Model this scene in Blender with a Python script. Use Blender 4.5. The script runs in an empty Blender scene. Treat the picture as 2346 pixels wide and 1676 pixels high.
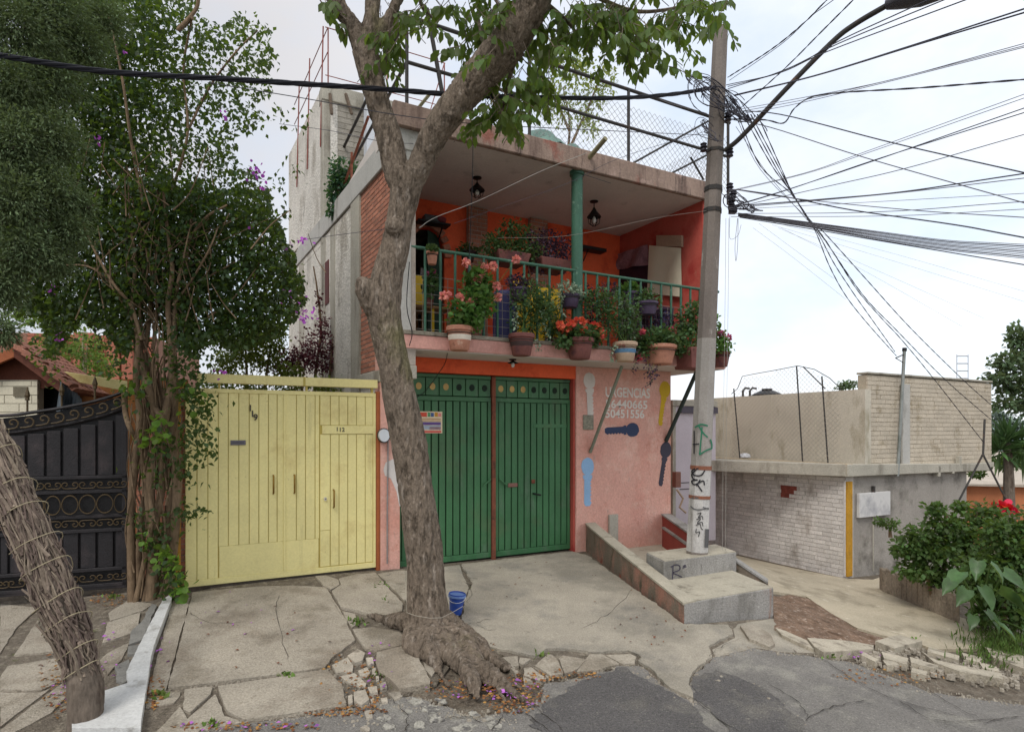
import bpy, bmesh, math, random
import numpy as np
from mathutils import Vector, Matrix, noise
R = math.radians
rnd = random.Random(7)
nrg = np.random.default_rng(11)
S = bpy.context.scene
col = S.collection

# ---------------------------------------------------------------- camera, sky, sun, exposure
F, CX, HY, HC = 1350.0, 1173.0, 985.0, 2.1      # focal length, centre column and eye line in photo pixels; eye height in metres
cd = bpy.data.cameras.new('camera'); cam = bpy.data.objects.new('camera', cd); col.objects.link(cam)
cam.location = (0, 0, HC); cam.rotation_euler = (R(90), 0, 0)
cd.sensor_width = 36; cd.lens = 36 * F / 2346; cd.shift_y = (HY - 838) / 2346
cd.clip_start = 0.05; cd.clip_end = 3000
S.camera = cam

SUN_EL, SUN_AZ = 52, 205        # azimuth clockwise from +Y
w = bpy.data.worlds.new("World"); S.world = w; w.use_nodes = True
nt = w.node_tree; nt.nodes.clear()
def wn(t, **k):
    n = nt.nodes.new(t)
    for a, b in k.items(): setattr(n, a, b)
    return n
sky = wn('ShaderNodeTexSky', sky_type='NISHITA', sun_disc=False, sun_elevation=R(SUN_EL), sun_rotation=R(SUN_AZ))
tc = wn('ShaderNodeTexCoord')
mp = wn('ShaderNodeMapping'); mp.inputs['Location'].default_value = (0.35, 0.2, 0.4); mp.inputs['Scale'].default_value = (1, 1, 1.7)
n1 = wn('ShaderNodeTexNoise'); n1.inputs['Scale'].default_value = 2.3; n1.inputs['Detail'].default_value = 7; n1.inputs['Roughness'].default_value = 0.55
n2 = wn('ShaderNodeTexNoise'); n2.inputs['Scale'].default_value = 1.0; n2.inputs['Detail'].default_value = 3
r1 = wn('ShaderNodeMapRange'); r1.inputs[1].default_value = .40; r1.inputs[2].default_value = .66
sep = wn('ShaderNodeSeparateXYZ')
ad = wn('ShaderNodeMath', operation='MULTIPLY_ADD'); ad.inputs[1].default_value = 0.75; ad.inputs[2].default_value = 0.50
ad2 = wn('ShaderNodeMath', operation='MULTIPLY_ADD'); ad2.inputs[1].default_value = 0.6; ad2.use_clamp = True
cl = wn('ShaderNodeMix', data_type='RGBA'); cl.inputs[6].default_value = (4.3, 4.24, 4.42, 1); cl.inputs[7].default_value = (8.6, 8.65, 8.9, 1)
blue = wn('ShaderNodeMix', data_type='RGBA')
bl = wn('ShaderNodeMath', operation='MULTIPLY'); bl.inputs[1].default_value = 0.7
bg = wn('ShaderNodeBackground'); bg.inputs[1].default_value = 0.105
out = wn('ShaderNodeOutputWorld'); L = nt.links.new
L(tc.outputs['Generated'], mp.inputs[0]); L(mp.outputs[0], n1.inputs['Vector']); L(mp.outputs[0], n2.inputs['Vector'])
L(tc.outputs['Generated'], sep.inputs[0]); L(sep.outputs[0], ad.inputs[0])
L(n2.outputs[0], ad2.inputs[0]); L(ad.outputs[0], ad2.inputs[2])
adb = wn('ShaderNodeMath', operation='ADD'); adb.inputs[1].default_value = -0.3; adb.use_clamp = True
ad2.use_clamp = False; L(ad2.outputs[0], adb.inputs[0]); L(adb.outputs[0], cl.inputs[0])
L(n1.outputs[0], r1.inputs[0]); L(r1.outputs[0], bl.inputs[0]); L(bl.outputs[0], blue.inputs[0])
L(cl.outputs[2], blue.inputs[6])
skm = wn('ShaderNodeMix', data_type='RGBA', blend_type='MULTIPLY'); skm.inputs[0].default_value = 1; skm.inputs[7].default_value = (1.6, 1.5, 1.25, 1)
bmx = wn('ShaderNodeMix', data_type='RGBA'); bmx.inputs[0].default_value = .3; bmx.inputs[6].default_value = (5.4, 6.5, 8.2, 1)
L(sky.outputs[0], skm.inputs[6]); L(skm.outputs[2], bmx.inputs[7]); L(bmx.outputs[2], blue.inputs[7])
L(blue.outputs[2], bg.inputs[0]); L(bg.outputs[0], out.inputs[0])

sd = bpy.data.lights.new('sun', 'SUN'); sun = bpy.data.objects.new('sun', sd); col.objects.link(sun)
sd.energy = 1.5; sd.angle = R(25); sd.color = (1, .96, .9)
az = R(SUN_AZ); el = R(SUN_EL)
sdir = Vector((math.sin(az) * math.cos(el), math.cos(az) * math.cos(el), math.sin(el)))
sun.rotation_euler = sdir.to_track_quat('Z', 'Y').to_euler(); sun.location = (0, -10, 30)
S.view_settings.view_transform = 'Standard'; S.view_settings.look = 'None'; S.view_settings.gamma = 1
S.view_settings.use_curve_mapping = False; S.view_settings.exposure = 0.47

# ---------------------------------------------------------------- geometry helpers
def px(x, y, D):                                    # photo pixel -> world point at distance D along the view axis
    return Vector(((x - CX) / F * D, D, HC - (y - HY) / F * D))
def hit(x, y, P, N):                                # photo pixel -> point on a real plane
    r = Vector(((x - CX) / F, 1, -(y - HY) / F)); o = Vector((0, 0, HC))
    return o + r * ((Vector(P) - o).dot(N) / r.dot(N))
def frame(P, d):                                    # upright frame at P: x along d, y to its left (inwards), z up
    u = Vector((d[0], d[1], 0)).normalized(); n = Vector((-u.y, u.x, 0))
    return Matrix(((u.x, n.x, 0, P[0]), (u.y, n.y, 0, P[1]), (0, 0, 1, P[2] if len(P) > 2 else 0), (0, 0, 0, 1)))
# the pink house's front: a vertical plane turned 27 degrees away from the camera
D0 = 9.408
FM = frame(((1311 - CX) / F * D0, D0, 0), (2617, 1350))
FU = FM.to_3x3() @ Vector((1, 0, 0)); FN = FM.to_3x3() @ Vector((0, 1, 0)); FP = FM.translation.copy(); FI = FM.inverted()
def fl(x, y, o=0):                                  # pixel -> local (s, o, z) on the plane o metres behind the front
    return FI @ hit(x, y, FP + FN * o, FN)
def fs(x, o=0): return fl(x, 985, o).x
def fz(x, y, o=0): return fl(x, y, o).z

class B:                                            # mesh collector
    def __init__(s, M=None): s.v = []; s.f = []; s.M = M
    def add(s, vs, fs_):
        o = len(s.v)
        s.v += [tuple(s.M @ Vector(v)) if s.M else tuple(v) for v in vs]
        s.f += [tuple(i + o for i in f) for f in fs_]
        return s
    def box(s, a, b, M=None):
        (x0, y0, z0), (x1, y1, z1) = a, b
        vs = [(x0, y0, z0), (x1, y0, z0), (x1, y1, z0), (x0, y1, z0), (x0, y0, z1), (x1, y0, z1), (x1, y1, z1), (x0, y1, z1)]
        if M: vs = [M @ Vector(v) for v in vs]
        return s.add(vs, [(3, 2, 1, 0), (4, 5, 6, 7), (0, 1, 5, 4), (1, 2, 6, 5), (2, 3, 7, 6), (3, 0, 4, 7)])
    def hexa(s, bot, top):                          # prism between two equal rings of points
        k = len(bot)
        return s.add(list(bot) + list(top), [tuple(range(k - 1, -1, -1)), tuple(range(k, 2 * k))] + [(i, (i + 1) % k, k + (i + 1) % k, k + i) for i in range(k)])
    def prism(s, poly, y0, y1):                     # polygon in local x-z, extruded along y
        return s.hexa([(p[0], y0, p[1]) for p in poly], [(p[0], y1, p[1]) for p in poly])
    def tube(s, pts, r, n=6, cap=True, jit=0):
        pts = [Vector(p) for p in pts]; k = len(pts)
        rs = r if isinstance(r, (list, tuple)) else [r] * k
        vs = []; up = Vector((0, 0, 1)); prev = None
        for i, p in enumerate(pts):
            t = (pts[min(i + 1, k - 1)] - pts[max(i - 1, 0)])
            t = t.normalized() if t.length > 1e-9 else Vector((0, 0, 1))
            if prev is None:
                a = t.cross(up if abs(t.z) < .95 else Vector((1, 0, 0))).normalized()
            else:
                a = prev - t * prev.dot(t); a = a.normalized() if a.length > 1e-6 else t.orthogonal().normalized()
            prev = a; b = t.cross(a)
            for j in range(n):
                q = 2 * math.pi * j / n; rr = rs[i] * (1 + (rnd.uniform(-jit, jit) if jit else 0))
                vs.append(p + a * math.cos(q) * rr + b * math.sin(q) * rr)
        fc = [(i * n + j, i * n + (j + 1) % n, (i + 1) * n + (j + 1) % n, (i + 1) * n + j) for i in range(k - 1) for j in range(n)]
        if cap: fc += [tuple(range(n - 1, -1, -1)), tuple(range((k - 1) * n, k * n))]
        return s.add(vs, fc)
    def lathe(s, prof, c=(0, 0, 0), n=16, M=None):  # profile of (r, z)
        vs = []
        for r, z in prof:
            for j in range(n):
                q = 2 * math.pi * j / n; v = Vector((c[0] + r * math.cos(q), c[1] + r * math.sin(q), c[2] + z))
                vs.append(M @ v if M else v)
        k = len(prof)
        fc = [(i * n + j, i * n + (j + 1) % n, (i + 1) * n + (j + 1) % n, (i + 1) * n + j) for i in range(k - 1) for j in range(n)]
        fc += [tuple(range(n - 1, -1, -1)), tuple(range((k - 1) * n, k * n))]
        return s.add(vs, fc)
    def disc(s, c, rx, rz, y, n=20, th=.004):       # flat disc in local x-z
        ring = [(c[0] + rx * math.cos(2 * math.pi * i / n), c[1] + rz * math.sin(2 * math.pi * i / n)) for i in range(n)]
        return s.prism(ring, y, y + th)

W = {}                                              # world matrix of every object built
def link(o, parent, mw):
    col.objects.link(o)
    if parent is not None:
        o.parent = parent; o.matrix_local = W[parent].inverted() @ mw
    else: o.matrix_world = mw
    W[o] = mw.copy(); return o
def smooth(me, ang):
    if ang is None: return
    me.shade_smooth()
    if ang < 180: me.set_sharp_from_angle(angle=R(ang))
def obj(name, b, m, parent=None, at=None, ang=None, bev=0, kind=None, label=None):
    mw = W[parent] if parent is not None else (at if isinstance(at, Matrix) else Matrix.Translation(Vector(at)) if at is not None else Matrix.Identity(4))
    me = bpy.data.meshes.new(name); inv = mw.inverted()
    me.from_pydata([tuple(inv @ Vector(v)) for v in b.v], [], b.f)
    bm = bmesh.new(); bm.from_mesh(me)
    bmesh.ops.recalc_face_normals(bm, faces=bm.faces)
    if bev: bmesh.ops.bevel(bm, geom=[e for e in bm.edges if e.is_manifold and e.calc_face_angle(0) > .6], offset=bev, segments=1, affect='EDGES')
    bm.to_mesh(me); bm.free(); me.materials.append(m); smooth(me, ang)
    o = bpy.data.objects.new(name, me)
    if kind: o['kind'] = kind
    if label: o['label'] = label
    return link(o, parent, mw)
def inst(name, me, parent, mw, m=None):             # one more object on a shared mesh
    o = bpy.data.objects.new(name, me); return link(o, parent, mw)
def thing(name, label, cat, at, group=None):
    o = bpy.data.objects.new(name, None); o.empty_display_size = .2
    link(o, None, at if isinstance(at, Matrix) else Matrix.Translation(Vector(at)))
    return tag(o, label, cat, group)
def tag(o, label=None, cat=None, group=None, kind=None):
    if label: o['label'] = label
    if cat: o['category'] = cat
    if group: o['group'] = group
    if kind: o['kind'] = kind
    return o
def mesh_of(name, b, m, ang=None, bev=0):           # shared mesh in its own coordinates
    me = bpy.data.meshes.new(name); me.from_pydata(b.v, [], b.f)
    bm = bmesh.new(); bm.from_mesh(me); bmesh.ops.recalc_face_normals(bm, faces=bm.faces)
    if bev: bmesh.ops.bevel(bm, geom=bm.edges[:], offset=bev, segments=1, affect='EDGES')
    bm.to_mesh(me); bm.free(); me.materials.append(m); smooth(me, ang); return me
def spline(pts, n=8):                               # Catmull-Rom through points (any length tuples)
    P = [np.array(p, float) for p in pts]; P = [2 * P[0] - P[1]] + P + [2 * P[-1] - P[-2]]; o = []
    for i in range(1, len(P) - 2):
        for k in range(n):
            t = k / n; a, b, c, d = P[i - 1:i + 3]
            o.append(.5 * ((2 * b) + (-a + c) * t + (2 * a - 5 * b + 4 * c - d) * t * t + (-a + 3 * b - 3 * c + d) * t ** 3))
    o.append(P[-2]); return o

# ---------------------------------------------------------------- materials
def lin(h):
    if not isinstance(h, str): return tuple(h)
    v = [int(h[i:i + 2], 16) / 255 for i in (1, 3, 5)]
    return tuple(c / 12.92 if c <= .04045 else ((c + .055) / 1.055) ** 2.4 for c in v)
MATS = {}
def mat(name, c, rough=.8, var=.18, sc=2.5, fine=.12, fsc=35, bump=.25, bsc=60, stains=(), rand=0, island=0, stretch=(1, 1, 1), spec=.3, metal=0, trans=0, tcol=None, streak=None):
    """base colour with broad and fine noise, stains [(colour, scale, lo, hi, stretch)], per-object / per-leaf variation, bump"""
    if name in MATS: return MATS[name]
    m = bpy.data.materials.new(name); MATS[name] = m; m.use_nodes = True
    t = m.node_tree; t.nodes.clear(); Lk = t.links.new
    def N(ty, **k):
        n = t.nodes.new(ty)
        for a, b in k.items(): setattr(n, a, b)
        return n
    geo = N('ShaderNodeNewGeometry'); pos = geo.outputs['Position']
    def noise_(scale, detail, st=(1, 1, 1), rough_=.6, off=0):
        mpn = N('ShaderNodeMapping'); mpn.inputs['Scale'].default_value = st; mpn.inputs['Location'].default_value = (off, off * .7, off * 1.3)
        Lk(pos, mpn.inputs[0]); nn = N('ShaderNodeTexNoise'); nn.inputs['Scale'].default_value = scale
        nn.inputs['Detail'].default_value = detail; nn.inputs['Roughness'].default_value = rough_
        Lk(mpn.outputs[0], nn.inputs['Vector']); return nn.outputs[0]
    def rng(src, a, b, lo, hi):
        r = N('ShaderNodeMapRange'); r.inputs[1].default_value = a; r.inputs[2].default_value = b
        r.inputs[3].default_value = lo; r.inputs[4].default_value = hi; Lk(src, r.inputs[0]); return r.outputs[0]
    def mixc(fac, a, b, bt='MIX'):
        x = N('ShaderNodeMix', data_type='RGBA', blend_type=bt)
        if isinstance(fac, (int, float)): x.inputs[0].default_value = fac
        else: Lk(fac, x.inputs[0])
        for i, q in ((6, a), (7, b)):
            if isinstance(q, tuple): x.inputs[i].default_value = (*q, 1)
            else: Lk(q, x.inputs[i])
        return x.outputs[2]
    base = lin(c); cur = base
    for i, st in enumerate(stains):
        sc_, s1, lo, hi = st[:4]; stt = st[4] if len(st) > 4 else (1, 1, 1); amt = st[5] if len(st) > 5 else 1
        cur = mixc(rng(noise_(s1, 6, stt, .65, 3.1 * (i + 1)), lo, hi, 0, amt), cur, lin(sc_))
    hs = N('ShaderNodeHueSaturation')
    if isinstance(cur, tuple): hs.inputs['Color'].default_value = (*cur, 1)
    else: Lk(cur, hs.inputs['Color'])
    val = rng(noise_(sc, 5, stretch), .3, .7, 1 - var, 1 + var)
    if fine:
        mm = N('ShaderNodeMath', operation='MULTIPLY'); Lk(val, mm.inputs[0]); Lk(rng(noise_(fsc, 3, stretch), .3, .7, 1 - fine, 1 + fine), mm.inputs[1]); val = mm.outputs[0]
    if rand:
        oi = N('ShaderNodeObjectInfo'); mm = N('ShaderNodeMath', operation='MULTIPLY'); Lk(val, mm.inputs[0]); Lk(rng(oi.outputs['Random'], 0, 1, 1 - rand, 1 + rand), mm.inputs[1]); val = mm.outputs[0]
    if island:
        mm = N('ShaderNodeMath', operation='MULTIPLY'); Lk(val, mm.inputs[0]); Lk(rng(geo.outputs['Random Per Island'], 0, 1, 1 - island, 1 + island), mm.inputs[1]); val = mm.outputs[0]
        Lk(rng(geo.outputs['Random Per Island'], 0, 1, .475, .515), hs.inputs['Hue'])
    Lk(val, hs.inputs['Value'])
    p = N('ShaderNodeBsdfPrincipled'); Lk(hs.outputs[0], p.inputs['Base Color'])
    p.inputs['Roughness'].default_value = rough; p.inputs['Metallic'].default_value = metal; p.inputs['Specular IOR Level'].default_value = spec
    if bump:
        bp = N('ShaderNodeBump'); bp.inputs['Strength'].default_value = min(1, bump); bp.inputs['Distance'].default_value = .02 * max(1, bump)
        Lk(noise_(bsc, 5, stretch, .6, 1.7), bp.inputs['Height']); Lk(bp.outputs[0], p.inputs['Normal'])
    o_ = N('ShaderNodeOutputMaterial')
    if trans:
        tr = N('ShaderNodeBsdfTranslucent'); tr.inputs[0].default_value = (*lin(tcol or c), 1)
        ms = N('ShaderNodeMixShader'); ms.inputs[0].default_value = trans; Lk(p.outputs[0], ms.inputs[1]); Lk(tr.outputs[0], ms.inputs[2]); Lk(ms.outputs[0], o_.inputs[0])
    else: Lk(p.outputs[0], o_.inputs[0])
    return m

# leaves: a template laid out many times into one mesh
DIAMOND = (np.array([(0, 0, 0), (-.34, .45, .10), (0, 1, -.06), (.34, .45, .10)]), [(0, 1, 2), (0, 2, 3)])
OBLONG = (np.array([(0, 0, 0), (-.2, .25, .05), (-.24, .65, .03), (0, 1, -.12), (.24, .65, .03), (.2, .25, .05), (0, .5, 0)]), [(0, 6, 1), (1, 6, 2), (2, 6, 3), (3, 6, 4), (4, 6, 5), (5, 6, 0)])
ROUND = (np.array([(0, 0, 0), (-.4, .1, .04), (-.52, .5, .1), (-.3, .9, .04), (0, 1, 0), (.3, .9, .04), (.52, .5, .1), (.4, .1, .04), (0, .45, -.04)]), [(8, i, i + 1) for i in range(0, 7)] + [(8, 7, 0)])
NEEDLE = (np.array([(0, 0, 0), (-.10, .5, .03), (0, 1, 0), (.10, .5, .03)]), [(0, 1, 2), (0, 2, 3)])
def rotmats(d, roll):
    d = d / (np.linalg.norm(d, axis=1, keepdims=True) + 1e-9)
    h = np.where(np.abs(d[:, 2:3]) > .95, np.array([[1., 0, 0]]), np.array([[0, 0, 1.]]))
    x = np.cross(d, h); x /= np.linalg.norm(x, axis=1, keepdims=True) + 1e-9; z = np.cross(x, d)
    c, s_ = np.cos(roll)[:, None], np.sin(roll)[:, None]
    return np.stack([x * c + z * s_, d, z * c - x * s_], axis=2)
def leaf_mesh(name, P, d, size, m, tpl=DIAMOND, parent=None, roll=None, kind=None):
    P = np.asarray(P, float); n = len(P); V, Fc = tpl
    roll = nrg.uniform(-1.2, 1.2, n) if roll is None else roll
    Rm = rotmats(np.asarray(d, float), roll); size = np.broadcast_to(np.asarray(size, float), (n,))
    vs = np.einsum('nij,kj->nki', Rm, V) * size[:, None, None] + P[:, None, :]
    vs = vs.reshape(-1, 3); inv = np.array(W[parent].inverted()) if parent is not None else np.eye(4)
    vs = vs @ inv[:3, :3].T + inv[:3, 3]
    k = len(V); fa = np.array(Fc); nf = len(fa)
    idx = (fa[None] + (np.arange(n) * k)[:, None, None]).reshape(-1)
    me = bpy.data.meshes.new(name); me.vertices.add(len(vs)); me.vertices.foreach_set('co', vs.astype(np.float32).reshape(-1))
    me.loops.add(len(idx)); me.loops.foreach_set('vertex_index', idx.astype(np.int32))
    me.polygons.add(n * nf); me.polygons.foreach_set('loop_start', np.arange(0, n * nf * 3, 3, dtype=np.int32))
    me.update(calc_edges=True); me.materials.append(m)
    o = bpy.data.objects.new(name, me)
    if kind: o['kind'] = kind
    return link(o, parent, W[parent] if parent is not None else Matrix.Identity(4))
def cloud(clumps, n, shell=.55):                    # points in ellipsoidal clumps [(centre, (rx,ry,rz), weight)], denser outside; also their outward directions
    wts = np.array([c[2] if len(c) > 2 else 1 for c in clumps], float); wts /= wts.sum()
    ks = nrg.choice(len(clumps), n, p=wts); g = nrg.normal(size=(n, 3)); g /= np.linalg.norm(g, axis=1, keepdims=True)
    rr = (shell + (1 - shell) * nrg.random(n)) ** 1.0 * nrg.uniform(.55, 1.08, n) ** .6
    C = np.array([tuple(clumps[k][0]) for k in range(len(clumps))])[ks]; A = np.array([clumps[k][1] if not np.isscalar(clumps[k][1]) else (clumps[k][1],) * 3 for k in range(len(clumps))])[ks]
    return C + g * A * rr[:, None], g
# ---------------------------------------------------------------- ground: a smooth surface through known heights
CTRL = []
def ctl(x, y, z): D = (HC - z) * F / (y - HY); CTRL.append(((x - CX) / F * D, D, z))
for q in [(425, 1348, .235), (860, 1297, .26), (1018, 1288, .21), (1311, 1258, .2), (1533, 1250, .08), (0, 1368, .1), (291, 1348, .17), (0, 1676, .02), (433, 1676, 0),
          (1173, 1676, 0), (1800, 1676, -.1), (2346, 1676, -.24), (800, 1620, .02), (1200, 1560, .02), (1430, 1518, 0), (1567, 1427, .03), (1773, 1407, -.07),
          (1937, 1318, -.6), (1645, 1252, -.58), (2150, 1330, -.62), (2000, 1530, -.22), (2300, 1575, -.34), (1900, 1400, -.34), (1730, 1300, -.33), (1100, 1400, .1), (600, 1480, .1)]: ctl(*q)
CTRL += [(-12, 3, .3), (-12, 9, .4), (-3, -8, .1), (5, -8, -.3), (12, -8, -.8), (-14, -8, .5), (12, 5, -1.0), (12, 14, -1.1), (-6, 16, .4), (1, 16, .1), (6, 17, -.6)]
_c = np.array(CTRL); _n = len(_c)
def _phi(r): return np.where(r > 1e-9, r * r * np.log(r + 1e-9), 0)
_K = _phi(np.linalg.norm(_c[:, None, :2] - _c[None, :, :2], axis=2)) + np.eye(_n) * .05
_A = np.zeros((_n + 3, _n + 3)); _A[:_n, :_n] = _K; _A[:_n, _n:] = np.c_[np.ones(_n), _c[:, :2]]; _A[_n:, :_n] = _A[:_n, _n:].T
_w = np.linalg.solve(_A, np.r_[_c[:, 2], 0, 0, 0])
def gz(x, y):
    x_ = min(max(x, -14), 14); y_ = min(max(y, -8), 17)
    r = np.hypot(_c[:, 0] - x_, _c[:, 1] - y_)
    z = float(_phi(r) @ _w[:_n] + _w[_n] + _w[_n + 1] * x_ + _w[_n + 2] * y_)
    return max(-1.3, min(.5, z))
def pg(x, y, dz=0):                                 # photo pixel -> point on the ground
    z = 0
    for _ in range(12):
        D = (HC - z - dz) * F / (max(y, HY + 40) - HY); z = .5 * z + .5 * gz((x - CX) / F * D, D)
    return Vector(((x - CX) / F * D, D, z + dz))

def sheet(name, poly, m, dz, th=0, parent=None, cell=.22, kind='structure', ang=30, jag=0, at=None, rough_=0):
    """a piece of paving: outline on the ground, cut into cells so it follows the slope; th > 0 gives it a real edge"""
    pts = [Vector((p[0], p[1], 0)) for p in poly]
    if jag:                                         # broken outline
        q = []
        for i, p in enumerate(pts):
            nx = pts[(i + 1) % len(pts)]; d = nx - p; k = max(1, int(d.length / (.04 if jag > .03 else .07))); pr = Vector((-d.y, d.x, 0)).normalized() if d.length > 1e-6 else Vector()
            for j in range(k):
                a = p + d * (j / k); s_ = (noise.noise(Vector((a.x * 9, a.y * 9, 3.3))) * .8 + noise.noise(Vector((a.x * 31, a.y * 31, 7.3))) * .45) * jag
                q.append(a + pr * (s_ if j else s_ * .3))
        pts = q
    bm = bmesh.new(); vs = [bm.verts.new(p) for p in pts]
    f = bm.faces.new(vs); bmesh.ops.triangulate(bm, faces=[f])
    xs = [p.x for p in pts]; ys = [p.y for p in pts]
    for ax, lo, hi in ((0, min(xs), max(xs)), (1, min(ys), max(ys))):
        k = math.ceil(lo / cell)
        while k * cell < hi:
            co = Vector((0, 0, 0)); no = Vector((0, 0, 0)); co[ax] = k * cell; no[ax] = 1
            bmesh.ops.bisect_plane(bm, geom=bm.verts[:] + bm.edges[:] + bm.faces[:], plane_co=co, plane_no=no); k += 1
    for v in bm.verts:
        v.co.z = gz(v.co.x, v.co.y) + dz + (rough_ * noise.noise(Vector((v.co.x * 3, v.co.y * 3, 1))) if rough_ else 0)
    bmesh.ops.recalc_face_normals(bm, faces=bm.faces)
    if bm.faces and sum(f.normal.z for f in bm.faces) < 0: bmesh.ops.reverse_faces(bm, faces=bm.faces)
    if th:
        ee = [e for e in bm.edges if len(e.link_faces) == 1]
        r = bmesh.ops.extrude_edge_only(bm, edges=ee)
        cx = sum(p.x for p in pts) / len(pts); cy = sum(p.y for p in pts) / len(pts)
        for v in r['geom']:
            if isinstance(v, bmesh.types.BMVert): v.co.z -= th
    me = bpy.data.meshes.new(name); inv = W[parent].inverted() if parent is not None else Matrix.Identity(4)
    for v in bm.verts: v.co = inv @ v.co
    bm.to_mesh(me); bm.free(); me.materials.append(m); smooth(me, ang)
    o = bpy.data.objects.new(name, me); link(o, parent, W[parent] if parent is not None else Matrix.Identity(4))
    if kind and parent is None: o['kind'] = kind
    return o

m_dirt = mat('dirt', '#6a6053', .95, .3, 6, .3, 60, 1.0, 45, stains=[('#7a7265', 14, .5, .62), ('#3b3128', 5, .55, .7)])
m_asph = mat('asphalt', '#88847e', .95, .14, 2.2, .3, 75, 1.2, 90, stains=[('#9d998f', 3.1, .52, .66), ('#6d6a66', 1.3, .54, .7), ('#aaa59a', 42, .62, .68), ('#5b5853', 60, .64, .7)])
m_asph2 = mat('asphalt_patch', '#6d6a68', .95, .14, 2, .4, 80, 1.6, 95, stains=[('#7f7b74', 2.4, .52, .66), ('#979389', 46, .6, .67), ('#4a4846', 62, .62, .69), ('#8f8a80', 9, .64, .7)])
m_conc = mat('concrete', '#a69d8e', .9, .18, 1.6, .24, 60, .9, 60, stains=[('#8a7f70', 1.1, .5, .6, (1, 1, 1), .8), ('#77705f', 26, .6, .7, (1, 1, 1), .8), ('#857c6d', 2.2, .52, .68), ('#c0b8a8', 70, .66, .72), ('#6c6355', 7, .64, .76)])
m_conc2 = mat('concrete_drive', '#a59d8e', .9, .15, 1.2, .2, 70, .8, 60, stains=[('#7d776a', 30, .62, .7, (1, 1, 1), .7), ('#8d877a', .9, .5, .62), ('#8a857b', 1.5, .5, .66), ('#6b665c', 4, .62, .75)])
m_white = mat('limewash', '#c9c9c6', .85, .1, 3, .1, 40, .4, 60, stains=[('#96938c', 5, .55, .7), ('#77736c', 16, .64, .72)])
m_rub = mat('rubble', '#a89f90', .95, .2, 5, .2, 70, .6, 60, rand=.15, stains=[('#7d7467', 6, .55, .7)])
m_cream_path = mat('path_concrete', '#b3a892', .9, .12, 1.5, .15, 50, .35, 60, stains=[('#948a76', 2, .5, .65), ('#cfc6b2', 4, .6, .7), ('#7b7263', 9, .66, .75)])

# base sheet of bare earth out to the horizon
g = bmesh.new(); NX = 44
ax = [-400, -150, -60, -30] + [-14 + 28 * i / 56 for i in range(57)] + [30, 60, 150, 400]
ay = [-300, -100, -30] + [-8 + 25 * i / 50 for i in range(51)] + [24, 40, 80, 160, 400, 900]
gr = [[g.verts.new((x, y, gz(x, y) - .05 - (max(0, abs(x) - 14) * .02 + max(0, y - 17) * .012))) for x in ax] for y in ay]
for j in range(len(ay) - 1):
    for i in range(len(ax) - 1): g.faces.new((gr[j][i], gr[j][i + 1], gr[j + 1][i + 1], gr[j + 1][i]))
me = bpy.data.meshes.new('ground'); g.to_mesh(me); g.free(); me.materials.append(m_dirt); me.shade_smooth()
o = bpy.data.objects.new('ground', me); col.objects.link(o); o['kind'] = 'structure'; W[o] = Matrix.Identity(4)

def P2(l): return [pg(a, b) for a, b in l]
# the street: its edge follows the broken kerb; beyond the frame it goes on along the houses
edge = [(240, 1700), (433, 1676), (560, 1652), (800, 1618), (915, 1588), (985, 1600), (1090, 1640), (1240, 1600), (1246, 1560), (1330, 1548), (1430, 1520), (1470, 1522), (1520, 1566), (1590, 1604), (1580, 1560), (1592, 1535), (1640, 1500), (1730, 1480), (1790, 1490), (1865, 1500), (1950, 1512), (2040, 1545), (2130, 1580), (2346, 1610)]
road = P2(edge) + [Vector((9, 7.4, 0)), Vector((14, 9, 0)), Vector((14, -8, 0)), Vector((-14, -8, 0)), Vector((-14, .2, 0))]
asphalt = sheet('asphalt_road', road, m_asph, -.018, .05, cell=.3, jag=.05)
for pl in ([(1585, 1545), (1640, 1528), (1720, 1560), (1800, 1608), (1840, 1650), (1830, 1690), (1700, 1690), (1640, 1640), (1598, 1600)],
           [(1250, 1605), (1340, 1552), (1432, 1524), (1510, 1566), (1585, 1612), (1665, 1700), (1330, 1740), (1210, 1655)]):
    sheet('asphalt_patch', P2(pl), m_asph2, -.011, .012, parent=asphalt, jag=.075)
m_worn = mat('worn_topping', '#a5a196', .95, .2, 8, .25, 70, .8, 60, stains=[('#6a6763', 12, .5, .6)])
for c_, r_ in (((985, 1618), 22), ((955, 1602), 16), ((1000, 1640), 18), ((1065, 1662), 22), ((1130, 1655), 20), ((890, 1660), 14), ((1010, 1600), 12), ((880, 1640), 12), ((960, 1655), 14), ((935, 1625), 10), ((1120, 1640), 10), ((1085, 1630), 12)):
    sheet('worn_patch', P2([(c_[0] + r_ * 1.25 * math.cos(q) * rnd.uniform(.45, 1.25), c_[1] + r_ * .6 * math.sin(q) * rnd.uniform(.45, 1.25)) for q in [i * math.pi / 7 for i in range(14)]]), m_worn, -.011, .008, parent=asphalt, jag=.03)

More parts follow.
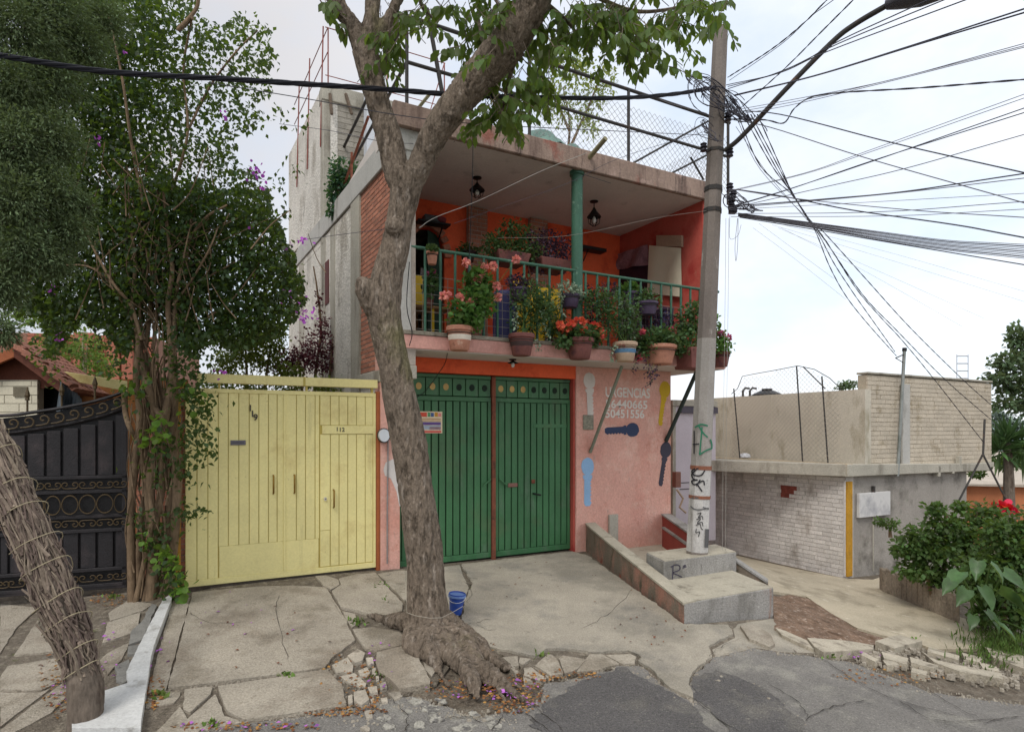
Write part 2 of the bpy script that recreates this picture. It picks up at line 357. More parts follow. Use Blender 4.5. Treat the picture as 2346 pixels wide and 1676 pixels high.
# pavement: every slab and broken piece traced on the ground, with open joints
def q5(l): return [(740 + a / 3.412, 1200 + b / 3.412) for a, b in l]
def q6(l): return [(1200 + a / 3.412, 1200 + b / 3.412) for a, b in l]
def q4(l): return [(a / 2.841, 1250 + b / 2.841) for a, b in l]
pav = thing('pavement', None, None, (0, 0, 0)); pav['kind'] = 'structure'
slabs = [
 (q4([(1255, 300), (1700, 262), (1900, 256), (2120, 268), (2195, 385), (2262, 505)]) + q5([(75, 600), (128, 690), (195, 795), (252, 905), (60, 1050)]) + q4([(2110, 790), (1800, 832), (1300, 897), (1095, 920)]), m_conc, .0),
 (q4([(1125, 350), (1240, 330), (1080, 925), (965, 950), (1000, 800)]), m_conc, -.005),
 (q4([(962, 975), (1175, 935), (1170, 965), (1130, 1010), (950, 1040)]), m_conc, -.012),
 (q4([(1200, 930), (1385, 912), (1370, 960), (1240, 1080), (1195, 1060)]), m_conc, .0),
 (q4([(1020, 1200), (1170, 1040), (1220, 1120), (1400, 960), (1460, 1100), (1575, 1140), (1330, 1195), (1200, 1235), (1020, 1260)]), m_conc, -.004),
 (q4([(1420, 912), (2120, 805), (2225, 900), (2255, 1040), (1900, 1090), (1590, 1130), (1480, 1075), (1440, 980)]), m_conc, .004),
 (q5([(420, 1010), (650, 955), (722, 1010), (840, 1225), (835, 1262), (590, 1298), (525, 1220), (440, 1170), (412, 1090)]), m_conc, .015),
 (q5([(232, 818), (390, 802), (600, 842), (638, 880), (642, 935), (420, 988), (330, 968), (275, 900)]), m_conc, .0),
 (q5([(70, 525), (140, 478), (125, 430), (250, 395), (410, 385), (480, 470), (625, 625), (605, 720), (520, 738), (390, 715), (270, 676), (140, 650), (90, 570)]), m_conc, .008),
 (q5([(430, 388), (560, 365), (640, 360), (640, 600), (520, 480)]), m_conc, .0),
 (q5([(150, 672), (250, 692), (268, 770), (225, 800)]), m_conc, -.01),
 (q5([(-60, 405), (20, 400), (118, 432), (130, 470), (60, 508), (0, 478)]), m_conc, .0),
 ([(874, 1312), (1052, 1293), (1062, 1320), (1074, 1345), (1064, 1374), (1052, 1400), (1048, 1432), (935, 1430), (930, 1375)], m_conc2, .0),
 ([(1640, 1502), (1632, 1482), (1684, 1456), (1680, 1436), (1690, 1425), (1772, 1412), (1800, 1438), (1868, 1490), (1790, 1488), (1730, 1478)], m_conc2, -.02),
 ([(1058, 1291), (1311, 1262), (1347, 1272), (1450, 1345), (1566, 1428), (1668, 1430), (1680, 1450), (1622, 1480), (1630, 1503), (1590, 1535), (1578, 1562), (1588, 1597), (1536, 1574), (1494, 1532), (1462, 1512), (1468, 1500), (1440, 1488), (1347, 1491), (1297, 1484), (1256, 1484), (1226, 1500), (1146, 1485), (1089, 1473), (1055, 1425), (1066, 1372), (1082, 1335)], m_conc2, .0),
 (q6([(115, 1075), (190, 1010), (225, 1020), (260, 1055), (310, 1165), (205, 1180), (90, 1105)]), m_conc, .0),
 (q6([(275, 1050), (305, 1028), (490, 1060), (405, 1140), (320, 1168)]), m_conc, .005),
 (q6([(515, 1012), (615, 1012), (745, 1085), (560, 1138), (415, 1148)]), m_conc, -.004),
 (q6([(640, 1016), (830, 1005), (880, 1030), (865, 1080), (775, 1088)]), m_conc, -.006),
 (q6([(0, 1120), (58, 1112), (175, 1195), (110, 1215), (0, 1222)]), m_conc, -.005),
 (q6([(75, 1105), (95, 1112), (205, 1190), (195, 1195)]), m_conc, -.01),
 (q5([(1430, 1100), (1470, 1105), (1530, 1160), (1500, 1170)]), m_conc, .01),
 (q5([(1540, 1040), (1625, 1050), (1560, 1100), (1530, 1080)]), m_conc, .0),
 (q5([(1400, 1030), (1520, 1020), (1530, 1095), (1480, 1095)]), m_conc, -.01),
 (q6([(1690, 800), (1800, 788), (1930, 870), (1962, 940), (1920, 968), (1760, 900)]), m_conc, .012),
 (q4([(0, 372), (255, 392), (110, 520), (0, 690)]), m_conc, -.01),
 (q4([(245, 475), (290, 600), (360, 675), (90, 705)]), m_conc, -.01),
 (q4([(50, 772), (390, 718), (440, 842), (270, 928), (0, 930), (0, 850)]), m_conc, -.01),
 (q4([(0, 942), (265, 942), (330, 915), (0, 1165)]), m_conc, -.01),
 (q4([(700, 492), (915, 425), (900, 520), (865, 560), (665, 628), (690, 540)]), m_conc, -.006),
 (q4([(700, 690), (840, 622), (790, 735), (700, 828), (650, 735)]), m_conc, -.008),
 (q4([(380, 900), (440, 862), (440, 960), (330, 1075), (0, 1250), (0, 1185)]), m_conc, -.012),
 (q4([(705, 430), (830, 350), (1000, 370), (930, 412), (715, 480)]), m_conc, -.01),
]
m_bed = mat('joint_bed', '#6f665a', .97, .2, 5, .3, 60, 1.2, 45, stains=[('#8a8172', 12, .5, .62), ('#454033', 7, .58, .7), ('#5c6038', 4, .64, .72)])
sheet('pavement_bed', P2([(0, 1372), (291, 1352), (425, 1352), (860, 1302), (1311, 1264), (1345, 1274), (1566, 1429), (1772, 1412), (1868, 1494), (1640, 1500), (1590, 1535), (1590, 1604), (1520, 1566), (1430, 1520), (1240, 1550), (1150, 1492), (1060, 1482), (1000, 1560), (915, 1585), (800, 1618), (433, 1676), (200, 1690), (0, 1690)]), m_bed, -.024, .02, parent=pav, kind=None, rough_=.008)
for pl, m, dz in slabs: sheet('slab', P2(pl), m, dz, .07, parent=pav, jag=.035 if len(pl) > 20 else .014, kind=None)
flag = mat('flagstone', '#84827c', .85, .2, 6, .15, 60, .6, 50)
small = [q5(l) for l in ([(70, 1100), (190, 1040), (238, 1100), (230, 1150), (100, 1160)], [(192, 1032), (270, 982), (330, 1010), (308, 1070), (250, 1090)], [(335, 1050), (388, 1042), (398, 1098), (350, 1108)],
  [(275, 1142), (345, 1112), (368, 1160), (340, 1192), (290, 1182)], [(130, 1182), (250, 1162), (338, 1240), (330, 1268), (190, 1228)], [(350, 1280), (420, 1272), (428, 1320), (370, 1328)],
  [(240, 1312), (330, 1292), (362, 1370), (300, 1418), (242, 1380)], [(440, 1252), (488, 1232), (500, 1278), (450, 1298)], [(510, 1312), (600, 1302), (618, 1340), (560, 1368)], [(320, 1452), (380, 1442), (388, 1500), (340, 1510)],
  [(290, 1592), (340, 1572), (368, 1600), (358, 1624)], [(450, 1360), (500, 1352), (506, 1385), (460, 1390)], [(370, 1350), (395, 1345), (400, 1375), (374, 1378)], [(380, 1130), (412, 1128), (416, 1180), (388, 1185)], [(195, 1345), (228, 1330), (232, 1392), (200, 1410)], [(412, 1190), (436, 1188), (438, 1225), (416, 1235)],
  [(780, 1062), (870, 1085), (885, 1130), (850, 1185), (800, 1130)])]
for pl in small: sheet('broken_slab', P2(pl), m_rub, rnd.uniform(-.006, .01), .035, parent=pav, kind=None, jag=.006)
for pl in (q4([(745, 780), (840, 735), (860, 860), (800, 890), (755, 870)]), q4([(850, 560), (930, 480), (985, 375), (1020, 380), (925, 610), (840, 640)]), q4([(835, 650), (910, 640), (880, 700), (830, 705)])): sheet('flagstone', P2(pl), flag, .0, .08, parent=pav, kind=None, jag=.02)
# raised white curb between the two forecourts
sheet('curb', P2(q4([(1062, 378), (1118, 338), (1118, 372), (1000, 690), (968, 850), (930, 1100), (915, 1235), (470, 1235), (462, 1150), (520, 1085), (640, 1000), (760, 958), (838, 932), (822, 860), (900, 690)])), m_white, .055, .16, parent=pav, jag=.008, kind=None)
# strips of embedded pebbles between the left slabs
m_peb = mat('pebble', '#6f6b64', .8, .3, 20, .2, 60, .4, 60, island=.35)
pb = B()
for _ in range(1100):
    st = rnd.choice([((20, 735), (380, 690)), ((30, 740), (260, 420)), ((40, 390), (260, 395)), ((650, 660), (870, 560)), ((0, 1200), (400, 870)), ((690, 480), (660, 640)), ((640, 350), (700, 480)), ((800, 830), (690, 930))])
    t = rnd.random(); a = st[0][0] + (st[1][0] - st[0][0]) * t + rnd.gauss(0, 13); b = st[0][1] + (st[1][1] - st[0][1]) * t + rnd.gauss(0, 11)
    p = pg(*q4([(a, b)])[0]); r = rnd.uniform(.006, .02)
    pb.lathe([(r * .6, -r * .4), (r, 0), (r * .6, r * .45)], (p.x, p.y, p.z - .035), 5)
obj('pebbles', pb, m_peb, pav, kind='stuff', ang=60)

# the sloping path to the right, loose earth and its broken kerb
def q8(l): return [(1700 + a / 3.412, 1200 + b / 3.412) for a, b in l]
alley = sheet('concrete_path', P2([(1640, 1256), (1937, 1322), (2000, 1325), (2020, 1318)] + q8([(1110, 405), (1250, 520), (1500, 640), (1710, 720), (1990, 800), (1900, 900), (1850, 960), (1500, 965), (1400, 930), (1210, 885), (900, 800), (650, 655), (500, 555), (270, 520)]) + [(1772, 1352), (1690, 1320), (1600, 1290), (1590, 1262)]), m_cream_path, -.012, .06, jag=.015)
m_earth = mat('loose_earth', '#7c6655', 1, .35, 7, .35, 55, 1, 40, stains=[('#a8998a', 22, .55, .65), ('#55402f', 6, .5, .68)])
sheet('loose_earth', P2(q8([(230, 545), (420, 545), (560, 600), (700, 670), (900, 800), (1050, 860), (1180, 885), (1000, 935), (600, 905), (420, 880), (255, 815)])), m_earth, -.02, .02, cell=.09, rough_=.035)
m_kerb = mat('kerb_stone', '#b0a795', .9, .15, 4, .18, 60, .5, 60, stains=[('#81786a', 6, .52, .66)])
kerb = thing('kerb', None, None, (0, 0, 0)); kerb['kind'] = 'structure'
for pl, dz in (([(262, 818), (340, 842), (505, 915), (560, 985), (430, 930), (310, 872)], .02), ([(510, 912), (830, 935), (1030, 968), (1020, 1000), (640, 1028), (570, 985)], .05), ([(1040, 940), (1230, 888), (1410, 938), (1190, 1000)], .06),
               ([(1400, 1012), (1520, 1085), (2030, 1190), (2040, 1235), (1700, 1175), (1500, 1100)], .05), ([(950, 1012), (1070, 1072), (1040, 1090), (930, 1035)], .03), ([(1090, 1010), (1300, 1060), (1290, 1110), (1110, 1060)], .03), ([(1310, 1060), (1540, 1130), (1500, 1150), (1320, 1105)], .05),
               ([(1460, 970), (1700, 1040), (1690, 1075), (1450, 1005)], .03), ([(1900, 980), (2200, 1050), (2204, 1150), (1960, 1060)], .05), ([(1850, 1080), (1990, 1120), (2010, 1160), (1880, 1130)], .02), ([(1720, 1010), (1890, 1050), (1850, 1085), (1740, 1060)], .02),
               ([(1100, 1070), (1200, 1080), (1230, 1110), (1130, 1110)], .02), ([(1330, 1130), (1450, 1160), (1440, 1190), (1320, 1165)], .02)):
    sheet('kerb_stone', P2(q8(pl)), m_kerb, dz * .7, .10, parent=kerb, kind=None, jag=.005)
rb = B()
for _ in range(420):
    t = rnd.random(); a = 880 + 1250 * t + rnd.gauss(0, 60); b = 1000 + 190 * t + rnd.gauss(0, 38)
    p = pg(*q8([(a, b)])[0]); r = rnd.uniform(.008, .05) * rnd.random() + .006
    ring = [(rnd.uniform(.6, 1.1) * r * math.cos(q), rnd.uniform(.6, 1.1) * r * math.sin(q)) for q in [i * 1.05 for i in range(6)]]
    rb.hexa([(p.x + x, p.y + y, p.z - .03) for x, y in ring], [(p.x + x * .8, p.y + y * .8, p.z - .01 + r * rnd.uniform(.2, .7)) for x, y in ring])
for _ in range(160):
    p = pg(*q5([(rnd.uniform(60, 480), rnd.uniform(1000, 1560))])[0]); r = rnd.uniform(.006, .022)
    ring = [(rnd.uniform(.6, 1.1) * r * math.cos(q), rnd.uniform(.6, 1.1) * r * math.sin(q)) for q in [i * 1.05 for i in range(6)]]
    rb.hexa([(p.x + x, p.y + y, p.z - .03) for x, y in ring], [(p.x + x * .7, p.y + y * .7, p.z - .022 + r * .6) for x, y in ring])
for (x0_, y0_), (x1_, y1_) in list(zip(edge, edge[1:])) + [((1585, 1545), (1720, 1560)), ((1720, 1560), (1840, 1650)), ((1250, 1605), (1432, 1524)), ((1432, 1524), (1585, 1612)), ((900, 1610), (1180, 1650)), ((436, 1570), (755, 1530)), ((755, 1530), (860, 1500))]:
    for _ in range(int(math.dist((x0_, y0_), (x1_, y1_)) * .45)):
        t = rnd.random(); p = pg(x0_ + (x1_ - x0_) * t + rnd.gauss(0, 7), min(1690, y0_ + (y1_ - y0_) * t + rnd.gauss(0, 4))); r = rnd.uniform(.003, .013) * (2 if rnd.random() < .06 else 1)
        ring = [(rnd.uniform(.6, 1.1) * r * math.cos(q), rnd.uniform(.6, 1.1) * r * math.sin(q)) for q in [i * 1.26 for i in range(5)]]
        rb.hexa([(p.x + x, p.y + y, p.z - .026) for x, y in ring], [(p.x + x * .6, p.y + y * .6, p.z - .019 + r * .55) for x, y in ring])
o = obj('rubble', rb, m_rub); tag(o, 'loose broken stone and grit along the shattered kerb', 'rubble', kind='stuff')

# fallen leaves and petals in the joints and round the roots
def scatter(name, n, regs, m, size, dz, label, cat):
    P = []; 
    for _ in range(n):
        (a, b), (ra, rb_) = rnd.choice(regs); q = rnd.uniform(0, 6.28); k = math.sqrt(rnd.random())
        p = pg(a + ra * k * math.cos(q), b + rb_ * k * math.sin(q)); P.append((p.x, p.y, p.z + dz + rnd.uniform(0, .01)))
    d = np.c_[nrg.normal(size=(n, 2)), nrg.normal(size=n) * .15]
    o = leaf_mesh(name, P, d, nrg.uniform(.5, 1.2, n) * size, m, roll=nrg.normal(size=n) * .3, kind='stuff'); tag(o, label, cat)
jo = [((1180, 1590), (75, 42)), ((1180, 1590), (75, 42)), ((1060, 1575), (90, 25)), ((560, 1662), (180, 9)), ((790, 1625), (100, 12)), ((850, 1560), (30, 60)), ((770, 1545), (50, 50)), ((350, 1580), (30, 40)), ((1090, 1480), (50, 12)), ((1280, 1545), (110, 10)), ((2040, 1545), (130, 22)), ((130, 1560), (40, 80)), ((250, 1370), (40, 18))]
scatter('fallen_leaves', 1500, jo, mat('dry_leaf', '#8a6238', .9, .3, 9, 0, 30, 0, 30, island=.45), .035, -.01, 'dry brown leaves gathered in the joints and round the roots', 'leaf litter')
scatter('fallen_petals', 150, jo[:4] + [((360, 1490), (30, 60)), ((620, 1400), (180, 60)), ((140, 1590), (30, 30)), ((250, 1500), (25, 80)), ((870, 1520), (30, 60)), ((1960, 1500), (60, 14))], mat('petal', '#a662b0', .8, .2, 9, 0, 30, 0, 30, island=.35), .038, .004, 'scattered magenta petals on the pavement', 'petals')
scatter('drive_leaves', 60, [((1400, 1370), (90, 60)), ((1200, 1350), (120, 70)), ((600, 1450), (180, 90)), ((1500, 1440), (100, 40))], mat('dry_leaf2', '#6b3f28', .9, .3, 9, 0, 30, 0, 30, island=.45), .035, .006, 'a few dark leaves scattered over the concrete drive', 'leaf litter')
wt = []
for _ in range(260):
    c_ = rnd.choice([(813, 1420), (820, 1424), (870, 1340), (885, 1375), (660, 1545), (480, 1660), (370, 1590), (110, 1415), (260, 1365), (1240, 1500), (1900, 1500), (860, 1545), (2080, 1462), (2100, 1330)])
    wt.append(pg(c_[0] + rnd.gauss(0, 9), c_[1] + rnd.gauss(0, 4)))
o = leaf_mesh('weeds', [(p.x, p.y, p.z - .01) for p in wt], nrg.normal(size=(260, 3)) * .5 + (0, 0, .8), nrg.uniform(.02, .06, 260), mat('weed', '#5f7a35', .7, .3, 9, 0, 20, 0, 20, island=.3), kind='stuff'); tag(o, 'small green weeds sprouting in the pavement cracks', 'weeds')

# cracks that run through the asphalt and the concrete
def cracks(name, lines, m, dz, w_, parent):
    b = B()
    for ln in lines:
        q = spline(ln, 6); pr = None
        for i, p in enumerate(q):
            c = pg(p[0] + rnd.gauss(0, 2.2), p[1] + rnd.gauss(0, 1.1), dz); t_ = Vector((q[min(i + 1, len(q) - 1)][0] - q[max(i - 1, 0)][0], -(q[min(i + 1, len(q) - 1)][1] - q[max(i - 1, 0)][1]) * 2.2, 0)).normalized(); n_ = Vector((-t_.y, t_.x, 0)) * w_ * rnd.uniform(.3, 1.3) * (1 if 0 < i < len(q) - 1 else .2)
            if pr: b.add([pr[0], pr[1], c + n_, c - n_], [(0, 1, 2, 3)])
            pr = (c - n_, c + n_)
    return obj(name, b, m, parent, kind='stuff')
m_crack = mat('crack', '#3d3832', 1, .3, 9, .3)
cracks('cracks', [[(1125, 1672), (1150, 1640), (1190, 1610)], [(1180, 1620), (1225, 1645), (1262, 1676)], [(1190, 1600), (1235, 1625), (1290, 1672)], [(1590, 1600), (1640, 1640), (1700, 1676)], [(1840, 1650), (1900, 1620), (1990, 1600)], [(1880, 1505), (1980, 1570), (2080, 1610), (2200, 1640)], [(2060, 1600), (2120, 1640), (2180, 1650), (2346, 1640)], [(2250, 1655), (2300, 1642), (2346, 1640)], [(1760, 1560), (1830, 1610), (1850, 1640)], [(900, 1600), (930, 1640), (925, 1676)], [(1000, 1650), (1060, 1640), (1110, 1655)], [(2100, 1560), (2180, 1610), (2260, 1650)]], m_crack, -.004, .0038, asphalt)
cracks('cracks', [[(436, 1402), (480, 1424), (560, 1424)], [(640, 1360), (632, 1400), (645, 1455), (660, 1510)], [(1066, 1330), (1080, 1360), (1070, 1380)], [(1060, 1430), (1090, 1425), (1125, 1415)], [(1090, 1428), (1115, 1442), (1140, 1440)], [(1625, 1503), (1650, 1480), (1700, 1460)], [(1440, 1490), (1462, 1500), (1458, 1516)], [(1460, 1330), (1400, 1400), (1330, 1440)]], m_crack, .003, .003, pav)
# ---------------------------------------------------------------- the pink house (local axes: x along the street front, y inwards, z up)
m_pink = mat('pink_render', '#d7a596', .92, .07, 1.6, .1, 30, .6, 40, stains=[('#d08f7d', 1.1, .5, .66, (1, 1, 1), .65), ('#dfb9aa', 3.2, .52, .68, (1, 1, 1), .8), ('#c28472', 9, .58, .7, (1, 1, .6), .55), ('#8f6a60', 15, .65, .72, (1, 1, .6), .6), ('#b09a90', 4.2, .66, .75, (1, 1, .4), .8), ('#7a625a', 32, .69, .74, (1, 1, 1), .6)])
m_pink2 = mat('pink_fascia', '#cf9c90', .9, .1, 2, .1, 30, .3, 45, stains=[('#b98076', 4, .55, .72, (1, 1, .25), .6)])
m_slabf = mat('weathered_fascia', '#9a8578', .92, .16, 2.2, .12, 30, .5, 40, stains=[('#6f5c54', 5, .45, .6, (1, 1, .14), .9), ('#94483a', 1.6, .58, .66, (1, 1, .6), .6), ('#4a403b', 9, .56, .68, (1, 1, .12), .85), ('#b79d92', 3, .6, .7)])
m_orange = mat('orange_render', '#e8663f', .85, .1, 1.5, .06, 30, .2, 40, stains=[('#c23f26', 2.2, .52, .7)])
m_red = mat('red_render', '#b9584c', .85, .1, 1.5, .06, 30, .2, 40, stains=[('#a83a34', 2.2, .5, .66), ('#b06a58', 3, .6, .72)])
m_ceil = mat('grey_soffit', '#cdc5be', .9, .07, 1.2, .05, 30, .15, 40, stains=[('#8d8781', 2.5, .58, .74, (1, 1, 1), .6)])
m_cap = mat('cement_cap', '#8f887a', .95, .2, 4, .2, 40, .6, 50, stains=[('#5f5a4c', 7, .52, .68)])
m_green = mat('green_paint', '#3d6c46', .5, .14, 2, .08, 40, .3, 9, stains=[('#5a6647', 1.0, .54, .7, (1, 1, 1), .6), ('#58725a', 5, .56, .7, (1, 1, .3), .8), ('#8a9280', 34, .69, .73), ('#2c4a33', 3, .6, .72, (1, 1, .3), .7)], rand=.07, spec=.4)
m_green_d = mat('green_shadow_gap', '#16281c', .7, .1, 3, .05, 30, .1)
m_greenp = mat('green_pipe', '#3f6553', .5, .15, 3, .1, 40, .15, 50, stains=[('#7f9a88', 9, .6, .72), ('#3a4a3c', 14, .64, .72)])
m_dkmetal = mat('dark_steel', '#3c3a38', .7, .2, 5, .1, 40, .2, 60, stains=[('#5c4436', 8, .58, .7)])
m_rust = mat('rusty_steel', '#7d4a38', .85, .2, 6, .15, 50, .3, 60, stains=[('#57382d', 9, .52, .66)])
m_brick = mat('red_brick', '#ab735d', .9, .12, 3, .14, 50, .4, 60, rand=.2, stains=[('#8b6a58', 9, .58, .72)])
m_mortar = mat('mortar', '#aaa095', .95, .12, 5, .12, 50, .4, 60)
m_plaster = mat('rough_plaster', '#d6d1c7', .95, .12, 1.4, .2, 26, 1.8, 22, stains=[('#aaa397', 2, .52, .68, (1, 1, .4)), ('#5f5a50', 5, .62, .74, (1, 1, .3))])
m_greyblk = mat('grey_block', '#a29c91', .95, .1, 3, .15, 50, .5, 50, rand=.1, stains=[('#7d776b', 2.5, .55, .7, (1, 1, .4))])
m_cement = mat('cement', '#aaa598', .95, .12, 2, .14, 40, .5, 40, stains=[('#827c70', 2.4, .52, .68, (1, 1, .3)), ('#57534a', 6, .64, .74, (1, 1, .25))])
m_greyw = mat('grey_paint', '#b3b1ab', .9, .08, 3, .1, 40, .3, 50, stains=[('#8a877f', 4, .56, .72, (1, 1, .3))])
m_black = mat('black_metal', '#1b1a1b', .5, .2, 4, .1, 40, .15, 60)

house = thing('house', 'pink two storey house with green garage gate and flowered balcony', 'house', FM)
def hbox(name, s, o, z, m, bev=.006, parent=None, **k):
    return obj(name, B(FM).box((min(s), min(o), min(z)), (max(s), max(o), max(z))), m, parent or house, bev=bev, **k)
ZG, ZS, ZF = 2.92, 3.125, 3.33                      # gate head, underside and top of the balcony slab
ZC, ZR = 5.92, 6.20                                 # underside and top of the roof slab
OB = -.71                                           # balcony front
s_l, s_gl, s_gr, s_r = fs(870), fs(914), fs(1319), fs(1536)
hbox('pillar', (s_l, s_gl), (-.05, .25), (-.15, ZS), m_pink)
hbox('lintel', (s_gl, s_gr + .03), (.0, .22), (ZG, ZS), m_orange)
hbox('front_wall', (s_gr, s_r), (-.012, .25), (-.5, ZS - .001), m_pink)
hbox('gate_reveal', (s_gr - .03, s_gr + .002), (.02, .22), (.0, ZG), m_red)
hbox('side_wall', (s_r - .22, s_r - .002), (.26, 6.5), (-.8, ZS - .002), m_pink)
hbox('inner_wall', (s_gl, s_gr), (.5, .55), (0, ZS), m_black, bev=0)
s_bl, s_br = fs(925, OB), fs(1662, OB)
hbox('balcony_slab', (s_bl, s_br), (OB + .02, 1.4), (ZS, ZF - .01), m_ceil)
hbox('balcony_fascia', (s_bl - .02, s_br + .01), (OB, OB + .05), (ZS + .012, ZF - .02), m_pink2)
hbox('ledge', (s_bl - .01, s_br + .01), (OB - .015, OB + .22), (ZF - .018, ZF + .035), m_cap)
CW = hit(918, 985, FP + FN * (OB + .03), FN); CW.z = 0
WD = Vector(((352 - CX) / F, 1, 0)).normalized()
WM = Matrix(((-WD.x * -1, -WD.y, 0, CW.x), (WD.y, WD.x, 0, CW.y), (0, 0, 1, 0), (0, 0, 0, 1)))   # x along the wall inwards, y outwards-left
WM = Matrix(((WD.x, -WD.y, 0, CW.x), (WD.y, WD.x, 0, CW.y), (0, 0, 1, 0), (0, 0, 0, 1)))
WN = WM.to_3x3() @ Vector((0, 1, 0)); WI = WM.inverted()
def wl(x, y): return WI @ hit(x, y, CW, WN)          # pixel -> (distance in, 0, z) on the side wall
def w_at(o_):                                       # local x of the side wall at depth o_
    p, d = FI @ CW, FI.to_3x3() @ WD
    return p.x + d.x * (o_ - p.y) / d.y
# upper room wall behind the balcony, with an arched doorway
OW = 1.42
a0, a1 = fs(940, OW), fs(1018, OW); zt = fz(980, 520, OW); zsp = fz(1000, 590, OW)
cxa = (a0 + a1) / 2; ra = (a1 - a0) / 2; s_wr = fs(1420, OW)
arch = [(a1, ZF)] + [(cxa + ra * math.cos(q), zsp + (zt - zsp) * math.sin(q)) for q in [i * math.pi / 14 for i in range(15)]] + [(a0, ZF)]
poly = [(w_at(OW) + .03, ZF), (a0, ZF)] + arch[::-1][1:] + [(s_wr + .4, ZF), (s_wr + .4, ZC), (w_at(OW) + .03, ZC)]
bw = B(FM).prism(poly, OW, OW + .15); obj('back_wall', bw, m_orange, house)
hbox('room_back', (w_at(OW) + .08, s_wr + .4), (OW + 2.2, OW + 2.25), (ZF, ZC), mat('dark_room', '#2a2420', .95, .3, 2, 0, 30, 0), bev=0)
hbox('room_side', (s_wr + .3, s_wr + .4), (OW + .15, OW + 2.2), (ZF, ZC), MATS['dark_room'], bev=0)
hbox('room_floor', (w_at(OW) + .08, s_wr + .4), (1.401, OW + 2.2), (ZS, ZF - .015), m_ceil, bev=0)
# arch ring of bricks
ab = mesh_of('arch_brick', B().box((-.06, -.03, -.03), (.06, .03, .03)), m_brick, bev=.006)
for i in range(13):
    q = math.pi * (i + .5) / 13
    M = FM @ Matrix.Translation((cxa + (ra + .055) * math.cos(q), OW - .02, zsp + (zt - zsp + .055) * math.sin(q))) @ Matrix.Rotation(-q, 4, 'Y') @ Matrix.Diagonal((1, 1, 1.3 * ra * math.pi / 13 / .078 if False else 1.5, 1))
    inst('brick', ab, house, M)
door = obj('arch_door', B(FM).prism([(cxa + .02, ZF), (a1 - .01, ZF), (a1 - .01, zsp), (a1 - .06, zsp + .2), (cxa + .2, zt - .1), (cxa + .02, zt - .03)], OW + .05, OW + .09), mat('dark_green_door', '#1d3a2a', .6, .15, 3, .1, 30, .1), house)
hbox('bright_glimpse', (cxa - .02, a1 + .14), (OW + .3, OW + .31), (fz(990, 672, OW), fz(990, 605, OW)), mat('painted_daylight', '#e8e8ea', .9, .1, 4, 0, 30, .2, 14), bev=0)  # window light glimpsed through the doorway, painted as a white panel
# brick pilasters on the back wall
bme = mesh_of('brick', B().box((-.5, -.5, -.5), (.5, .5, .5)), m_brick, bev=.0)
def bricks(parent, M, x0, x1, z0, z1, y, bl, bh, jt, th=.03, me=bme, name='brick', skip=None, wob=.004):
    """bricks laid in running bond on the plane y of frame M; y is the mortar face"""
    k = 0; z = z0; row = 0
    while z + bh * .6 < z1:
        x = x0 - (bl * .5 if row % 2 else 0)
        h_ = min(bh, z1 - z)
        while x < x1 - .015:
            lj = bl * rnd.uniform(.88, 1.12); a = max(x, x0); b = min(x + lj - jt, x1)
            if b - a > .02 and not (skip and skip((a + b) / 2, z + h_ / 2)):
                T = Matrix.Translation(((a + b) / 2, y - rnd.uniform(.3, 1) * wob, z + (h_ - jt) / 2)) @ Matrix.Rotation(rnd.gauss(0, .006), 4, 'Y') @ Matrix.Diagonal((b - a, th, h_ - jt, 1))
                inst(name, me, parent, M @ T); k += 1
            x += lj
        z += bh; row += 1
    return k
for xa, xb, zlo in ((1074, 1116, 3.5), (1216, 1254, 4.2)):
    p0, p1 = fs(xa, OW - .1), fs(xb, OW - .1)
    pil = hbox('pilaster', (p0, p1), (OW - .1, OW), (ZF, ZC), m_mortar, bev=0)
    bricks(pil, FM, p0 - .004, p1 + .006, zlo, ZC, OW - .096, .165, .072, .014, th=.02)
# right end wall of the balcony, running in at a slant
e0 = FI @ hit(1600, 985, FP + FN * OB, FN); ew = B(FM)
x0, x1 = fs(1610, OB + .05), s_wr
obj('end_wall', B(FM).hexa([(x0, OB + .05, ZF), (x0 + .2, OB + .05, ZF), (x1 + .2, OW, ZF), (x1, OW, ZF)], [(x0, OB + .05, ZC), (x0 + .2, OB + .05, ZC), (x1 + .2, OW, ZC), (x1, OW, ZC)]), m_red, house)
hbox('upper_side_wall', (x1, x1 + .2), (OW + .002, 5.1), (ZS, ZC - .001), m_red)
E0_ = FM @ Vector((x0, OB + .05, 0)); E1_ = FM @ Vector((x1, OW, 0)); ED_ = (E1_ - E0_).normalized(); EN_ = Vector((-ED_.y, ED_.x, 0))
if EN_.dot(FU) > 0: EN_ = -EN_                       # points into the balcony
# roof slab
rs0, rs1 = fs(905, OB - .04), fs(1640, OB - .04)
hbox('roof_slab', (rs0, rs1), (OB, 5.2), (ZC, ZR - .02), m_ceil)
hbox('roof_fascia', (rs0 - .02, rs1 + .02), (OB - .05, OB + .03), (ZC - .02, ZR), m_slabf, bev=.012)
hbox('end_post', (fs(918, OB), fs(944, OB)), (OB + .03, OB + .25), (ZF - .2, ZC), m_greyw)
hbox('post_trim', (fs(944, OB) + .001, fs(952, OB)), (OB + .05, OB + .25), (ZF + .03, ZC), m_orange)
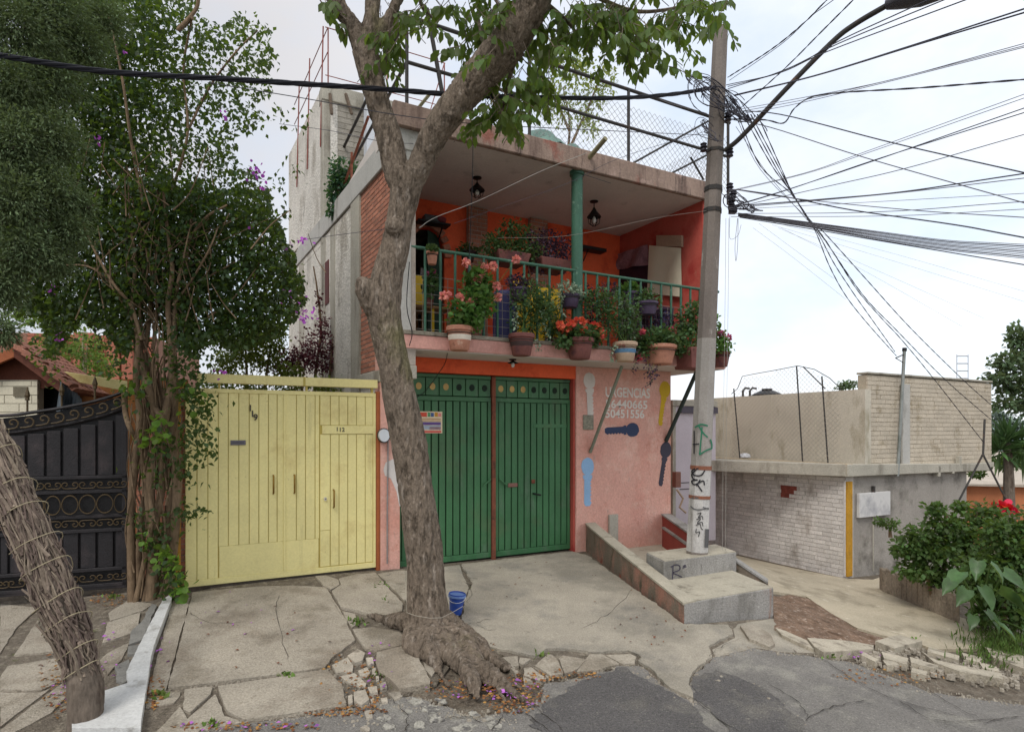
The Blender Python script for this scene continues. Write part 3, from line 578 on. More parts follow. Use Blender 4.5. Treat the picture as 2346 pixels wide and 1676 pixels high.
# green column and railing
cs = fs(1322, OB + .1)
obj('column', B(FM).lathe([(.085, ZF + .03), (.085, ZC - .06), (.11, ZC - .055), (.11, ZC)], (cs, OB + .1, 0), 18), m_greenp, house, ang=40)
ral = obj('railing', B(FM).tube([(s_bl + .02, OB + .06, 4.44), (s_br - .1, OB + .06, 4.44)], .024, 8), m_greenp, house, ang=60)
bal = mesh_of('baluster', B().lathe([(.019, 0), (.019, 1.09)], n=8), m_greenp, ang=60)
bx = fs(974, OB + .06); st = (fs(1287, OB + .06) - bx) / 10; i = -0
while bx + i * st < s_br - .15:
    inst('baluster', bal, ral, FM @ Matrix.Translation((bx + i * st, OB + .06, ZF + .03))); i += 1
gw = B(FM); z = ZF + .08
while z < 4.12: gw.tube([(s_bl + .05, OB + .11, z), (s_br - .2, OB + .11, z)], .0035, 4, False); z += .115
x = s_bl + .06
while x < s_br - .2: gw.tube([(x, OB + .115, ZF + .04), (x, OB + .115, 4.1)], .0035, 4, False); x += .115
obj('wire_mesh', gw, mat('pale_wire', '#9a948a', .6, .1), ral, kind='stuff')
# braces between wall and balcony
obj('brace', B().tube([hit(1352, 1036, FP + FN * -.03, FN), hit(1425, 838, FP + FN * (OB + .08), FN)], .026, 8), mat('grey_green_pipe', '#7f8270', .7, .2, 6, .1), house, ang=60)
obj('brace', B().tube([hit(1526, 1010, FP + FN * -.03, FN), hit(1600, 842, FP + FN * (OB + .12), FN)], .036, 8), mat('dark_green_pipe', '#333d38', .6, .2, 6, .1), house, ang=60)
obj('drain_spout', B().tube([hit(1346, 366, FP + FN * OB, FN), FM @ Vector((fs(1346, OB) + .02, OB - .42, ZC + .14 + .16))], .035, 10), mat('spout', '#8a8468', .8, .2, 6, .1), house, ang=60)

# roof railing of steel tube with chain link
s0, s1 = fs(932, OB + .08), fs(1672, OB + .08); OR = OB + .08
z0, zm, zt_ = ZR - .02, fz(1213, 225, OR), fz(1213, 130, OR)
rr = obj('roof_railing', B(FM).tube([(s0, OR, zt_), (s1, OR, zt_)], .026, 8), m_dkmetal, house, ang=60)
obj('mid_rail', B(FM).tube([(s0, OR, zm), (s1, OR, zm)], .024, 8), m_dkmetal, rr, ang=60)
for xx in (932, 1213, 1440, 1668): obj('post', B(FM).tube([(fs(xx, OR), OR, ZC + .05), (fs(xx, OR), OR, zt_)], .024, 8), m_dkmetal, rr, ang=60)
for a, b in (((1450, 374), (1622, 278)), ((1540, 396), (1640, 345)), ((1582, 360), (1612, 412))): obj('stay', B().tube([hit(*a, FP + FN * (OR + .03), FN), hit(*b, FP + FN * (OR + .03), FN)], .018, 6), m_dkmetal, rr, ang=60)
obj('side_rail', B(FM).tube([(s0, OR, zt_), (s0, OR + 4, zt_)], .026, 8), m_dkmetal, rr, ang=60)
obj('side_rail', B(FM).tube([(s0, OR, zm), (s0, OR + 4, zm)], .024, 8), m_dkmetal, rr, ang=60)
obj('leaning_bar', B().tube([hit(978, 20, FP + FN * OR, FN), hit(1018, 240, FP + FN * OR, FN)], .028, 8), m_dkmetal, rr, ang=60)
cf = B(FM)
def chain(b, P, ux, uz, w_, h_, d=.075, r=.0034):  # chain link: two families of slanting wires with a small zigzag in depth
    P, ux, uz = Vector(P), Vector(ux), Vector(uz); nn = ux.cross(uz).normalized()
    for sg in (1, -1):
        k = -h_ if sg > 0 else 0
        while k < (w_ if sg > 0 else w_ + h_):
            t0 = max(0, -k) if sg > 0 else max(0, k - w_); t1 = min(h_, w_ - k) if sg > 0 else min(h_, k)
            if t1 > t0: b.tube([P + ux * (k + sg * t0) + uz * t0 + nn * .004 * sg, P + ux * (k + sg * t1) + uz * t1 + nn * .004 * sg], r, 3, False)
            k += d * 1.41
chain(cf, (fs(1225, OR), OR + .03, ZR), (1, 0, 0), (0, 0, 1), s1 - fs(1225, OR), .95)
chain(cf, (s1 - .1, OR + .1, ZR), (0, 1, 0), (0, 0, 1), 3.2, 1.0)
obj('chain_link', cf, mat('wire', '#8f8f8c', .5, .1), rr, kind='stuff')

# garage gate: two leaves of vertical boards under a transom of round holes
og = .10
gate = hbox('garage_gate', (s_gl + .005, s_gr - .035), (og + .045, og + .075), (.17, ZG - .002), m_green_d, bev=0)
sm = fs(1130, og); ztr = fz(1000, 906, og)
def gbox(name, s, z, o0, o1, m=m_green, bev=.004): return obj(name, B(FM).box((min(s), o0, min(z)), (max(s), o1, max(z))), m, gate, bev=bev)
gbox('centre_post', (sm - .03, sm + .03), (.12, ZG - .02), og - .03, og + .04, m_rust)
for a, b, n_ in ((s_gl + .01, sm - .036, 12), (sm + .036, s_gr - .04, 11)):
    gbox('frame_rail', (a, b), (.19, .27), og, og + .04); gbox('frame_rail', (a, b), (ztr - .07, ztr - .005), og, og + .04)
    gbox('frame_rail', (a, b), (ZG - .06, ZG - .01), og, og + .04)
    gbox('frame_stile', (a, a + .05), (.272, ztr - .072), og, og + .04); gbox('frame_stile', (b - .05, b), (.272, ztr - .072), og, og + .04)
    wdt = (b - a - .11) / n_
    for k in range(n_): gbox('board', (a + .055 + k * wdt + .009, a + .055 + (k + 1) * wdt - .009), (.274, ztr - .075), og + .012, og + .044)
    # transom panel with rosettes
    nh = 7; wh = (b - a) / nh
    for k in range(nh):
        c0 = a + (k + .5) * wh; zc = (ztr + ZG - .06) / 2; hh = (ZG - .065 - ztr - .0) / 2
        pt = gbox('transom_panel', (c0 - wh / 2 + .006, c0 + wh / 2 - .006), (zc - hh + .004, zc + hh - .004), og + .01, og + .04)
        obj('rosette', B(FM).lathe([(.05, 0), (.05, .008), (.035, .008)], (0, 0, 0), 18, M=Matrix.Translation((c0, og + .011, zc)) @ Matrix.Rotation(R(90), 4, 'X')) if False else B(FM).disc((c0, zc), .042, .05, og + .004, 18, .008), mat('amber_glass', '#b99a58', .4, .3, 3, 0, 30, 0) if (k + (a > sm)) % 7 in (1, 2, 3) else m_green_d, pt)
gbox('wicket_rail', (sm + .7, s_gr - .1), (fz(1240, 975, og) - .03, fz(1240, 975, og) + .03), og + .004, og + .012)
obj('bar_handle', B(FM).tube([(fs(1123, og), og - .02, fz(1123, 1097, og)), (fs(1105, og), og - .03, fz(1105, 1113, og))], .012, 6), m_green, gate)
obj('bar_handle', B(FM).tube([(fs(1143, og), og - .02, fz(1143, 1097, og)), (fs(1160, og), og - .03, fz(1160, 1112, og))], .012, 6), m_green, gate)
gbox('letter_slot', (fs(1164, og), fs(1186, og)), (fz(1175, 1115, og), fz(1175, 1106, og)), og - .006, og + .012, mat('brown_plate', '#7d5a50', .6, .2))
gbox('lock_plate', (fs(1218, og), fs(1226, og)), (fz(1222, 1107, og), fz(1222, 1098, og)), og - .006, og + .012, m_rust)
obj('lever_handle', B(FM).tube([(fs(1222, og), og + .01, fz(1222, 1130, og)), (fs(1222, og), og - .04, fz(1222, 1130, og)), (fs(1236, og), og - .04, fz(1236, 1133, og))], .014, 6), m_black, gate)

# keys and lettering painted on the wall
def key(c_, cx_, cy_, hr, L_, hw, rot, name='painted_key'):
    """key silhouette: oval head, notched blade; cx,cy pixel of the head, sizes in metres, rot in degrees from hanging straight down"""
    pts = [(hr * math.cos(q) * .92, hr * 1.08 * math.sin(q)) for q in [R(-68 + i * 316 / 22) for i in range(23)]]
    pts = [(x, z) for x, z in pts]
    bl = []; z = -hr * 1.02; k = 0; w_ = hw
    right = [(w_ * 1.3, z), (w_ * 1.3, z - .05), (w_, z - .06)]
    zz = z - .06
    while zz > z - L_ + .06: right += [(w_ * (.72 if k % 2 else 1.02), zz - .018), (w_ * (.72 if k % 2 else 1.02), zz - .03)]; zz -= .03; k += 1
    right += [(w_ * .6, z - L_), (-w_ * .6, z - L_), (-w_, z - L_ + .05), (-w_, z - .06), (-w_ * 1.3, z - .05), (-w_ * 1.3, z)]
    q = [(math.cos(R(a)) * hr * .92, math.sin(R(a)) * hr * 1.08) for a in range(-70 + 360, -110, -16)]
    ring = [p for p in q if p[1] > z + .001 or abs(p[0]) > hw * 1.3]
    pl = right[::1] + [p for p in reversed(ring)][0:0]
    full = right + [(math.cos(R(a)) * hr * .92, math.sin(R(a)) * hr * 1.08) for a in range(250, -71, -16)]
    ca, sa = math.cos(R(rot)), math.sin(R(rot)); L0 = fl(cx_, cy_, -.012)
    full = [(L0.x + x * ca - z_ * sa, L0.z + x * sa + z_ * ca) for x, z_ in full]
    full = [(x + rnd.gauss(0, .0025), z_ + rnd.gauss(0, .0025)) for x, z_ in full]; b = B(FM); n_ = len(full); vs = [(p[0], -.0165, p[1]) for p in full]; b.add(vs, [tuple(range(n_))])
    me_ = obj(name, b, mat('wall_paint_' + c_[1:], c_, .85, .08, 3, .06, 40, .2, 45, stains=[('#d89a8c', 9, .66, .74, (1, 1, 1), .5)]), house); return me_
key('#d3ccc4', 1350, 872, .125, .47, .062, 3); key('#c9a62e', 1523, 892, .135, .5, .05, -10); key('#3a4560', 1449, 984, .13, .44, .06, -88)
key('#43404c', 1525, 1030, .135, .5, .05, -11); key('#8fb3d6', 1346, 1068, .135, .5, .07, 0)
L0 = fl(895, 1075, -.05)
b = B(FM); b.add([(L0.x + x, -.0545, L0.z + z) for x, z in [(-.1, .0), (-.07, .1), (.03, .14), (.12, .1), (.16, 0), (.14, -.12), (.2, -.3), (.22, -.52), (.12, -.5), (.08, -.3), (.0, -.12), (-.08, -.08)]], [tuple(range(12))]); obj('painted_key', b, mat('wall_paint_white', '#cfc9c4', .85, .1, 3, .06, 40, .2, 45), house)
def text(name, body, M, size, m, parent, ext=0, align='LEFT', sx=1, shear=0):
    cu = bpy.data.curves.new(name, 'FONT'); cu.body = body; cu.size = size; cu.extrude = ext; cu.align_x = align; cu.resolution_u = 3; cu.shear = shear; cu.offset = size * .022
    to = bpy.data.objects.new('tmp', cu); me_ = bpy.data.meshes.new_from_object(to); me_.name = name; bpy.data.objects.remove(to); bpy.data.curves.remove(cu)
    me_.transform(Matrix.Diagonal((sx, 1, 1, 1))); me_.materials.clear(); me_.materials.append(m)
    o_ = bpy.data.objects.new(name, me_); return link(o_, parent, M)
RX = Matrix.Rotation(R(90), 4, 'X')
m_letter = mat('letter_paint', '#e2dcd4', .85, .08, 4, .1, 40, .15, 45, stains=[('#d99d90', 26, .64, .72, (1, 1, 1), .6)])
for body, xa, xb, yb, cap in (('URGENCIAS', 1386, 1488, 908, 22), ('56440665', 1386, 1482, 934, 19), ('50451556', 1386, 1475, 956, 19)):
    A = fl(xa, yb, -.012); e = fs(xb, -.012); size = (fz(xa, yb - cap, -.012) - A.z) / .70
    o = text('wall_lettering', body, FM @ Matrix.Translation((A.x, -.018, A.z)) @ RX, size, m_letter, house)
    k = (e - A.x) / max(o.dimensions.x, .01); o.data.transform(Matrix.Diagonal((k, 1, 1, 1)))
    for v in o.data.vertices: v.co.x += .0022 * noise.noise(Vector((v.co.x * 14, v.co.y * 14, yb))); v.co.y += .0022 * noise.noise(Vector((v.co.x * 11, v.co.y * 17, yb + 5)))
# small things fixed to the wall
hbox('wall_tile', (fs(1334), fs(1358)), (-.03, -.013), (fz(1346, 984), fz(1346, 950)), mat('tile', '#8c8878', .6, .35, 30, .2, 50, .2))
hbox('cement_patch', (fs(1396, -.05), fs(1416, -.05)), (-.06, -.013), (-.1, fz(1405, 1178, -.05)), m_cement)
obj('conduit', B(FM).tube([(fs(884), -.07, .3), (fs(884), -.07, 1.0), (fs(886), -.07, 2.0)], .009, 6), mat('conduit', '#8d8a88', .6, .2), house)
mt = obj('meter_base', B(FM).disc((fs(878, -.05), fz(880, 997, -.05)), .085, .1, -.1, 20, .05), m_dkmetal, house, ang=40)
obj('meter_glass', B(FM).disc((fs(878, -.1), fz(880, 997, -.1)), .07, .085, -.16, 20, .06), mat('meter_glass', '#c9ced3', .2, .1, 4, 0, 30, 0), mt, ang=40)
# side of the house: brick upper storey, concrete post, rough plaster back to the tower
tB = wl(866, 985).x
t1, t2, tE = wl(826, 985).x, wl(806, 985).x, wl(662, 985).x
obj('side_brick_wall', B(WM).box((.0, -.2, ZF - .4), (t1, -.012, ZC)), m_mortar, house); sbw = [c for c in house.children if c.name.startswith('side_brick')][0]
# y runs outwards here, so lay bricks with a mirrored frame
WMm = WM @ Matrix.Rotation(math.pi, 4, 'Z') @ Matrix.Diagonal((1, 1, 1, 1))
nb = bricks(sbw, WM @ Matrix.Diagonal((1, -1, 1, 1)), 0, t1, wl(880, 842).z if False else ZF - .38, ZC, .019, .20, .070, .016, th=.022, wob=.005)
obj('side_post', B(WM).box((t1 + .001, -.2, -.3), (t2, .02, ZC)), m_cement, house)
obj('side_base_wall', B(WM).box((tB, -.2, -.3), (t1, .0, ZF - .58)), m_plaster, house)
obj('side_base_slab', B(WM).box((-.05, -.2, ZF - .58), (t1, .05, ZF - .41)), m_cement, house, bev=.01)
obj('side_plaster_wall', B(WM).box((t2 + .001, -.2, -.3), (tE, .0, ZC - .3)), m_plaster, house)
for xx in (762, 740, 690): obj('plaster_post', B(WM).box((wl(xx + 6, 985).x, -.1, -.3), (wl(xx - 4, 985).x, .012, ZC - .3)), m_cement, house, bev=.004)
obj('side_edge_beam', B(WM).box((-.02, -.4, ZC - .28), (tE, .03, ZC + .08)), m_greyw, house, bev=.01)
wv = wl(746, 655); obj('side_window', B(WM).box((wv.x - .25, .0, wv.z - .35), (wv.x + .22, .012, wv.z + .42)), mat('dark_red_frame', '#5b2a24', .7, .3, 4, 0), house)
# ---------------------------------------------------------------- grey block tower behind the left side of the house
tA = wl(741, 985).x; tw = WM @ Vector((tA, 0, 0)); TM = frame((tw.x, tw.y, 0), (2617, 1350)); TI = TM.inverted()
TN = TM.to_3x3() @ Vector((0, 1, 0)); TP = TM.translation.copy()
def tl(x, y): return TI @ hit(x, y, TP, TN)
ZT = tl(742, 195).z
tower = thing('block_tower', 'unfinished grey block stair tower with red pipe rails on top', 'building', TM)
xr = tl(905, 300).x
obj('front_wall', B(TM).box((.06, .012, 3.0), (xr + 1.6, .3, ZT)), m_cement, tower)
gme = mesh_of('grey_brick', B().box((-.5, -.5, -.5), (.5, .5, .5)), m_greyblk)
bricks(tower, TM, .1, xr, ZC - .1, ZT - .3, .022, .30, .105, .014, th=.03, me=gme, name='block', wob=.006)
obj('side_wall', B(WM).box((tA - .02, -.25, ZC - .4), (tE - .001, .004, ZT)), m_plaster, tower)
obj('corner_post', B(TM).box((-.02, -.02, ZC - .4), (.12, .2, ZT)), m_cement, tower, bev=.006)
obj('cap_beam', B(TM).box((-.03, -.04, ZT - .28), (xr + 1.6, .3, ZT + .02)), m_cement, tower, bev=.012)
obj('white_post', B(TM).box((tl(826, 300).x, -.5, ZC - .2), (tl(856, 300).x + .06, -.25, tl(830, 205).z)), mat('white_post', '#c6cad0', .85, .08, 3, .05), tower, bev=.01)
for a, b in (((756, 215), (760, 262)), ((792, 215), (806, 262))): obj('timber_bracket', B().tube([hit(*a, TP - TN * .05, TN), hit(*b, TP - TN * .12, TN)], .03, 4), mat('old_wood', '#6b5d50', .9, .25, 6, .2), tower)
m_redpipe = mat('red_primer', '#8a5048', .7, .2, 5, .15, 40, .2, 50)
rz = tl(752, 56).z
o = obj('pipe_rail', B(TM).tube([(.05, .1, rz), (tl(1024, 140).x, .1, rz)], .009, 6), m_redpipe, tower)
for xx in (754, 890, 1022): obj('rail_post', B(TM).tube([(tl(xx, 100).x, .1, ZT - .5), (tl(xx, 100).x, .1, rz)], .013, 6), m_redpipe, tower)
obj('pipe_rail', B(TM).tube([(.05, .1, ZT + .25), (tl(1024, 140).x, .1, ZT + .25)], .008, 6), m_redpipe, tower)
for dz in (rz, rz - .45): obj('pipe_rail', B(WM).tube([(tA + .1, -.1, dz), (tE - .1, -.1, dz)], .009, 6), m_redpipe, tower)
for tt in (tA + .1, tA + 1.2, tA + 2.2): obj('rail_post', B(WM).tube([(tt, -.02 + .05, ZT - 1.1), (tt, -.02, rz)], .013, 6), m_redpipe, tower)
obj('cross_wire', B().tube([hit(1018, 145, TP, TN), hit(975, 290, TP, TN)], .01, 4), m_redpipe, tower)
# stair railing rising along the edge beam
for (a, b) in (((745, 500), (826, 262)), ((756, 560), (838, 330))):
    pa, pb = wl(*a), wl(*b); obj('stair_rail', B(WM).tube([(pa.x, -.12, pa.z), (pb.x, -.12, pb.z)], .022, 6), m_rust, tower)
for xx, ya, yb in ((789, 345, 455), (843, 225, 350)): pa, pb = wl(xx, ya), wl(xx, yb); obj('stair_post', B(WM).tube([(pa.x, -.12, pa.z), (pb.x, -.12, pb.z)], .02, 6), m_rust, tower)
# ---------------------------------------------------------------- yellow sheet gate next door
m_yel = mat('yellow_paint', '#e9dd9a', .55, .06, 1.5, .05, 40, .35, 7, stains=[('#d8c786', 2, .54, .7), ('#b0a470', 9, .62, .74, (1, 1, .1), .45), ('#8b6f4a', 36, .67, .73, (1, 1, .4), .7), ('#cbbf86', 1.2, .56, .68, (1, 1, .5), .5)], rand=.03, spec=.35)
m_yel_d = mat('yellow_groove', '#bba95c', .7, .1, 3, .05, 30, .1)
m_brass = mat('brass', '#8d6f2e', .45, .2, 9, .1, 40, .1, 60, metal=.5)
m_grey_s = mat('zinc', '#77747a', .5, .2, 9, .1, 40, .1, 60, metal=.4)
y0, y1 = fs(424), fs(861); yg = thing('yellow_gate', 'pale yellow ribbed metal gate between the ivy pillar and the pink house', 'gate', FM)
def ybox(name, s, z, o0, o1, m=m_yel, bev=.003, parent=None): return obj(name, B(FM).box((min(s), o0, min(z)), (max(s), o1, max(z))), m, parent or yg, bev=bev)
zb, zt2 = .25, 2.60; ym, yw_ = fs(652), fs(731)
ybox('backing_sheet', (y0, y1), (zb, zt2), .0165, .06, m_yel_d, 0)
ybox('sill_rail', (y0, y1), (zb, zb + .07), -.004, .03); ybox('top_rail', (y0, y1), (zt2 - .05, zt2), -.004, .03)
kick = [(y0 + .001, fs(503), 0), (fs(503), ym, .38), (ym, yw_, .38), (yw_, y1, 0)]
edges = [424, 451, 476, 500, 523, 547, 571, 593, 615, 635, 651]
for a, b in zip(edges, edges[1:]):
    z0_ = zb + .07 if a < 500 else zb + .45
    ybox('board', (fs(a) + .004, fs(b) - .004), (z0_ + .001, zt2 - .051), .004, .016)
ybox('kick_plate', (fs(502), ym - .006), (zb + .071, zb + .449), .002, .016)
edges = [653, 679, 700, 722, 732]
for a, b in zip(edges, edges[1:]): ybox('board', (fs(a) + .004, fs(b) - .004), (zb + .451, zt2 - .051), .004, .016)
ybox('kick_plate', (ym + .006, yw_ - .006), (zb + .071, zb + .449), .002, .016)
edges = [733, 757, 777, 797, 817, 837, 855]; zw = fz(780, 984)
for a, b in zip(edges, edges[1:]):
    lo = zb + (.55 if a < 757 else .08)
    ybox('board', (fs(a) + .004, fs(b) - .004), (lo, zw - .06), .004, .016); ybox('board', (fs(a) + .004, fs(b) - .004), (zw + .06, zt2 - .051), .004, .016)
ybox('kick_plate', (fs(733) + .004, fs(757) - .006), (zb + .08, zb + .545), .004, .016)
ybox('wicket_band', (fs(738), fs(855)), (zw - .055, zw + .055), -.006, .029)
ybox('frame_stile', (fs(855), y1), (zb + .071, zt2 - .051), -.004, .03)
ybox('cover_strip', (ym - .012, ym + .012), (zb + .071, zt2 - .051), -.012, .029)
hb = ybox('header_beam', (fs(452), fs(864)), (2.665, 2.775), -.03, .06); ybox('splice', (fs(694), fs(699)), (2.66, 2.78), -.034, .062, m_yel_d, 0, hb)
for xx in (500, 700, 850): ybox('hanger', (fs(xx), fs(xx + 5)), (zt2 - .01, 2.67), .0, .03, m_yel_d, 0)
for xx, ya, yb in ((626, 1090, 1128), (674, 1089, 1127), (764, 1123, 1160)):
    hx = fs(xx); za, zb_ = fz(xx, ya), fz(xx, yb)
    obj('pull_handle', B(FM).tube([(hx, -.002, za + .01), (hx, -.045, za), (hx, -.045, zb_), (hx, -.002, zb_ - .01)], .011, 6), m_brass, yg, ang=60)
lk = fl(745, 1142); obj('lock', B(FM).disc((lk.x, lk.z), .02, .025, -.02, 12, .025), mat('lock_plate', '#cfc8b4', .4, .1), yg)
obj('keyhole', B(FM).disc((lk.x + .004, lk.z), .007, .009, -.024, 8, .004), m_black, yg)
ls = ybox('letter_slot', (fs(528), fs(563)), (fz(545, 1019), fz(545, 1008)), -.012, .008, m_grey_s); ybox('slot_flap', (fs(532), fs(559)), (fz(545, 1016), fz(545, 1011)), -.018, -.0125, mat('zinc_dark', '#57555c', .5, .2), 0, ls)
m_num = mat('number_metal', '#4a4538', .5, .2, 6, 0)
for ch, x_, y_, h_ in (('1', 568, 941, 14), ('1', 573, 954, 14), ('9', 580, 962, 14), ('1', 769, 987, 9), ('1', 776, 988, 9), ('2', 783, 988, 9)):
    A = fl(x_, y_); text('number', ch, FM @ Matrix.Translation((A.x, -.009, A.z)) @ RX, (fz(x_, y_ - h_) - A.z) / .7, m_num, yg, ext=.002)
# jamb between gate and house
jm = thing('gate_jamb', 'narrow rust orange jamb between the yellow gate and the pink pillar', 'post', FM @ Matrix.Translation((fs(866), 0, .2)))
obj('post', B(FM).box((y1 + .004, -.02, .15), (s_l - .002, .1, 2.62)), mat('orange_brown', '#a5603a', .85, .15, 4, .1), jm, bev=.004)

# ---------------------------------------------------------------- black ornamental gate
gp = px(291, 1348, 7.15); GU = (3627, 1350); GM = frame((gp.x, gp.y, 0), GU); GI = GM.inverted(); GN = GM.to_3x3() @ Vector((0, 1, 0)); GP = GM.translation.copy()
def gl(x, y, o=0): return GI @ hit(x, y, GP + GN * o, GN)
m_gblack = mat('black_gate_paint', '#2b292b', .55, .2, 3, .12, 40, .2, 50, stains=[('#40393a', 2.5, .54, .7), ('#4b4744', 11, .66, .74)], rand=.12)
m_gold = mat('dull_gold', '#52442e', .6, .25, 8, .15, 50, .2, 60)
bgate = thing('black_gate', 'black sheet driveway gate with dull gold scrolls, rings and spear tips', 'gate', GM)
xl = gl(-260, 1100).x
top = [(gl(x, y).x, gl(x, y).z) for x, y in [(-260, 958), (0, 952), (68, 945), (136, 935), (203, 922), (250, 909), (288, 896)]]
def topz(x):
    for a, b in zip(top, top[1:]):
        if a[0] <= x <= b[0]: return a[1] + (b[1] - a[1]) * (x - a[0]) / (b[0] - a[0])
    return top[-1][1] if x > top[-1][0] else top[0][1]
zb0 = gl(280, 1345).z; xr_ = gl(291, 1100).x
obj('backing_sheet', B(GM).prism([(xl, zb0 + .05), (xr_, zb0 + .05)] + [(a, b - .03) for a, b in top[::-1]], .03, .05), m_black, bgate)
xe = [gl(x, 1100).x for x in (-260, -214, -170, -128, -86, -44, -2, 20, 60, 104, 142, 182, 222, 262, 291)]
zA, zB = gl(200, 1112).z, gl(200, 1196).z
for a, b in zip(xe, xe[1:]):
    zz = min(topz(a), topz(b)) - .24
    obj('upper_panel', B(GM).box((a + .012, .0, zA + .12), (b - .012, .03, zz)), m_gblack, bgate, bev=.006)
    obj('lower_panel', B(GM).box((a + .012, .0, zb0 + .26), (b - .012, .03, zB - .12)), m_gblack, bgate, bev=.006)
for z_ in (zA + .1, zA - .07, zB + .07, zB - .1, zb0 + .05, zb0 + .24): obj('cross_rail', B(GM).box((xl, -.02, z_ - .02), (xr_, .045, z_ + .02)), m_gblack, bgate, bev=.004)
obj('bottom_rail', B(GM).box((xl, -.015, zb0), (xr_, .04, zb0 + .06)), m_gblack, bgate, bev=.004)
for off in (0, -.2):
    obj('top_rail', B(GM).tube([(a, .01, b + off) for a, b in [(p[0], p[1]) for p in spline(top, 5)]], .022, 6), m_gblack, bgate, ang=60)
obj('gate_stile', B(GM).box((xr_ - .05, -.02, zb0), (xr_, .045, topz(xr_))), m_gblack, bgate, bev=.004)
sc_pts = [(.052 * (1 - .11 * k) * math.cos(.62 * k + .2), 0, .052 * (1 - .11 * k) * math.sin(.62 * k + .2)) for k in range(9)]
scb = B().tube([(-.075, 0, -.052), (-.03, 0, -.056), (.02, 0, -.05)] + [(.052 * (1 - .075 * k) * math.cos(.55 * k - 1.0), 0, .052 * (1 - .075 * k) * math.sin(.55 * k - 1.0)) for k in range(12)], .0075, 5)
scm = mesh_of('scroll', scb, m_gold, ang=60)
def scroll(x, z, flip=1, tilt=0, k=1.0, fz_=1): inst('scroll', scm, bgate, GM @ Matrix.Translation((x, -.022, z)) @ Matrix.Rotation(-tilt, 4, 'Y') @ Matrix.Diagonal((flip * k, 1, k * fz_, 1)))
x = xl + .1; i = 0
while x < xr_ - .06:
    sl = (topz(x + .05) - topz(x - .05)) / .1; scroll(x, topz(x) - .10, 1 if i % 2 else 1, math.atan(sl), 1.15); x += .145; i += 1
rgm = mesh_of('ring', B().tube([(.1 * math.cos(q), 0, .115 * math.sin(q)) for q in [i * math.pi / 12 for i in range(25)]], .008, 5, False), m_gold, ang=60)
for a, b in zip(xe, xe[1:]):
    c0 = (a + b) / 2; wdt = b - a
    inst('ring', rgm, bgate, GM @ Matrix.Translation((c0, -.03, (zA + zB) / 2)) @ Matrix.Diagonal((wdt / .215, 1, .95, 1)))
    for z_, f_ in ((zA + .015, 1), (zB - .015, -1), (zb0 + .15, 1)):
        for s_ in (-1, 1): scroll(c0 + s_ * wdt * .26, z_, s_, 0, .8, f_)
spm = mesh_of('spear', B().lathe([(.011, 0), (.011, .13), (.026, .135), (.02, .16), (.03, .19), (.001, .29)], n=6), m_gold)
x = xl + .25
while x < xr_ - .05: inst('spear', spm, bgate, GM @ Matrix.Translation((x, .012, topz(x) + .015))); x += .33

# ---------------------------------------------------------------- brick pillar with the climber on it
pl = px(352, 1345, 6.95); PM = frame((pl.x - .27, pl.y + .1, 0), GU)
bp = thing('brick_pillar', 'weathered red brick gate pillar smothered by the climber', 'pillar', PM)
zpt = HC - (905 - HY) / F * pl.y + .02
core = obj('core', B(PM).box((.012, .012, -.1), (.53, .46, zpt)), m_mortar, bp)
bricks(bp, PM, 0, .54, .1, zpt, .030, .225, .068, .013, th=.05)
PS = PM @ Matrix.Rotation(R(-90), 4, 'Z') @ Matrix.Diagonal((-1, 1, 1, 1))
obj('capstone', B(PM).box((-.03, -.03, zpt), (.57, .5, zpt + .07)), m_cement, bp, bev=.01)
obj('yellow_edge', B(FM).box((fs(402), .0, .2), (fs(414), .06, 2.5)), mat('ochre_paint', '#b98a3c', .8, .2, 5, .1), bp)

# ---------------------------------------------------------------- behind the black gate: tiled porch roof, cream wall, brick building
m_tile = mat('clay_tile', '#855847', .85, .15, 5, .15, 40, .3, 50, rand=.2, stains=[('#d2a48c', 6, .6, .72)])
def dpt(x, y, D): return px(x, y, D)
pr = thing('tiled_porch', 'small porch with red clay tile roof behind the black gate', 'porch', dpt(20, 1000, 9.2))
RA, RB, RC_ = dpt(38, 803, 8.8), dpt(172, 903, 8.2), dpt(-140, 880, 8.8)
bk = Vector((-.35, 1.0, .0)).normalized() * 1.9
m_wood = mat('porch_wood', '#5f3526', .8, .2, 5, .15, 40, .25, 50)
up = Vector((0, 0, .05))
obj('roof_deck', B().hexa([RA, RB, RB + bk, RA + bk], [p + up for p in (RA, RB, RB + bk, RA + bk)]), m_wood, pr)
obj('roof_deck', B().hexa([RA, RC_, RC_ + bk, RA + bk], [p + up for p in (RA, RC_, RC_ + bk, RA + bk)]), m_wood, pr)
tb = B(); arc = [(.085 * math.cos(q), .06 * math.sin(q)) for q in [i * math.pi / 5 for i in range(6)]]
tb.hexa([(x, 0, z) for x, z in arc], [(x * .85, .34, z * .85 + .015) for x, z in arc]); tlm = mesh_of('roof_tile', tb, m_tile, ang=50)
d1 = (RA - RB).normalized(); side_ = bk.normalized(); nn_ = d1.cross(side_).normalized()
if nn_.z < 0: nn_ = -nn_
L1 = (RA - RB).length
for r_ in range(int(L1 / .2) + 1):
    for c_ in range(10):
        p = RB + d1 * (r_ * .2 - .05) + side_ * (c_ * .19) + up
        M = Matrix((( -side_.x, d1.x, nn_.x, p.x), (-side_.y, d1.y, nn_.y, p.y), (-side_.z, d1.z, nn_.z, p.z), (0, 0, 0, 1))) @ Matrix.Rotation(rnd.gauss(0, .04), 4, 'Y') @ Matrix.Rotation(.06, 4, 'X')
        inst('roof_tile', tlm, pr, M)
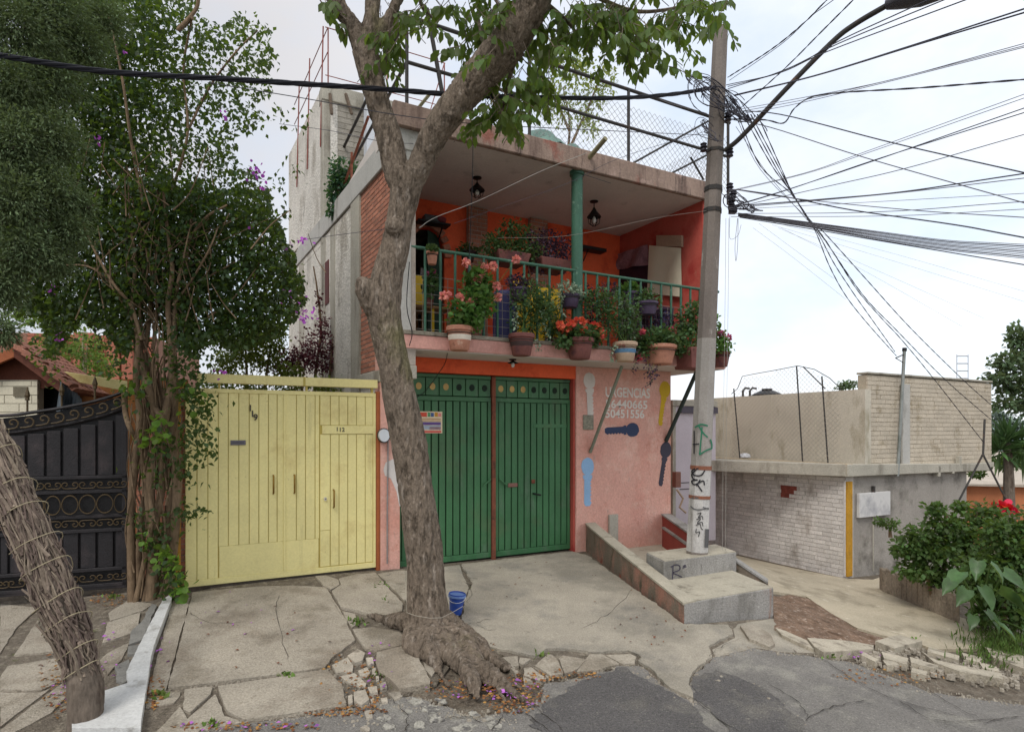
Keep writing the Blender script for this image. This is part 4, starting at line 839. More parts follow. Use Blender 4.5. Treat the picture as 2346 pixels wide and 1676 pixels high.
for r_ in range(int(L1 / .26) + 1):      # verge tiles along the gable edge
    p = RB + d1 * (r_ * .26) + up * 1.8 - side_ * .05; M = Matrix(((-side_.x, d1.x, nn_.x, p.x), (-side_.y, d1.y, nn_.y, p.y), (-side_.z, d1.z, nn_.z, p.z), (0, 0, 0, 1)))
    inst('roof_tile', tlm, pr, M @ Matrix.Rotation(rnd.gauss(0, .05), 4, 'Y'))
obj('gable_board', B().hexa([RA + Vector((0, -.05, -.1)), RB + Vector((0, -.05, -.1)), RB + Vector((0, 0, -.1)), RA + Vector((0, 0, -.1))], [RA + Vector((0, -.05, .05)), RB + Vector((0, -.05, .05)), RB + Vector((0, 0, .05)), RA + Vector((0, 0, .05))]), m_wood, pr)
obj('gable_board', B().hexa([RC_ + Vector((0, -.05, -.08)), RA + Vector((0, -.05, -.1)), RA + Vector((0, 0, -.1)), RC_ + Vector((0, 0, -.08))], [RC_ + Vector((0, -.05, .05)), RA + Vector((0, -.05, .05)), RA + Vector((0, 0, .05)), RC_ + Vector((0, 0, .05))]), mat('red_board', '#a2603f', .8, .2), pr)
obj('gable_wall', B().hexa([dpt(-140, 960, 9.0), dpt(130, 880, 9.0), dpt(130, 880, 9.1), dpt(-140, 960, 9.1)], [dpt(-140, 885, 9.0), dpt(38, 815, 9.0), dpt(38, 815, 9.1), dpt(-140, 885, 9.1)]), m_wood, pr)
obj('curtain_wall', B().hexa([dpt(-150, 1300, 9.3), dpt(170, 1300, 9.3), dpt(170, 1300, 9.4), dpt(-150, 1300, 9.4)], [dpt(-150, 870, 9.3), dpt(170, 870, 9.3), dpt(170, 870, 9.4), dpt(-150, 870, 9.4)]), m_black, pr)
cw = thing('cream_wall', 'cream block wall with a small vent behind the black gate', 'wall', dpt(40, 1000, 9.0))
obj('wall_face', B().box(tuple(dpt(-150, 1300, 8.95)), tuple(dpt(86, 870, 8.95) + Vector((0, .12, 0)))), mat('cream_mortar', '#9d9787', .9, .1), cw)
cme = mesh_of('cream_block', B().box((-.5, -.5, -.5), (.5, .5, .5)), mat('cream_blocks', '#d3ccb6', .9, .08, 4, .08, 40, .2, 40, rand=.05))
c0 = dpt(-150, 1000, 8.95); bricks(cw, Matrix.Translation((c0.x, 8.95, 0)), 0, dpt(86, 900, 8.95).x - c0.x, HC - .5, HC + .75, .010, .42, .13, .012, th=.03, me=cme, name='block')
obj('vent', B().box(tuple(dpt(30, 908, 8.92)), tuple(dpt(62, 886, 8.92) + Vector((0, .03, 0)))), mat('vent_dark', '#77705f', .8, .3), cw)
# dark drape hanging at the porch end
dr = []; nd = 20
for j in range(nd + 1):
    t = j / nd; x_ = 138 + 46 * t; r_ = .05 * math.sin(j * 1.9)
    dr.append((dpt(x_, 870 + 42 * t, 8.1) + Vector((0, r_, 0)), dpt(x_ - 8 + 6 * t, 985, 8.1) + Vector((.04 * math.sin(j * 2.3), r_ * 1.6, 0))))
b = B(); vs = [p for q in dr for p in q]; b.add(vs, [(2 * i, 2 * i + 1, 2 * i + 3, 2 * i + 2) for i in range(nd)])
b2 = B(); b2.add([Vector(v) + Vector((0, .012, 0)) for v in vs], [(2 * i, 2 * i + 2, 2 * i + 3, 2 * i + 1) for i in range(nd)]); b.add(b2.v, b2.f)
o = obj('tarpaulin', b, mat('tarp_grey', '#5b636a', .6, .35, 9, .2, 40, .2, 30, stretch=(3, 3, .4)), ang=60); tag(o, 'grey tarpaulin hanging from the eave of the tiled porch', 'tarpaulin')
# yellow carport beam and the ochre wall below it
cb = thing('carport_beam', 'long faded yellow beam behind the gate, left of the ivy pillar', 'beam', dpt(200, 860, 8.6))
obj('beam', B().hexa([dpt(136, 868, 9.0), dpt(292, 896, 8.4), dpt(292, 896, 8.52), dpt(136, 868, 9.12)], [dpt(130, 848, 9.0), dpt(292, 873, 8.4), dpt(292, 873, 8.52), dpt(130, 848, 9.12)]), m_yel, cb, bev=.006)
ow = thing('ochre_wall', 'ochre plastered wall under the yellow beam, mostly hidden by the black gate', 'wall', dpt(230, 960, 9.4))
obj('wall_face', B().box(tuple(dpt(176, 1300, 9.5)), tuple(dpt(420, 868, 9.5) + Vector((0, .15, 0)))), mat('ochre_wall_paint', '#a06b40', .9, .2, 3, .1, stains=[('#5a4a3a', 4, .55, .68)]), ow)
# big red brick building
bb = thing('brick_building', 'red brick building with projecting piers far behind the black gate', 'building', dpt(130, 960, 13.5))
BM_ = frame(tuple(dpt(-140, 985, 13.2).xy) + (0,), (3627, 900)); m_brickfar = mat('far_brick', '#b0705c', .9, .12, 4, .14, 60, .4, 50, rand=.12)
m_mort2 = mat('pink_mortar', '#96705f', .95, .1)
zb2, zt3 = 1.9, 4.35; xe2 = (dpt(300, 985, 13.5).x - dpt(-140, 985, 13.2).x) * 1.05
obj('wall_face', B(BM_).box((0, .02, -.2), (xe2, 4, zt3)), m_mort2, bb)
bfm = mesh_of('brick', B().box((-.5, -.5, -.5), (.5, .5, .5)), m_brickfar)
bricks(bb, BM_, 1.7, xe2, 3.0, zt3, .012, .27, .085, .014, th=.03, me=bfm)
for xx in (105, 158, 176, 232, 262):
    q = dpt(xx, 985, 13.2); lx = (BM_.inverted() @ q).x
    obj('pier', B(BM_).box((lx - .12, -.22, 1.5), (lx + .12, .02, zt3 + .02)), m_brickfar, bb, bev=.01)
obj('cornice', B(BM_).box((-.1, -.3, 2.95), (xe2, .03, 3.1)), mat('mossy_ledge', '#57543f', .95, .3, 5, .2), bb)
obj('dark_window', B(BM_).box(((BM_.inverted() @ dpt(75, 985, 13.2)).x - .2, -.005, 3.2), ((BM_.inverted() @ dpt(75, 985, 13.2)).x + .2, .02, 4.1)), mat('window_glass', '#33323a', .2, .2), bb)
# ---------------------------------------------------------------- ramp wall, landing steps and the pole plinth
m_step = mat('grey_step', '#97948f', .9, .12, 2, .18, 50, .7, 50, stains=[('#7a7771', 2.4, .48, .64, (1, 1, .4)), ('#94705f', 5, .6, .7, (1, 1, .2), .8), ('#5d5a55', 8, .62, .72, (1, 1, .3)), ('#b4b0a9', 14, .64, .72)])
m_steptop = mat('step_top', '#aba493', .92, .14, 3, .14, 50, .4, 50, stains=[('#7f786a', 4, .55, .7)])
m_redwall = mat('dirty_red_wall', '#9c7363', .92, .14, 2, .14, 40, .6, 45, stains=[('#756a5d', 2.6, .42, .56, (1, 1, .5)), ('#585142', 6, .55, .68, (1, 1, .4)), ('#8a4f40', 4, .62, .7)])
def onz(x, y, z): D = (HC - z) * F / (y - HY); return Vector(((x - CX) / F * D, D, z))
zs1 = onz(1567, 1427, .03); Ds = zs1.y; z1 = HC - (1381 - HY) / F * Ds
A_ = onz(1567, 1381, z1); B_ = onz(1773, 1345, z1); pd = Vector((-.10, .49, 0)).normalized()
steps = thing('pole_steps', 'two tier grey concrete block with sloping red side walls under the leaning utility pole', 'steps', (A_.x, A_.y, 0))
def blk(name, c, z0, z1_, m, parent=steps, bev=.012): return obj(name, B().hexa([Vector((p.x, p.y, z0)) for p in c], [Vector((p.x, p.y, z1_)) for p in c]), m, parent, bev=bev)
back = .98
lw = [A_, B_, B_ + pd * back, A_ + pd * back]
blk('lower_step', lw, -.5, z1, m_step); 
def grow(c, k): cc = sum(c, Vector()) / len(c); return [cc + (p - cc) * k for p in c]
blk('step_top', grow(lw, .985), z1 - .01, z1 + .004, m_steptop, bev=0)
z2 = .488; C_ = onz(1521, 1285, z2); D_ = onz(1688, 1263, z2)
up_ = [C_, D_, D_ + pd * .52, C_ + pd * .52]
blk('plinth', up_, z1 - .3, z2, m_step); blk('plinth_top', grow(up_, .98), z2 - .01, z2 + .004, m_steptop, bev=0)
RXm = None
def plane_mark(name, strokes, P, N, wpx, m, parent, off=.003):
    """hand drawn strokes laid flat on a wall: ribbons on the plane P, N"""
    b = B(); P = P - N * 0
    for st in strokes:
        st = [tuple(q) for q in spline(st, 5)]
        for i in range(len(st) - 1):
            a, c = Vector(st[i]), Vector(st[i + 1]); d = c - a
            if d.length < .01: continue
            n_ = Vector((-d.y, d.x)).normalized() * wpx / 2; e = d.normalized() * wpx * .2
            b.add([hit(*q, P - N * off, N) for q in (a - n_ - e, a + n_ - e, c + n_ + e, c - n_ + e)], [(0, 1, 2, 3)])
    return obj(name, b, m, parent)
un = (D_ - C_).normalized(); NP = Vector((-un.y, un.x, 0))
m_ink = mat('spray_ink', '#4a4653', .7, .1, 4, 0, 30, 0)
plane_mark('graffiti', [[(1540, 1335), (1541, 1318), (1542, 1296)], [(1537, 1298), (1548, 1293), (1557, 1296), (1556, 1305), (1542, 1311), (1552, 1316), (1562, 1321)], [(1565, 1296), (1571, 1294)], [(1564, 1300), (1572, 1297)]], C_, NP, 2.6, m_ink, steps)
plane_mark('graffiti', [[(1637, 1322), (1640, 1314), (1660, 1311), (1680, 1307)]], C_, NP, 1.6, m_ink, steps)
# ramp wall beside the drive: sloping coping from the house to the steps
w0 = hit(1342, 1198, FP + FN * -.02, FN); w1 = A_.copy(); wd_ = Vector((.86, .45, 0)).normalized() * .17
n_ = 10; bot, topl = [], []
b = B(); pr_ = None
for i in range(n_ + 1):
    t = i / n_; p = w0.lerp(w1, t); zt_ = w0.z + (w1.z - w0.z) * (t ** .92); q = [Vector((p.x, p.y, -.3)), Vector((p.x, p.y, zt_)), Vector((p.x, p.y, zt_)) + wd_, Vector((p.x, p.y, -.3)) + wd_]
    if pr_: b.add(pr_ + q, [(0, 1, 5, 4), (1, 2, 6, 5), (2, 3, 7, 6)])
    pr_ = q
obj('ramp_wall', b, m_redwall, steps)
b = B(); pr_ = None
for i in range(n_ + 1):
    t = i / n_; p = w0.lerp(w1, t); zt_ = w0.z + (w1.z - w0.z) * (t ** .92); e = wd_ * .06; q = [Vector((p.x, p.y, zt_ - .02)) - e, Vector((p.x, p.y, zt_ + .005)) - e, Vector((p.x, p.y, zt_ + .005)) + wd_ + e, Vector((p.x, p.y, zt_ - .02)) + wd_ + e]
    if pr_: b.add(pr_ + q, [(0, 1, 5, 4), (1, 2, 6, 5), (2, 3, 7, 6)])
    else: b.add(q, [(0, 1, 2, 3)])
    pr_ = q
b.add(pr_, [(0, 1, 2, 3)]); obj('coping', b, m_steptop, steps, bev=0)
obj('landing', B().hexa([Vector((p.x, p.y, -.2)) for p in (w0 + wd_, hit(1535, 1240, FP, FN), B_ + pd * back, A_ + wd_)], [Vector((p.x, p.y, .12)) for p in (w0 + wd_, hit(1535, 1240, FP, FN), B_ + pd * back, A_ + wd_)]), m_steptop, steps)
# second sloping wall from the house corner to the plinth
def slope_wall(name, pa, pb, th, zlo, m, mtop):
    d = (pb - pa); nrm = Vector((-d.y, d.x, 0)).normalized() * th
    o_ = obj(name, B().hexa([Vector((pa.x, pa.y, zlo)), Vector((pb.x, pb.y, zlo)), Vector((pb.x, pb.y, zlo)) + nrm, Vector((pa.x, pa.y, zlo)) + nrm], [pa, pb, pb + nrm, pa + nrm]), m, steps)
    e = nrm * .1; z = Vector((0, 0, .03)); obj('coping', B().hexa([pa - e + z * .05, pb - e + z * .05, pb + nrm + e + z * .05, pa + nrm + e + z * .05], [pa - e + z, pb - e + z, pb + nrm + e + z, pa + nrm + e + z]), mtop, steps)
m_red2 = mat('oxide_red_wall', '#94453c', .9, .12, 2, .1, 40, .3, 45)
slope_wall('side_ramp_wall', hit(1517, 1180, FP + FN * -.03, FN), px(1600, 1238, 8.35), .14, -.4, m_red2, m_step)
slope_wall('side_ramp_wall', hit(1517, 1210, FP + FN * -.16, FN), px(1600, 1268, 8.25), .08, -.4, m_red2, m_step)
slope_wall('side_ramp_wall', D_ + pd * .2 + Vector((.0, .0, -.12)), D_ + pd * .1 + Vector((.42, -.12, -.42)), .14, -.6, m_redwall, m_step)

# ---------------------------------------------------------------- utility pole
m_pole = mat('pole_concrete', '#807770', .9, .1, 3, .12, 50, .35, 60, stains=[('#6b645d', 2, .54, .7, (1, 1, .2)), ('#a8a29b', 9, .62, .72, (1, 1, .3))])
PB, PT = px(1597, 1266, 7.72), px(1651, 66, 7.72); rb_, rt_ = .142, .096
PB.z = z2 + .002
pole = thing('utility_pole', 'leaning eight sided concrete utility pole with graffiti on a stepped block', 'utility pole', PB)
pax = (PT - PB)
def pc(z): return PB + pax * ((z - PB.z) / pax.z)
def pr_at(z): return rb_ + (rt_ - rb_) * (z - PB.z) / pax.z
b = B(); nseg = 14
for i in range(nseg): pass
zz = [PB.z + pax.z * i / nseg for i in range(nseg + 1)]
b.tube([pc(z) for z in zz], [pr_at(z) for z in zz], 8); obj('shaft', b, m_pole, pole)
def ring(name, z0, z1_, k, m): obj(name, B().tube([pc(z0), pc(z1_)], [pr_at(z0) + k, pr_at(z1_) + k], 8), m, pole)
def zy(y): return HC - (y - HY) / F * 7.7
m_wash = mat('pole_whitewash', '#bdbab6', .9, .12, 4, .15, 50, .3, 60, stains=[('#8d8882', 4, .54, .68, (1, 1, .3)), ('#6f6a65', 12, .64, .74)])
ring('whitewash', zy(1262), zy(1075), .0015, m_wash)
ring('pale_band', zy(1072), zy(776), .001, mat('pole_pale', '#a09a93', .9, .1, 3, .12, 50, .3, 60, stains=[('#837d77', 3, .54, .7, (1, 1, .3))]))
m_bandr = mat('rust_band', '#8a5a46', .85, .2, 9, .2, 50, .3, 50)
for y_, h_ in ((1066, 9), (1134, 7)): ring('steel_band', zy(y_ + h_), zy(y_), .008, m_bandr)
for y_, h_ in ((342, 7), (428, 10), (478, 9)): ring('steel_band', zy(y_ + h_), zy(y_), .01, m_dkmetal)
def phit(x, y, k=.006):
    D = 7.72
    for _ in range(6):
        z = HC - (y - HY) / F * D; c = pc(z); r = pr_at(z) + k; X = (x - CX) / F
        a_, b_, c_ = X * X + 1, -2 * (X * c.x + c.y), c.x ** 2 + c.y ** 2 - r * r; ds = b_ * b_ - 4 * a_ * c_
        D = (-b_ - math.sqrt(max(ds, 0))) / (2 * a_)
    return px(x, y, D)
def pole_mark(strokes, wpx, m):
    b = B()
    for st in strokes:
        st = [tuple(q) for q in spline(st, 5)]
        for i in range(len(st) - 1):
            a, c = Vector(st[i]), Vector(st[i + 1]); d = c - a
            if d.length < .01: continue
            n_ = Vector((-d.y, d.x)).normalized() * wpx / 2; e = d.normalized() * wpx * .2
            b.add([phit(*q) for q in (a - n_ - e, a + n_ - e, c + n_ + e, c - n_ + e)], [(0, 1, 2, 3)])
    obj('graffiti', b, m, pole)
def q9(l): return [(1520 + a / 4.64, 950 + b / 4.64) for a, b in l]
pole_mark([q9(l) for l in ([(335, 130), (400, 100), (470, 115)], [(370, 110), (430, 200), (470, 235)], [(410, 130), (400, 250), (385, 420)], [(385, 420), (450, 380), (515, 355)], [(515, 355), (515, 310), (500, 260)])], 3.2, mat('green_spray', '#2f7a5c', .7, .1, 4, 0, 30, 0))
pole_mark([q9([(325, 170), (325, 410)])], 2.6, mat('black_spray', '#26252a', .7, .1, 4, 0, 30, 0)); pole_mark([q9([(312, 312), (378, 308)])], 2.6, MATS['black_spray'])
pole_mark([q9(l) for l in ([(440, 590), (400, 640), (330, 640), (300, 600), (330, 575), (370, 570)], [(350, 580), (300, 630), (320, 680), (360, 690), (300, 700), (330, 740), (420, 700), (435, 745)], [(390, 690), (350, 750)], [(360, 740), (410, 810)])], 3, mat('black_spray', '#26252a', .7, .1, 4, 0, 30, 0))
pole_mark([q9(l) for l in ([(290, 970), (330, 1000), (400, 1005), (480, 990)], [(420, 980), (480, 1000)], [(300, 880), (370, 880)], [(320, 860), (350, 885)])], 2.6, mat('grey_spray', '#5b5a5a', .7, .1, 4, 0, 30, 0))
pole_mark([q9(l) for l in ([(360, 1050), (400, 1040), (370, 1090), (410, 1075), (420, 1110)], [(350, 1110), (395, 1100), (360, 1150), (410, 1140), (420, 1180)], [(345, 1170), (390, 1160), (400, 1200), (420, 1220)], [(350, 1210), (345, 1250), (385, 1240), (370, 1290)])], 1.7, MATS['black_spray'])
pole_mark([q9([(465, 1220), (462, 1300), (456, 1400)])], 9, MATS['grey_spray'])
# street lamp arm reaching out over the street
arm = [pc(zy(350)) + Vector((.1, -.08, 0))] + [px(x, y, d) for x, y, d in ((1700, 312, 7.45), (1800, 205, 7.1), (1905, 98, 6.8), (1960, 55, 6.65), (2040, 8, 6.4))]
arm = [tuple(p) for p in arm]
obj('lamp_arm', B().tube(spline(arm, 6), .03, 8), m_dkmetal, pole, ang=60)
h0 = px(2030, 12, 6.42); h1 = px(2140, -18, 6.1); hd = (h1 - h0).normalized(); hx = Vector((-hd.y, hd.x, 0)).normalized()
b = B(); rings_ = []
for t, w_, u_, d_ in ((0, .05, .05, .05), (.1, .1, .07, .07), (.3, .14, .08, .1), (.5, .12, .06, .08), (.56, .04, .03, .03)):
    c = h0 + hd * t; rings_.append([c + hx * w_ * math.cos(q) + Vector((0, 0, (u_ if math.sin(q) > 0 else d_) * math.sin(q))) for q in [i * math.pi / 5 for i in range(10)]])
vs = [p for r in rings_ for p in r]; b.add(vs, [(i * 10 + j, i * 10 + (j + 1) % 10, (i + 1) * 10 + (j + 1) % 10, (i + 1) * 10 + j) for i in range(4) for j in range(10)] + [tuple(range(9, -1, -1)), tuple(range(40, 50))])
obj('luminaire', b, mat('lamp_grey', '#4c4a50', .6, .1), pole, ang=60)
# insulators, clamps, splice boxes
ins = mesh_of('insulator', B().lathe([(.02, -.05), (.045, -.045), (.03, -.01), (.05, 0), (.03, .03), (.045, .045), (.02, .06)], n=10), mat('insulator_dark', '#2c2a33', .4, .2), ang=50)
for x, y in ((1672, 430), (1680, 445), (1676, 462), (1672, 350), (1668, 268), (1612, 338)): inst('insulator', ins, pole, Matrix.Translation(px(x, y, 7.62)))
obj('splice_box', B().box(tuple(px(1668, 492, 7.66)), tuple(px(1690, 472, 7.58))), MATS['insulator_dark'], pole, bev=.01)
# tangle of slack loops round the pole head and the lower bracket
tg = B()
for (cx_, cy_, rx_, ry_, n_) in ((1640, 225, 66, 52, 30), (1690, 255, 60, 50, 16), (1625, 300, 30, 30, 10), (1700, 465, 50, 26, 16)):
    for _ in range(n_):
        a0 = rnd.uniform(0, 6.28); ln = rnd.uniform(1.2, 4.5); rr = rnd.uniform(.35, 1.05); ph = rnd.uniform(0, 6.28); d0 = rnd.uniform(7.35, 7.62); k2 = rnd.uniform(.6, 1.8)
        pts = []
        for i in range(11):
            q = a0 + ln * i / 10; pts.append(px(cx_ + rx_ * rr * math.cos(q) + 8 * math.sin(k2 * q + ph), cy_ + ry_ * rr * math.sin(q * 1.1 + ph * .2) + 6 * math.cos(2.3 * q), d0 + .12 * math.sin(q + ph)))
        tg.tube(pts, rnd.choice((.004, .005, .007)), 4, False)
obj('cable_tangle', tg, mat('cable_dark', '#42414a', .6, .2, 4, 0, 30, 0), pole, kind='stuff')

# ---------------------------------------------------------------- overhead cables
m_cab = MATS['cable_dark']; m_cab2 = mat('cable_grey', '#6d6b72', .6, .2, 4, 0, 30, 0); m_cab3 = mat('cable_pale', '#9a978f', .6, .2, 4, 0, 30, 0)
def cable(pts, D, r, label, group, m=None, twist=0):
    r *= .58
    """pts are photo pixels, D the distances at both ends (or one per point)"""
    m = m or m_cab; n_ = len(pts); L_ = [0]
    for a, c in zip(pts, pts[1:]): L_.append(L_[-1] + math.dist(a, c))
    Ds = D if len(D) == n_ else [1 / ((1 / D[0]) + (1 / D[1] - 1 / D[0]) * l / L_[-1]) for l in L_]
    P = [tuple(px(x, y, d)) for (x, y), d in zip(pts, Ds)]
    if pts[-1][0] > 2290 or pts[-1][1] < 0:                # carries on beyond the frame
        e = (Vector(P[-1]) - Vector(P[-2])).normalized(); P += [tuple(Vector(P[-1]) + e * 2.5), tuple(Vector(P[-1]) + e * 9)]
    n_ = len(P); P = spline(P, 6) if n_ > 2 else P
    b = B()
    if twist:
        Q = [Vector(p) for p in P]; R_ = []
        for a, c in zip(Q, Q[1:]):
            k = max(1, int((c - a).length / .05)); R_ += [a.lerp(c, i / k) for i in range(k)]
        R_.append(Q[-1])
        for ph in (0, math.pi): b.tube([p + Vector((math.cos(i * .9 + ph), 0, math.sin(i * .9 + ph))) * r * .9 for i, p in enumerate(R_)], r, 4, False)
    else: b.tube(P, r, 5, False)
    o_ = obj('overhead_cable', b, m); tag(o_, label, 'cable', group); return o_
def k1(l): return [(1540 + a / 2.82, b / 2.82) for a, b in l]
def k2(l): return [(1580 + a / 2.967, 380 + b / 2.967) for a, b in l]
ORD = ['topmost', 'second', 'third', 'fourth', 'fifth', 'sixth', 'seventh', 'eighth', 'ninth', 'lowest']
ONO = [0]
def nth(t, last=None):
    i = ONO[0]; ONO[0] += 1; return t.replace('#', ORD[i])
G1 = 'cables fanning right from the top of the pole'; T1 = '# of the straight cables rising from the pole head to the upper right edge'
for l in ([(360, 560), (700, 470), (1000, 335), (1950, -20)], [(360, 575), (720, 455), (1080, 280), (1830, -30)], [(350, 550), (720, 462), (1080, 265), (1720, -30)]): cable(k1(l), (7.6, 4.5), .009, nth(T1), G1)
for l in ([(400, 615), (900, 495), (1500, 310), (2300, 50)], [(400, 620), (920, 492), (1600, 285), (2300, 75)]): cable(k1(l), (7.6, 4.6), .012, nth(T1), G1)
for l in ([(360, 720), (800, 640), (1400, 520), (2300, 275)], [(360, 735), (880, 640), (1480, 500), (2300, 290)], [(360, 750), (760, 680), (1350, 540), (2300, 300)]): cable(k1(l), (7.6, 4.8), .006, nth(T1), G1, m_cab2)
cable(k1([(360, 500), (640, 320), (850, 150), (1020, -20)]), (7.6, 5.2), .008, 'left one of three twisted cables climbing steeply from the pole head', 'twisted cables climbing from the pole head', twist=1)
cable(k1([(370, 520), (700, 290), (900, 105), (1070, -20)]), (7.6, 5.2), .006, 'middle one of three twisted cables climbing steeply from the pole head', 'twisted cables climbing from the pole head')
cable(k1([(440, 700), (720, 450), (960, 210), (1190, -20)]), (7.6, 5.2), .008, 'right one of three twisted cables climbing steeply from the pole head', 'twisted cables climbing from the pole head', twist=1)
cable(k1([(400, 770), (600, 775), (720, 795), (790, 700), (900, 628), (1100, 598), (1600, 568), (2300, 512)]), (7.6, 5.0), .009, 'twisted cable with a slack loop near the pole, running level to the right edge', None, twist=1)
cable(k1([(370, 715), (700, 740), (1350, 905), (1800, 1010), (2300, 1122)]), (7.6, 5.2), .011, 'thick cable sloping down from the pole head to the right edge', None)
cable(k1([(370, 770), (640, 825), (1250, 1020), (2300, 1318)]), (7.6, 5.4), .009, 'thinner cable sloping down below the thick one to the right edge', None, m_cab2)
G2 = 'cables fanning right from the lower bracket of the pole'; T2 = '# of ten cables rising from the lower pole bracket to the right edge'; ONO[0] = 0
for l, r, m in (([(360, 1235), (850, 1120), (1250, 980), (2300, 600)], .006, m_cab2), ([(360, 1240), (850, 1125), (1300, 975), (2300, 625)], .006, m_cab2), ([(360, 1340), (760, 1220), (1300, 1040), (2300, 690)], .009, m_cab), ([(360, 1345), (760, 1222), (1320, 1030), (2300, 720)], .009, m_cab),
                ([(360, 1350), (1000, 1205), (1500, 1090), (2300, 862)], .008, m_cab2), ([(360, 1335), (1000, 1285), (1500, 1238), (2300, 1118)], .012, m_cab), ([(360, 1345), (1000, 1290), (1520, 1240), (2300, 1148)], .008, m_cab2), ([(360, 1355), (1200, 1310), (2300, 1248)], .005, m_cab2), ([(360, 1380), (1300, 1370), (2300, 1300)], .007, m_cab2), ([(380, 1400), (1400, 1395), (2300, 1350)], .006, m_cab2)):
    cable(k1(l), (7.6, 5.4), r, nth(T2), G2, m)
G3 = 'bundle of parallel cables from the lower bracket to the right edge'; T3 = 'one cable of the dense parallel bundle running from the lower bracket to the right edge'
for i in range(9): cable(k2([(330, 320 + i * 3), (830, 385 + i * 4.5), (1300, 448 + i * 7), (1750, 505 + i * 8.5), (2300, 535 + i * 12)]), (7.6, 5.2), .006 + .003 * (i % 3 == 1), T3, G3, m_cab if i % 2 else m_cab2)
cable(k2([(340, 350), (830, 430), (1300, 510), (2300, 676)]), (7.6, 5.2), .009, 'single cable just below the dense parallel bundle', None)
cable(k2([(320, 160), (650, 210), (1100, 300), (1800, 400), (2300, 492)]), (7.6, 5.3), .012, 'thick cable just above the dense parallel bundle', None)
cable(k2([(300, 160), (700, 220), (1500, 300), (2300, 352)]), (7.6, 5.3), .008, 'cable running almost level above the dense bundle to the right edge', None, m_cab2)
G4 = 'hair thin pale lines drooping to the lower right'; T4 = 'hair thin pale line drooping from the lower bracket towards the lower right'
for l in ([(430, 420), (700, 620), (1060, 905)], [(470, 390), (700, 560), (980, 765)], [(560, 400), (1300, 620), (2300, 930)], [(600, 420), (1250, 700), (2000, 1035)], [(620, 420), (1200, 720), (1850, 1090)], [(560, 380), (1400, 600), (2300, 860)]): cable(k2(l), (7.6, 7.0), .0025, T4, G4, m_cab3)
# the drop bundle to the neighbour's roof
G5 = 'twisted drop cables descending to the neighbouring roof'; T5 = '# from the left of five twisted drop cables descending to the neighbouring roof'; ONO[0] = 0; ORD[0] = 'first'
top_ = [(1672, 262), (1700, 320)]
for st, l in (((1690, 262), [(480, 0), (690, 190), (800, 360), (860, 455), (950, 680), (1060, 880), (1200, 1060), (1405, 1290)]), ((1700, 258), [(560, 0), (695, 185), (805, 365), (880, 470), (980, 660), (1090, 830), (1180, 960), (1395, 1262)]),
              ((1712, 262), [(580, 0), (690, 180), (810, 365), (920, 500), (1130, 830), (1300, 1030), (1440, 1180), (1655, 1440), (2000, 1880)]), ((1720, 262), [(600, 0), (700, 190), (815, 365), (930, 520), (1180, 880), (1400, 1110), (1740, 1455), (2045, 1720)]),
              ((1735, 262), [(615, 0), (700, 185), (820, 370), (920, 460), (1200, 770), (1500, 1100), (1850, 1445), (2045, 1620)])): cable([st] + k2(l), (7.55, 10.6), .008, nth(T5), G5, twist=1)
for l, w_ in (([(1690, 275), (1742, 388), (1865, 515)], 'upper'), ([(1686, 290), (1760, 400), (1850, 505)], 'lower')): cable(l, (7.6, 8.2), .006, w_ + ' of two thin slack wires beside the twisted drop cables at the pole', 'slack wires beside the drop cables', m_cab2)
for x in (1663, 1670): cable([(x, 500), (x - 2, 700), (x - 6, 1000), (x - 8, 1260)], (7.75, 7.75), .004, ('left' if x == 1663 else 'right') + ' of two thin pale wires hanging down the right side of the pole', 'wires hanging down the pole', m_cab3)
cable([(1690, 500), (1684, 560), (1686, 598), (1690, 560), (1691, 500)], (7.6, 7.6), .005, 'slack loop of cable hanging below the lower bracket', None, m_cab2)
cable([(1672, 495), (1672, 545), (1690, 540), (1698, 515)], (7.6, 7.6), .004, 'small drooping tail of cable right of the lower bracket', None, m_cab2)
# street cable bundle passing in front of the trees
mb = B(); o_ = None
main = [(-60, 117), (60, 137), (250, 165), (500, 180), (720, 194), (900, 206), (1060, 218), (1200, 222), (1400, 225), (1540, 216), (1640, 200)]
mD = [4.6, 4.7, 4.95, 5.2, 5.45, 5.62, 5.75, 6.2, 6.7, 7.2, 7.65]
Pm = spline([tuple(px(x, y, d)) for (x, y), d in zip(main, mD)], 10)
for ph in range(4):
    mb.tube([Vector(p) + Vector((0, math.sin(i * .55 + ph * 1.57), math.cos(i * .55 + ph * 1.57))) * .014 for i, p in enumerate(Pm)], .011, 5, False)
tag(obj('overhead_cable', mb, mat('cable_black', '#1f2028', .6, .15, 4, 0, 30, 0)), 'thick twisted black cable bundle from the left edge to the pole, before the trees', 'cable')
cable([(480, 190), (700, 226), (900, 262), (1090, 284), (1400, 300), (1620, 310)], [5.3, 5.5, 5.6, 5.9, 6.8, 7.6], .007, 'thin cable below the thick bundle, crossing the forked tree', None)
cable([(640, 284), (760, 300), (880, 325), (1000, 334), (1240, 372), (1400, 420)], [8, 7.5, 6.8, 8.0, 8.6, 8.7], .006, 'faint wire crossing behind the forked tree to the balcony roof', None)
cable([(960, 522), (1000, 497), (1100, 458), (1240, 392), (1345, 350)], [6.4, 6.6, 7.2, 8.0, 8.6], .007, 'pale wire tied to the tree and rising to the balcony roof', None, m_cab3)
cable([(1040, 512), (1160, 470), (1300, 420), (1420, 362), (1620, 300)], [7.2, 7.6, 8.0, 8.1, 7.65], .005, 'dark wire rising past the balcony to the pole', None)
cable([(680, 552), (760, 540), (880, 525)], [8.0, 7.4, 6.4], .006, 'short wire from the grey side wall to the tree trunk', None)
cable([(1500, 95), (1560, 155), (1600, 200)], (7, 7.6), .005, 'short thin wire running up left from the pole head', None, m_cab2)
